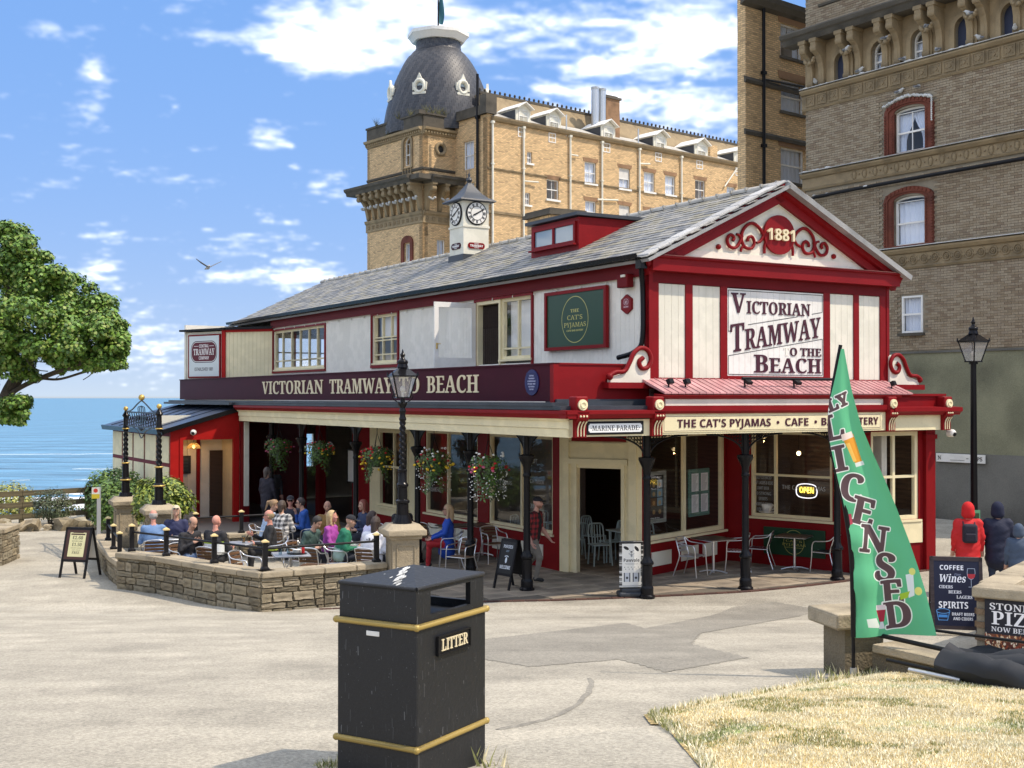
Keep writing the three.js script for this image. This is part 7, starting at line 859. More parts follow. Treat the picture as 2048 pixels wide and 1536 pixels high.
bush('leafy_shrub', 'loose bright green shrub beside the far gate pillar', [-12.3, 0, -37.5], .95, .8, 3000, .12, freshM, leafOval, 4);
bush('leafy_shrub', 'dense green shrub against the cream side of the kiosk', [-11.0, 0, -33.6], .75, .75, 2600, .11, freshM, leafOval, 5);
bush('variegated_shrub', 'pale yellow leaved shrub behind the fence at the picture edge', [-15.9, -.4, -38.4], .8, .75, 2200, .10, yellowM, leafOval, 6);
{ // scrub on the slope beyond the fence
  seed(131); const s = new THREE.Group(); s.name = 'slope_scrub'; s.userData.kind = 'stuff'; scene.add(s); const pts = []; for (let i = 0; i < 9000; i++) { const x = rr(-26, -9), d = rr(38.5, 44), y = groundY(x, -d); pts.push([x, y + rr(0, .75) * (.5 + .5 * vnoise(x, d)), -d, rr(-1, 1), rr(-.2, 1), rr(-1, 1), rr(.06, .14)]); } leaves(s, 'scrub_leaves', leafOval, [yellowM[1], yellowM[2], freshM[0], darkM[1]], pts);
}
const ORD = ['first', 'second', 'third', 'fourth', 'fifth', 'sixth', 'seventh', 'eighth', 'ninth', 'tenth', 'eleventh', 'twelfth', 'thirteenth', 'fourteenth', 'fifteenth'];
{ // timber rail fence
  const f = thing('timber_fence', 'weathered green timber rail fence along the cliff edge', 'fence'); std('fenceWood', C(.16, .14, .085), .9, { map: grain }); const A = [-17.5, -33.2], E = [-10.2, -40.2], L = Math.hypot(E[0] - A[0], E[1] - A[1]), th = Math.atan2(-(E[1] - A[1]), E[0] - A[0]);
  for (let i = 0; i <= 5; i++) part(f, 'post', [B(.12, 1.0, .12, mixN(A[0], E[0], i / 5), .5, mixN(A[1], E[1], i / 5), th)], M.fenceWood); for (let i = 0; i < 5; i++) for (const y of [.22, .56, .9]) part(f, 'rail', [B(L / 5 - .01, .16, .04, mixN(A[0], E[0], (i + .5) / 5) + .06 * Math.sin(th), y, mixN(A[1], E[1], (i + .5) / 5) + .06 * Math.cos(th), th, 0, .0)], M.fenceWood);
  seed(141); const rk = [noisyBox(91, .16), noisyBox(93, .2), noisyBox(97, .18)]; for (let i = 0; i < 15; i++) { const t = i / 14, x = mixN(-15.6, -10.6, t) + rr(-.1, .1), z = mixN(-33.2, -35.4, t) + rr(-.15, .15), s = rr(.2, .42) * (i % 5 === 3 ? 1.3 : 1), m = shade(new THREE.Mesh(rk[i % 3], M.stones[i % 5])); m.name = numbered('border_rock'); m.position.set(x, s * .3, z); m.rotation.set(rr(-.3, .3), rr(0, 3), rr(-.2, .2)); m.scale.set(s * 1.3, s * .8, s); scene.add(m); tag(m, `rough boulder, ${ORD[i]} from the picture edge in the rockery row`, 'rock', 'rockery boulders along the path edge'); }
  const m2 = shade(new THREE.Mesh(rk[1], M.stones[0])); m2.name = numbered('upright_rock'); m2.position.set(-11.6, .28, -34.4); m2.scale.set(.34, .75, .3); m2.rotation.z = -.35; scene.add(m2); tag(m2, 'tall leaning grey stone by the small notice post', 'rock');
  const n = thing('notice_post', 'slim grey post with small yellow and red notice by the shrubs', 'post', [-11.05, 0, -32.4], .2); part(n, 'post', [B(.1, 1.35, .06, 0, .675, 0)], M.steelDull); part(n, 'notice', [face(.2, .3).translate(-.08, 1.2, .035)], canvasMat('postNotice', 64, 96, (x, w, h) => { x.fillStyle = '#d7d8cf'; x.fillRect(0, 0, w, h); x.fillStyle = '#c33a26'; x.beginPath(); x.arc(32, 28, 18, 0, 7); x.fill(); x.fillStyle = '#c9b62c'; x.fillRect(0, 58, 64, 38); }));
}
// ---------- hanging baskets ----------
{
  const fl = new THREE.IcosahedronGeometry(1, 0), cols = { r: std('petalRed', C(.55, .015, .02), .7), y: std('petalYellow', C(.75, .50, .03), .7), w: std('petalWhite', C(.85, .85, .8), .7), p: std('petalPink', C(.6, .12, .25), .7) };
  const basket = (i, label, x, z, mix) => { seed(200 + i); const b = thing('hanging_basket', label, 'hanging basket', [x, 2.28, z], 0, 'flower baskets under the canopy'); part(b, 'bowl', [lathe([[0, -.2], [.12, -.18], [.2, -.08], [.22, 0], [.2, 0], [.1, -.15], [0, -.17]], 16)], M.timberDark); part(b, 'chain', [rod([.2, 0, 0], [0, .62, 0], .006, .006, 4), rod([-.1, 0, .17], [0, .62, 0], .006, .006, 4), rod([-.1, 0, -.17], [0, .62, 0], .006, .006, 4), rod([0, .6, 0], [0, .98, 0], .008, .008, 4)], M.black);
    const pts = []; for (let k = 0; k < 1500; k++) { const a = rr(0, 6.28), tr = rnd(), r = tr < .45 ? .42 * Math.sqrt(rnd()) : .34 * rr(.6, 1) * (1 - .2 * rnd()), y = tr < .45 ? rr(-.05, .34) * (1 - r * .8) : -rr(0, .62) * (.6 + .4 * Math.sin(a * 2 + i)); pts.push([Math.cos(a) * r, y, Math.sin(a) * r, Math.cos(a), rr(0, 1), Math.sin(a), rr(.035, .075)]); } leaves(b, 'trailing_foliage', leafOval, [freshM[0], freshM[1], darkM[0]], pts);
    for (const [c, n, lo, hi, sz] of mix) { const im = new THREE.InstancedMesh(fl, cols[c], n); shade(im); im.name = 'flowers'; im.userData.kind = 'stuff'; for (let k = 0; k < n; k++) { const a = rr(0, 6.28), y = rr(lo, hi), r = (y > 0 ? .42 * Math.sqrt(1 - Math.min(.9, y * 1.6)) : .36) * rr(.88, 1.1), s = sz * rr(.7, 1.2); im.setMatrixAt(k, mat4(Math.cos(a) * r, y, Math.sin(a) * r, a, rr(-1, 1), 0, [s, s * .7, s])); } b.add(im); } };
  const BP = [[.45, 15.6], [.45, 12.5], [.45, 8.9], [.45, 5.95], [.45, 3.6]].map(([a, b]) => inTw(a, b, 0));
  basket(0, 'hanging basket of pink and red flowers nearest the kiosk', BP[0][0], BP[0][2], [['p', 18, -.1, .3, .028], ['r', 10, 0, .3, .028]]); basket(1, 'hanging basket with long trails and scattered white flowers, second from kiosk', BP[1][0], BP[1][2], [['r', 16, .05, .3, .035], ['y', 14, -.1, .2, .03], ['w', 20, .1, .35, .02]]); basket(2, 'hanging basket of yellow and red flowers half behind the lamp post', BP[2][0], BP[2][2], [['r', 16, .02, .32, .042], ['y', 34, -.25, .12, .034]]); basket(3, 'hanging basket with yellow flowers and white trailing lobelia, fourth from kiosk', BP[3][0], BP[3][2], [['w', 60, -.55, -.05, .016], ['w', 16, .2, .38, .03], ['r', 9, 0, .25, .038], ['y', 14, -.1, .1, .04]]); basket(4, 'hanging basket with pink and white flowers nearest the corner column', BP[4][0], BP[4][2], [['w', 110, -.6, 0, .015], ['w', 14, .2, .36, .03], ['r', 8, 0, .2, .04], ['p', 10, -.2, .12, .04]]);
}
// ---------- parched lawn ----------
{
  const poly = [[.95, -8.63], [1.5, -9.35], [2.24, -10.15], [2.95, -10.95], [3.35, -11.1], [3.75, -10.9], [4.6, -9.6], [6.5, -6.5], [6.5, -3], [.9, -3], [1.0, -6], [1.06, -7.4]], inside = (x, z) => { let c = false; for (let i = 0, j = poly.length - 1; i < poly.length; j = i++) { const [xi, zi] = poly[i], [xj, zj] = poly[j]; if ((zi > z) !== (zj > z) && x < (xj - xi) * (z - zi) / (zj - zi) + xi) c = !c; } return c; };
  const edge = (x, z) => { let m = 9; for (let i = 0, j = poly.length - 1; i < poly.length; j = i++) { const [ax, az] = poly[j], [bx, bz] = poly[i], dx = bx - ax, dz = bz - az, t = clampN(((x - ax) * dx + (z - az) * dz) / (dx * dx + dz * dz)); m = Math.min(m, Math.hypot(x - ax - t * dx, z - az - t * dz)); } return m; };
  const lawnY = (x, z) => groundY(x, z) + .015 + .09 * sstep(0, .6, edge(x, z)) + .03 * (fbm(x * 1.5, z * 1.5, 3) - .5);
  const pos = [], st = .09; for (let x = .85; x < 6.5; x += st) for (let z = -11.2; z < -3; z += st) { if (!inside(x + st / 2, z + st / 2)) continue; const q = (a, b) => [a, lawnY(a, b), b]; pos.push(...q(x, z), ...q(x, z + st), ...q(x + st, z + st), ...q(x, z), ...q(x + st, z + st), ...q(x + st, z)); }
  const g = new THREE.BufferGeometry(); g.setAttribute('position', new THREE.Float32BufferAttribute(pos, 3)); g.computeVertexNormals();
  const dry = tex(512, (u, v) => { const n = fbm(u * 8, v * 8, 5, 8), s = fbm(u * 100, v * 100, 2, 100), gr = sstep(.6, .75, fbm(u * 5 + .4, v * 5, 4, 5)); const k = .66 + .35 * (n - .5) + .4 * (s - .5); return [k * mixN(1.04, .72, gr), k * mixN(.93, .8, gr), k * mixN(.66, .5, gr)]; }, true, .5);
  std('dryGrass', C(1, .97, .86), .95, { map: dry, bumpMap: coarseB, bumpScale: .02 }); structure('lawn_soil', [g], M.dryGrass);
  const blade = (() => { const b = new THREE.BufferGeometry(); b.setAttribute('position', new THREE.Float32BufferAttribute([-.004, 0, 0, .004, 0, 0, .003, .5, .06, -.004, 0, 0, .003, .5, .06, -.002, .5, .06, -.002, .5, .06, .003, .5, .06, .0, 1, .22], 3)); b.computeVertexNormals(); return clean(b); })();
  const gm = [std('bladeA', C(.86, .78, .54), .9, { side: THREE.DoubleSide }), std('bladeB', C(.74, .66, .42), .9, { side: THREE.DoubleSide }), std('bladeC', C(.90, .85, .64), .9, { side: THREE.DoubleSide }), std('bladeGreen', C(.30, .31, .12), .9, { side: THREE.DoubleSide })];
  seed(301); const grp = new THREE.Group(); grp.name = 'lawn_grass'; grp.userData.kind = 'stuff'; scene.add(grp); const sets = [[], [], [], []]; let tries = 0;
  while (sets[0].length + sets[1].length + sets[2].length + sets[3].length < 80000 && tries++ < 400000) { const x = rr(.9, 5.2), z = -11.15 + Math.pow(rnd(), .8) * 6.2; if (!inside(x, z)) continue; if (x / -z > .46) continue; const e = edge(x, z), gr = fbm(x * 2.2 + 4, z * 2.2, 3) > .62 || (e < .1 && rnd() < .3); sets[gr && rnd() < .6 ? 3 : Math.floor(rnd() * 3)].push([x, lawnY(x, z), z, e < .08 ? rr(.015, .07) : rr(.008, .026)]); }
  const tuft = (x, z, n, h, r) => { for (let i = 0; i < n; i++) { const a = rr(0, 6.28), q = r * Math.sqrt(rnd()), X = x + Math.cos(a) * q, Z = z + Math.sin(a) * q; sets[rnd() < .6 ? 3 : 1].push([X, groundY(X, Z) - .005, Z, h * rr(.5, 1.2)]); } };
  for (let i = 0; i < 14; i++) tuft(2.6 + i * .09, -10.7 - i * .045, 12, .12, .07); tuft(-.2, -6.75, 14, .13, .08); tuft(-.08, -6.7, 10, .12, .07); for (let i = 0; i < 26; i++) tuft(-1.05 + i * .022, -6.75 + .05 * Math.sin(i), 30, .06, .07); for (let i = 0; i < 30; i++) tuft(3.0 + i * .05, -11.5 + i * .03, 8, .12, .05); tuft(1.83, -8.7, 90, .06, .09);
  sets.forEach((s, k) => { const im = new THREE.InstancedMesh(blade, gm[k], s.length); shade(im); im.name = 'grass_blades'; im.userData.kind = 'stuff'; s.forEach((p, i) => im.setMatrixAt(i, mat4(p[0], p[1], p[2], rr(0, 6.28), rr(-.5, .5), rr(-.5, .5), [p[3] * 14 + .6, p[3], p[3]]))); grp.add(im); });
}
// ---------- people: one continuous body each, meshed from tapered bones ----------
function surfaceNets(f, lo, hi, h) {                  // mesh of f = 0 inside the box; naive surface nets
  const n = [0, 1, 2].map((k) => Math.ceil((hi[k] - lo[k]) / h) + 1), v = new Float32Array(n[0] * n[1] * n[2]), id = (i, j, k) => (k * n[1] + j) * n[0] + i;
  for (let k = 0; k < n[2]; k++) for (let j = 0; j < n[1]; j++) for (let i = 0; i < n[0]; i++) v[id(i, j, k)] = f(lo[0] + i * h, lo[1] + j * h, lo[2] + k * h);
  const map = new Int32Array(v.length).fill(-1), pos = [], idx = [];
  for (let k = 0; k < n[2] - 1; k++) for (let j = 0; j < n[1] - 1; j++) for (let i = 0; i < n[0] - 1; i++) {
    let m = 0, cnt = 0, x = 0, y = 0, z = 0; const c = []; for (let q = 0; q < 8; q++) { const val = v[id(i + (q & 1), j + ((q >> 1) & 1), k + (q >> 2))]; c.push(val); if (val < 0) m++; } if (m === 0 || m === 8) continue;
    for (let a = 0; a < 8; a++) for (const d of [1, 2, 4]) { if (a & d) continue; const b = a | d; if ((c[a] < 0) === (c[b] < 0)) continue; const t = c[a] / (c[a] - c[b]); x += (a & 1) + (d === 1 ? t : 0); y += ((a >> 1) & 1) + (d === 2 ? t : 0); z += (a >> 2) + (d === 4 ? t : 0); cnt++; }
    map[id(i, j, k)] = pos.length / 3; pos.push(lo[0] + (i + x / cnt) * h, lo[1] + (j + y / cnt) * h, lo[2] + (k + z / cnt) * h);
  }
  for (let k = 1; k < n[2] - 1; k++) for (let j = 1; j < n[1] - 1; j++) for (let i = 1; i < n[0] - 1; i++) {
    const a = v[id(i, j, k)] < 0, quad = (p, q, r, s, flip) => { if (p < 0 || q < 0 || r < 0 || s < 0) return; flip ? idx.push(p, r, q, p, s, r) : idx.push(p, q, r, p, r, s); };
    if (a !== v[id(i + 1, j, k)] < 0) quad(map[id(i, j - 1, k - 1)], map[id(i, j, k - 1)], map[id(i, j, k)], map[id(i, j - 1, k)], !a);
    if (a !== v[id(i, j + 1, k)] < 0) quad(map[id(i - 1, j, k - 1)], map[id(i - 1, j, k)], map[id(i, j, k)], map[id(i, j, k - 1)], !a);
    if (a !== v[id(i, j, k + 1)] < 0) quad(map[id(i - 1, j - 1, k)], map[id(i, j - 1, k)], map[id(i, j, k)], map[id(i - 1, j, k)], !a);
  }
  const g = new THREE.BufferGeometry(); g.setAttribute('position', new THREE.Float32BufferAttribute(pos, 3)); g.setIndex(idx); g.computeVertexNormals(); return g;
}
const smin = (a, b, k) => { const h = Math.max(k - Math.abs(a - b), 0) / k; return Math.min(a, b) - h * h * k * .25; };
function cone(x, y, z, b) {                           // distance to a tapered capsule b = [ax, ay, az, ra, bx, by, bz, rb]
  const dx = b[4] - b[0], dy = b[5] - b[1], dz = b[6] - b[2], px = x - b[0], py = y - b[1], pz = z - b[2], t = clampN((px * dx + py * dy + pz * dz) / (dx * dx + dy * dy + dz * dz + 1e-9));
  return Math.hypot(px - dx * t, py - dy * t, pz - dz * t) - (b[3] + (b[7] - b[3]) * t);
}
const ell = (x, y, z, c, r) => { const k = Math.hypot((x - c[0]) / r[0], (y - c[1]) / r[1], (z - c[2]) / r[2]); return (k - 1) * Math.min(...r); };
const colored = (g, fn) => { const p = g.attributes.position, c = new Float32Array(p.count * 3); for (let i = 0; i < p.count; i++) { const q = fn(p.getX(i), p.getY(i), p.getZ(i)); c[i * 3] = q[0]; c[i * 3 + 1] = q[1]; c[i * 3 + 2] = q[2]; } g.setAttribute('color', new THREE.BufferAttribute(c, 3)); return g; };
// head in its own axes: chin-to-crown 0.23 m, centre of skull at the origin, facing +z
const headF = (x, y, z) => { const ax = Math.abs(x); let d = ell(x, y, z, [0, .025, -.012], [.076, .098, .096]); d = smin(d, ell(x, y, z, [0, -.045, .022], [.056, .072, .066]), .03); d = smin(d, cone(x, y, z, [0, .012, .078, .009, 0, -.028, .102, .015]), .012); d = smin(d, ell(ax, y, z, [.03, -.02, .068], [.026, .024, .02]), .02); d = Math.max(d, -ell(ax, y, z, [.03, .006, .098], [.02, .012, .018])); d = smin(d, ell(ax, y, z, [.03, .005, .074], [.014, .012, .012]), .004); d = smin(d, ell(ax, y, z, [.077, -.008, -.006], [.011, .032, .02]), .008); d = smin(d, ell(x, y, z, [0, -.066, .078], [.026, .012, .014]), .01); return smin(d, ell(x, y, z, [0, -.098, .062], [.024, .018, .02]), .02); };
const headG = surfaceNets(headF, [-.1, -.135, -.125], [.1, .14, .135], .0085);
// right hand, palm down the -y axis from the wrist, thumb towards +x; fingers slightly curled
const handG = (() => { const b = []; [[-.028, .0085, .066], [-.009, .009, .076], [.011, .009, .072], [.029, .0085, .06]].forEach(([x, r, l]) => { const y0 = -.085; b.push([x, y0, 0, r, x * 1.12, y0 - l * .5, .008, r * .94], [x * 1.12, y0 - l * .5, .008, r * .94, x * 1.12, y0 - l * .92, .034, r * .8]); }); b.push([.03, -.03, .006, .012, .055, -.062, .02, .0105], [.055, -.062, .02, .0105, .058, -.095, .034, .0088]); const f = (x, y, z) => { let d = ell(x, y, z, [0, -.05, 0], [.042, .055, .018]); d = smin(d, cone(x, y, z, [0, .02, 0, .024, 0, -.02, 0, .026]), .02); let e = 9; for (const q of b) e = Math.min(e, cone(x, y, z, q)); return smin(d, e, .01); }; return surfaceNets(f, [-.06, -.175, -.04], [.085, .05, .07], .0058); })();
const skinM = new THREE.MeshStandardMaterial({ vertexColors: true, roughness: .75 });
const clothM = (c) => std('cloth' + c.join('_'), C(...c), .9, { bumpMap: coarseB, bumpScale: .003 });
const SK = [.52, .30, .21], SKR = [.60, .28, .21];
// o: pos, turn, sit (seat height), lean, headTurn, headTilt, arms [[elbow, hand] for right, left], colours
function person(label, pos, turn, o) {
  const p = thing('person', label, 'person', pos, turn, o.group), s = o.scale || 1, sit = o.sit, skin = o.skin || SK, top = o.top, leg = o.legs || [.03, .035, .05], shoe = o.shoe || [.02, .02, .02], bulk = o.bulk ?? 1, lean = o.lean || 0;
  const hipY = sit ? sit + .1 : .92, hip = [0, hipY, 0], up = (d, w = 0) => [w, hipY + d * Math.cos(lean), d * Math.sin(lean)], rot = (q) => q;
  const chest = up(.34), neck = up(.52), sh = .185 * (o.shoulder || 1);
  const S = [1, -1].map((k) => { const q = up(.46); return [k * -sh, q[1], q[2]]; });            // right shoulder on -x (facing +z)
  const bones = []; const add = (a, ra, b, rb, tagC, k = .045) => bones.push({ b: [...a, ra, ...b, rb], c: tagC, k });
  for (const k of [-1, 1]) { add([k * .085, hipY - .01, 0], .115 * bulk, [k * .09, chest[1] - .02, chest[2]], .112 * bulk, 'top', .06); }
  add(up(.1), .12 * bulk, up(.36), .125 * bulk, 'top', .06); add(S[0], .066 * bulk, S[1], .066 * bulk, 'top', .07); add(up(.44), .07, neck, .05, 'top', .04); add(neck, .05, up(.62), .05, 'skin', .03);
  const legs = o.legPose || (sit ? [[[-.12, hipY - .02, .40], [-.13, .06, .42]], [[.12, hipY - .02, .40], [.13, .06, .44]]] : [[[-.1, .5, .02], [-.1, .07, 0]], [[.1, .5, .02], [.1, .07, 0]]]);
  legs.forEach(([kn, an], i) => { const k = i ? 1 : -1; add([k * .085, hipY - .02, 0], .098 * bulk, kn, .068, 'leg', .05); add(kn, .066, an, .045, 'leg', .03); add([an[0], an[1] - .01, an[2] - .03], .042, [an[0] + k * .02, an[1] - .025, an[2] + .15], .036, 'shoe', .02); });
  const arms = o.arms || (sit ? [[[-.27, hipY + .16, .12], [-.15, hipY + .16, .36]], [[.27, hipY + .16, .12], [.15, hipY + .16, .36]]] : [[[-.25, 1.12, 0], [-.26, .86, .08]], [[.25, 1.12, 0], [.26, .86, .08]]]);
  arms.forEach(([el, ha], i) => { add(S[i], .062 * bulk, el, .052 * bulk, 'top', .04); add(el, .05 * bulk, ha, .036, o.bareArms ? 'skin' : 'top', .02); });
  if (o.coat) add([0, hipY - .05, 0], .15 * bulk, [0, hipY - o.coat, .02], .19 * bulk, 'top', .06);
  if (o.hoodDown) add([-.06, neck[1] - .01, neck[2] - .075], .06, [.06, neck[1] - .01, neck[2] - .075], .06, 'top', .05);
  let lo = [9, 9, 9], hi = [-9, -9, -9]; for (const { b } of bones) for (const [q, r] of [[0, 3], [4, 7]]) for (let k = 0; k < 3; k++) { lo[k] = Math.min(lo[k], b[q + k] - b[r] - .05); hi[k] = Math.max(hi[k], b[q + k] + b[r] + .05); }
  const f = (x, y, z) => { let d = 9; for (const q of bones) { const e = cone(x, y, z, q.b); d = d > 8 ? e : smin(d, e, q.k); } return d + .006 * Math.sin(y * 46 + x * 31 + z * 12) * Math.sin(z * 38 + x * 17) + .004 * Math.sin(y * 90 + z * 60) * Math.sin(x * 75 - y * 20); };
  const colOf = (n, x, y, z) => n === 'skin' ? skin : n === 'leg' ? leg : n === 'shoe' ? shoe : o.pattern ? o.pattern(x, y, z) : top;
  const g = colored(surfaceNets(f, lo, hi, .02), (x, y, z) => { let m = 9, c = 'top'; for (const q of bones) { const e = cone(x, y, z, q.b); if (e < m) { m = e; c = q.c; } } return colOf(c, x, y, z); });
  const ht = o.headTurn || 0, tl = o.headTilt || 0, hp = up(.715), hm = mat4(hp[0], hp[1], hp[2] + .02 + .02 * Math.sin(lean), ht, tl + lean * .3, o.headRoll || 0);
  const lips = [skin[0] * .8, skin[1] * .55, skin[2] * .55], brow = o.hair ? o.hair.map((q) => q * .7) : [.1, .07, .05];
  const hg = colored(headG.clone(), (x, y, z) => { const ax = Math.abs(x); if (z > .06 && Math.hypot((ax - .03) / .013, (y - .006) / .007) < 1) return [.05, .04, .035]; if (z > .05 && ax > .012 && ax < .05 && y > .022 && y < .031) return brow; if (z > .06 && ax < .024 && y > -.072 && y < -.058) return lips; if (o.beard && y < -.05 && z > -.01 && !(ax < .02 && y > -.07)) return o.beard; return skin; }).applyMatrix4(hm);
  const geos = [g, hg]; arms.forEach(([el, ha], i) => { const e = V3(...el), h = V3(...ha), dir = h.clone().sub(e).normalize(), q = new THREE.Quaternion().setFromUnitVectors(V3(0, -1, 0), dir), mm = new THREE.Matrix4().compose(h.clone().addScaledVector(dir, .005), q, V3(i ? -1 : 1, 1, 1)); geos.push(colored(handG.clone(), () => skin).applyMatrix4(mm)); });
  const body = shade(new THREE.Mesh(mergeGeometries(geos.map((q) => { const r = q.index ? q.toNonIndexed() : q; return r; })), skinM)); body.name = 'body'; p.add(body);
  // hair, hats, hoods, glasses
  const H = (name, fn, l, h2, m, cell = .011) => { const q = surfaceNets(fn, l, h2, cell).applyMatrix4(hm); return part(p, name, [q], m); };
  const wob = (x, y, z) => .004 * Math.sin(x * 150 + y * 60) * Math.sin(z * 120 + y * 40);
  if (o.hair && !o.hood) { const len = o.hairLen || 0, m = clothM(o.hair); m.roughness = .6;
    H('hair', (x, y, z) => { let d = ell(x, y, z, [0, .03, -.02], [.09, .105, .106]); const face = Math.max(-(z - .035 - Math.max(0, y - .05) * .9 + Math.abs(x) * .25), y - .088); d = Math.max(d, -Math.max(-(z - (.028 + Math.max(0, y - .04) * .6)), y - .085)); void face; d = Math.max(d, -(y + .055 - Math.max(0, z) * 1.2) - (len ? .02 : 0)); if (len) { let e = cone(x, y, z, [0, .0, -.07, .075, 0, -len, -.09, .05]); e = smin(e, cone(Math.abs(x), y, z, [.075, .02, -.02, .03, .085, -len * .9, .0, .022]), .03); d = smin(d, Math.max(e, z - .055), .02); } if (o.pony) { d = smin(d, cone(x, y, z, [0, .05, -.115, .03, 0, .0, -.165, .034]), .02); d = smin(d, cone(x, y, z, [0, .0, -.165, .034, 0, -.2, -.15, .012]), .02); } return d + wob(x, y, z); }, [-.15, -(o.hairLen || .05) - (o.pony ? .2 : .1), -.22], [.15, .16, .12], m); }
  if (o.thinHair) { const m = clothM(o.thinHair); H('hair', (x, y, z) => Math.max(Math.abs(ell(x, y, z, [0, .022, -.018], [.08, .098, .1])) - .007, y - .055, -y - .06, z - .02), [-.12, -.1, -.15], [.12, .1, .06], m); }
  if (o.cap) { const m = clothM(o.cap); const c = H('cap', (x, y, z) => { let d = Math.max(ell(x, y, z, [0, .035, -.012], [.092, .1, .11]), -(y - .04)); d = Math.min(d, Math.max(ell(x, y, z, [0, .045, .11], [.075, .012, .085]), -(z - .05))); return d; }, [-.12, .0, -.14], [.12, .15, .22], m); void c; }
  if (o.hood) { const m = clothM(o.hood); H('hood', (x, y, z) => { let d = ell(x, y, z, [0, .01, -.025], [.115, .14, .125]); d = smin(d, ell(x, y, z, [0, -.1, -.03], [.12, .08, .1]), .06); d = Math.max(d, -ell(x, y, z, [0, -.01, .11], [.075, .1, .1])); return d; }, [-.15, -.2, -.18], [.15, .17, .13], m, .014); }
  if (o.shades) part(p, 'sunglasses', [RB(.052, .034, .012, .006, .034, .008, .098), RB(.052, .034, .012, .006, -.034, .008, .098), B(.02, .008, .008, 0, .014, .102), B(.006, .008, .1, .072, .012, .05), B(.006, .008, .1, -.072, .012, .05)].map((q) => q.applyMatrix4(hm)), M.blackGloss);
  if (o.topShades) part(p, 'sunglasses', [RB(.05, .03, .014, .006, .034, .1, .065, 0, -.7), RB(.05, .03, .014, .006, -.034, .1, .065, 0, -.7)].map((q) => q.applyMatrix4(hm)), M.blackGloss);
  if (o.pack) { const bp = up(.28); part(p, 'backpack', [RB(.27, .36, .16, .06, 0, bp[1], bp[2] - .2), RB(.2, .16, .06, .03, 0, bp[1] - .07, bp[2] - .29)], clothM(o.pack)); part(p, 'backpack_strap', [-1, 1].map((k) => tube([[k * .1, bp[1] + .16, bp[2] - .14], [k * .11, bp[1] + .24, bp[2] + .02], [k * .12, bp[1] + .1, bp[2] + .15], [k * .13, bp[1] - .08, bp[2] + .06]], .014, 16, 6)), clothM(o.pack)); }
  if (o.vest) { const f2 = (x, y, z) => { let d = 9; for (const q of bones.slice(0, 4)) { const e = cone(x, y, z, q.b) - .016; d = d > 8 ? e : smin(d, e, .06); } return Math.max(d, o.vest.y0 - y, y - o.vest.y1, o.vest.back ? z - chest[2] - .02 : -9); }; const q = surfaceNets(f2, lo, hi, .02); part(p, 'jacket_panel', [q], clothM(o.vest.c)); if (o.vest.trim) { const f3 = (x, y, z) => { let d = 9; for (const b of bones.slice(0, 4)) { const e = cone(x, y, z, b.b) - .022; d = d > 8 ? e : smin(d, e, .06); } return Math.max(d, o.vest.y1 - .02 - y, y - o.vest.y1 - .02, o.vest.back ? z - chest[2] - .02 : -9); }; part(p, 'jacket_trim', [surfaceNets(f3, lo, hi, .016)], clothM(o.vest.trim)); } }
  if (o.hold) { const h = arms[o.hold[0]][1]; part(p, o.hold[1], [o.hold[2].applyMatrix4(mat4(h[0], h[1] + .02, h[2] + .09, o.hold[4] || 0, o.hold[5] || 0))], o.hold[3]); }
  if (s !== 1) p.scale.setScalar(s); return p;
}
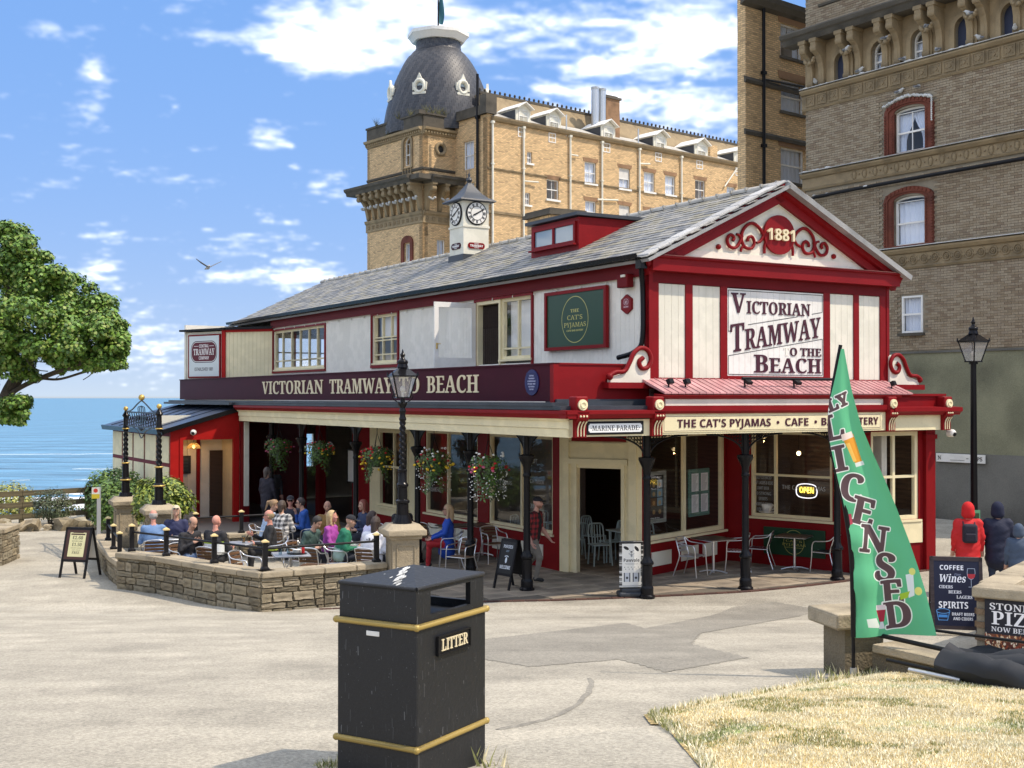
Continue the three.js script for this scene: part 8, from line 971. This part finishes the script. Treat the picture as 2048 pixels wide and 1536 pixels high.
// a chair is put under everyone who sits on the terrace
function seated(label, x, z, turn, o, chair) { const pr = person(label, [x, 0, z], turn, { sit: .455, ...o, group: undefined }); const c = bistroChair(chair, [x - .06 * Math.sin(turn), 0, z - .06 * Math.cos(turn)], turn, o.slat || M.slatWood); void c; return pr; }
const plaid = (a, b, c, s) => (x, y, z) => { const u = Math.sin((x + z * .6) * s) > .1, v = Math.sin(y * s) > .1; return u && v ? a : u || v ? b : c; };
{
  const T = { table: [-4.6, -25.6] }; void T;
  seated('grey haired man in a blue shirt sitting by the terrace railing', -7.5, -25.35, .35 + Math.PI, { top: [.13, .23, .42], thinHair: [.42, .40, .37], skin: SKR, lean: .12, arms: [[[-.26, .72, .1], [-.12, .74, .34]], [[.26, .72, .1], [.12, .74, .34]]] }, 'chair under the grey haired man in blue');
  seated('blonde woman in a navy cardigan looking down at the table', -7.4, -26.7, .25, { top: [.025, .03, .085], hair: [.62, .52, .36], hairLen: .2, headTilt: .35, lean: .2, topShades: true }, 'chair under the blonde woman in navy');
  seated('grey haired man in a black jacket bending over his glass', -6.55, -24.35, .9, { top: [.018, .018, .022], thinHair: [.12, .11, .10], headTilt: .5, lean: .28, arms: [[[-.26, .72, .16], [-.05, .86, .3]], [[.24, .68, .16], [.12, .7, .38]]], legs: [.12, .18, .30] }, 'chair under the bending man in black');
  seated('bald man from behind in a black and white motorcycle jacket', -5.95, -24.2, 2.75, { top: [.022, .022, .025], skin: SKR, vest: { y0: .62, y1: .86, c: [.68, .70, .68], trim: [.45, .62, .05], back: true }, lean: .08, bulk: 1.1, legs: [.02, .02, .022] }, 'chair under the bald motorcyclist');
  seated('man in sunglasses and black motorcycle jacket holding a phone', -5.05, -25.4, -1.25, { top: [.02, .02, .022], skin: SKR, thinHair: [.35, .26, .15], shades: true, vest: { y0: .55, y1: .62, c: [.5, .62, .08] }, lean: .05, headTurn: -.25, arms: [[[-.27, .74, .14], [-.14, .86, .36]], [[.27, .72, .1], [.16, .72, .34]]], legs: [.018, .018, .02], hold: [0, 'phone', RB(.07, .14, .012, .004), M.black, 0, -.6] }, 'chair under the motorcyclist with the phone');
  seated('young woman with long ponytail in a pale blue top', -5.75, -28.2, 1.45, { top: [.42, .55, .74], hair: [.30, .19, .10], pony: true, headTilt: .35, lean: .28, topShades: true }, 'chair under the young woman in pale blue');
  seated('person from behind in a black and white checked shirt', -5.3, -27.7, 2.9, { pattern: plaid([.03, .03, .035], [.25, .25, .25], [.62, .60, .57], 62), top: [.3, .3, .3], hair: [.06, .04, .03], hairLen: .1, lean: .12, bulk: 1.05 }, 'chair under the person in checked shirt');
  seated('man in a dark cap and sunglasses with a scarf at the back table', -5.35, -29.3, .1, { top: [.03, .03, .045], cap: [.03, .03, .035], shades: true, lean: .15, skin: SKR }, 'chair under the man in dark cap');
  seated('dark haired person in a bright blue hooded top facing left', -4.85, -28.6, -1.35, { top: [.02, .09, .36], hair: [.05, .035, .03], hoodDown: true, lean: .18, shades: true, arms: [[[-.24, .82, .2], [-.1, 1.0, .24]], [[.25, .7, .12], [.12, .72, .34]]] }, 'chair under the person in blue hooded top');
  seated('bald man in an ochre brown jacket facing the camera', -4.2, -27.6, .05, { top: [.22, .12, .03], skin: [.42, .23, .16], lean: .05, headTilt: .1, bulk: 1.05, beard: [.12, .08, .06] }, 'chair under the bald man in brown');
  seated('man in a dark green jacket with head bowed behind the blonde woman', -4.25, -24.8, 1.1, { top: [.045, .085, .075], hair: [.03, .025, .02], headTilt: .6, lean: .42 }, 'chair under the man in dark green jacket');
  seated('blonde woman in a magenta jumper in profile', -3.82, -25.3, 1.35, { top: [.36, .06, .34], hair: [.55, .40, .20], hairLen: .18, topShades: true, skin: SKR, lean: .08, headTilt: -.05 }, 'chair under the woman in magenta');
  seated('man in a black cap and two tone green hooded jacket', -3.5, -24.55, 1.75, { top: [.015, .19, .10], pattern: (x, y) => (y < .78 + x * .4 ? [.34, .48, .42] : [.012, .16, .085]), cap: [.018, .02, .025], hoodDown: true, lean: .3, bulk: 1.15, headTilt: .15 }, 'chair under the man in green hood');
  seated('woman from behind with long dark hair and a white sweatshirt', -2.78, -24.0, 2.75, { top: [.74, .74, .78], pattern: (x, y, z) => (y > .92 && y < .97 && z < -.04 && Math.sin(x * 90) > .1 ? [.03, .03, .03] : [.74, .74, .78]), hair: [.045, .03, .024], hairLen: .3, lean: .22, bulk: 1.12 }, 'chair under the woman in white sweatshirt');
  seated('dark haired woman in a lilac white top touching her forehead', -3.05, -25.2, 2.0, { top: [.60, .60, .78], hair: [.05, .032, .026], hairLen: .15, lean: .2, arms: [[[-.26, .74, .14], [-.08, .95, .24]], [[.26, .7, .12], [.14, .72, .34]]] }, 'chair under the woman in lilac top');
  seated('red haired woman in a navy top by the veranda column', -3.35, -28.1, -.95, { top: [.03, .045, .10], hair: [.20, .05, .03], hairLen: .16, lean: .15 }, 'chair under the red haired woman');
  seated('woman with blonde hair in a bright blue coat and red trousers', -1.42, -26.75, -1.5, { top: [.012, .07, .42], hair: [.52, .36, .20], hairLen: .24, shades: true, legs: [.42, .015, .02], lean: -.02, coat: .18, arms: [[[-.27, .78, .06], [-.16, .66, .34]], [[.27, .78, .06], [.16, .66, .34]]] }, 'chair under the woman in blue coat');
  seated('person in black with a grey backpack half hidden by lamp post', -2.55, -27.9, .5, { top: [.015, .015, .018], hair: [.06, .04, .03], pack: [.16, .17, .19], lean: .1 }, 'chair behind the lamp post under the person in black');
  person('man in red checked shirt and dark cap striding past the corner column', [.42, .02, -24.6], 1.15, { pattern: (x, y, z) => (Math.abs(x) < .07 && z > .02 ? [.012, .012, .014] : plaid([.012, .008, .01], [.14, .01, .014], [.30, .018, .022], 58)(x, y, z)), top: [.2, .01, .02], cap: [.015, .015, .02], lean: .14, bareArms: true, skin: [.55, .30, .23], legs: [.20, .18, .15], bulk: 1.12, beard: [.25, .12, .08], legPose: [[[-.1, .52, .2], [-.1, .08, .12]], [[.1, .5, -.02], [.1, .1, -.28]]], arms: [[[-.31, 1.08, -.02], [-.3, .84, .1]], [[.3, 1.1, .06], [.3, .88, .24]]], scale: .98 });
  person('figure in dark clothes standing in the shadowed tram hall', [-7.0, 0, -34.6], 2.6, { top: [.02, .018, .03], hair: [.10, .08, .07], hairLen: .14, legs: [.015, .015, .02], coat: .25 }); person('bald man standing in the tram hall before the bright opening', [-7.15, 0, -36.2], .3, { top: [.02, .02, .025], skin: [.35, .18, .14] });
  person('walker in a bright red hooded coat with black backpack', [8.62, 0, -22.9], 2.95, { top: [.55, .012, .014], hood: [.55, .012, .014], pack: [.02, .018, .03], legs: [.015, .015, .018], coat: .16, bulk: 1.18, scale: 1.0 });
  person('walker in a navy hooded coat beside the red coat', [9.2, 0, -22.95], 2.9, { top: [.008, .012, .035], hood: [.008, .012, .035], legs: [.02, .035, .07], coat: .2, bulk: 1.22, scale: 1.0, arms: [[[-.3, 1.12, 0], [-.26, .86, .06]], [[.28, 1.12, 0], [.3, .86, .04]]] });
  person('small child in a slate blue hooded coat beside the navy walker', [9.22, 0, -22.05], 2.8, { top: [.05, .075, .12], hood: [.06, .085, .13], legs: [.02, .025, .04], coat: .2, bulk: 1.15, scale: .82 });
  // tables and what stands on them
  const tb = (l, x, z, r) => bistroTable(l, [x, 0, z], .3, M.aluTop ||= std('aluTop', C(.6, .61, .62), .35, { metalness: .75 }), r);
  tb('round aluminium table beside the blonde woman in navy', -7.35, -26.0, true); tb('round aluminium table between the two motorcyclists', -5.7, -25.0, true); tb('square aluminium table with glasses and saucers at the terrace corner', -4.25, -23.3, false); tb('round aluminium table before the woman in white', -3.0, -24.75, true); tb('aluminium table at the back between the checked shirt and dark cap', -5.35, -28.5, true);
  bistroChair('empty aluminium chair with curved arm by the corner wall', [-5.1, 0, -23.2], 1.2, M.slatWood); bistroChair('empty chair with timber slats near the woman in blue', [-1.05, 0, -25.3], -.6, M.slatWood); bistroChair('empty aluminium chair behind the corner table', [-3.95, 0, -24.0], 2.9, M.slatWood);
  const gl = (l, x, y, z) => { const g = thing('drinking_glass', l, 'glass', [x, y, z], 0, 'glasses on the corner table'); part(g, 'tumbler', [lathe([[0, 0], [.032, 0], [.04, .13], [.036, .13], [.029, .012], [0, .012]], 14)], glassDim); };
  gl('tall empty glass nearest the railing post', -4.42, .748, -23.12); gl('empty glass beside the saucers', -4.3, .748, -23.3); const pl = thing('plate_stack', 'stack of white saucers on a black tray on corner table', 'plates', [-4.13, .748, -23.28]); part(pl, 'tray', [new THREE.CylinderGeometry(.19, .17, .012, 24).translate(0, .006, 0)], M.black); for (let i = 0; i < 5; i++) part(pl, 'saucer', [lathe([[0, 0], [.06, 0], [.085, .012], [.085, .016], [0, .008]], 18).translate(0, .014 + i * .013, 0)], M.white);
  const can = thing('drink_can', 'red drink can at the edge of the black tray', 'can', [-4.0, .768, -23.2]); part(can, 'body', [lathe([[0, 0], [.026, 0], [.032, .01], [.032, .105], [.026, .118], [0, .116]], 16)], M.canRed ||= std('canRed', C(.5, .02, .02), .3, { metalness: .4 })); part(can, 'can_lid', [CY(.026, .026, .004, 0, .117, 0)], M.alu);
  const pint = thing('beer_glass', 'half full pint of amber beer on the motorcyclists table', 'beer glass', [-5.55, .748, -25.05]); part(pint, 'glass_wall', [lathe([[0, 0], [.033, 0], [.044, .15], [.041, .15], [.03, .01], [0, .01]], 14)], glassDim); part(pint, 'beer', [CY(.029, .037, .1, 0, .012, 0)], M.beer ||= std('beer', C(.45, .16, .02), .2));
}
// pale chairs and tables inside the cafe
{
  const ch = (l, x, z, turn) => { const c = thing('cafe_chair', l, 'chair', [x, .018, z], turn, 'pale slat back chairs inside the cafe'); for (const [a, b] of [[-.19, .19], [.19, .19], [-.17, -.19], [.17, -.19]]) part(c, 'leg', [rod([a * 1.15, 0, b * 1.15], [a, .45, b], .02, .018, 6)], M.paleChair); part(c, 'seat', [RB(.42, .03, .42, .012, 0, .455, 0)], M.paleChair); part(c, 'back_frame', [tube([[-.18, .46, -.19], [-.18, .75, -.24], [-.15, .88, -.26], [0, .9, -.265], [.15, .88, -.26], [.18, .75, -.24], [.18, .46, -.19]], .018, 30, 6)], M.paleChair); for (const a of [-.1, -.033, .033, .1]) part(c, 'back_slat', [rod([a, .47, -.19], [a, .87, -.255], .012, .012, 5)], M.paleChair); };
  const P = (a, b) => { const q = inTw(a, b); return [q[0], q[2]]; }; [[3.9, 4.6, .3], [4.5, 5.0, -1.2], [4.0, 5.8, 2.0], [4.8, 6.1, .8], [5.4, 4.7, 2.6], [3.5, 7.2, 1.0], [4.4, 8.0, -.5], [6.0, 5.4, 1.6]].forEach(([a, b, t], i) => { const [x, z] = P(a, b); ch(['pale slat back chair just inside the open door', 'pale chair behind the doorway beside the inner table', 'pale chair deeper inside seen through the door', 'pale chair beyond the inner table', 'pale chair behind the food photograph board', 'pale chair inside the last side window', 'pale chair far inside the side window', 'pale chair behind the teal menu frame'][i], x, z, t); });
  [[4.6, 4.45, 'pale wooden table just inside the slanted window'], [4.3, 6.6, 'pale wooden table deeper in the cafe']].forEach(([a, b, l]) => { const [x, z] = P(a, b), t = thing('cafe_table', l, 'table', [x, .018, z], TT, 'pale cafe tables'); part(t, 'table_top', [RB(.75, .035, .75, .01, 0, .74, 0)], M.paleChair); for (const [p, q] of [[-.3, -.3], [.3, -.3], [.3, .3], [-.3, .3]]) part(t, 'leg', [lathe([[.025, 0], [.03, .1], [.02, .15], [.04, .3], [.03, .5], [.035, .72]], 10).translate(p, 0, q)], M.paleChair); });
}
// ---------- gulls ----------
{
  const gull = (l, pos, turn, s, open) => { const g = thing('seagull', l, 'bird', pos, turn, open ? undefined : 'kittiwakes nesting on the hotel ledges'); part(g, 'body', [surfaceNets((x, y, z) => { let d = cone(x, y, z, [0, .05, -.12, .012, 0, .09, .05, .055]); d = smin(d, cone(x, y, z, [0, .1, .06, .05, 0, .15, .12, .034]), .04); d = smin(d, cone(x, y, z, [0, .15, .13, .02, 0, .145, .19, .006]), .01); return d; }, [-.1, -.02, -.2], [.1, .22, .22], .014)], M.guano); if (open) for (const k of [-1, 1]) part(g, 'wing', [poly([[0, 0], [.25, .03], [.5, -.02], [.55, -.05], [.28, -.07], [0, -.1]], .012).rotateX(-Math.PI / 2).applyMatrix4(new THREE.Matrix4().makeTranslation(k * .03, .1, .06).multiply(new THREE.Matrix4().makeScale(k, 1, 1)).multiply(new THREE.Matrix4().makeRotationZ(.45)))], M.gullGrey ||= std('gullGrey', C(.16, .17, .19), .8)); else part(g, 'wing', [new THREE.SphereGeometry(.05, 8, 6).scale(.8, .6, 2.2).translate(.03, .085, -.02), new THREE.SphereGeometry(.05, 8, 6).scale(.8, .6, 2.2).translate(-.03, .085, -.02)], M.gullGrey ||= std('gullGrey', C(.16, .17, .19), .8)); g.scale.setScalar(s); };
  gull('grey gull flying over the sea against the open sky', [-10.1, 7.95, -40], .9, 1.0, true);
  const hm = new THREE.Matrix4().makeTranslation(10.174, 0, -41.8).multiply(new THREE.Matrix4().makeRotationY(-54.6 * Math.PI / 180)); [[2.1, 15.14, .46], [3.65, 15.14, .46], [5.2, 15.14, .46], [6.75, 15.14, .46], [.6, 14.42, .16], [2.4, 14.42, .16], [4.1, 14.42, .16], [5.4, 14.42, .16], [6.9, 14.42, .16], [8.0, 14.42, .16], [3.9, 13.42, .1], [4.6, 13.44, .1]].forEach(([x, y, z], i) => { const q = V3(x, y, z).applyMatrix4(hm); gull(['first swag', 'second swag', 'third swag', 'fourth swag', 'ledge at the corner', 'ledge by the second console pair', 'ledge by the third arched window', 'ledge by the fourth console pair', 'ledge by the fifth console pair', 'ledge farthest from the corner', 'red window arch', 'red window arch, nearer its crown'].map((w) => `small white kittiwake perched on the hotel ${w}`)[i], q.toArray(), .4 + i * 1.3, 1.15, false); });
}
renderer.render(scene, camera);
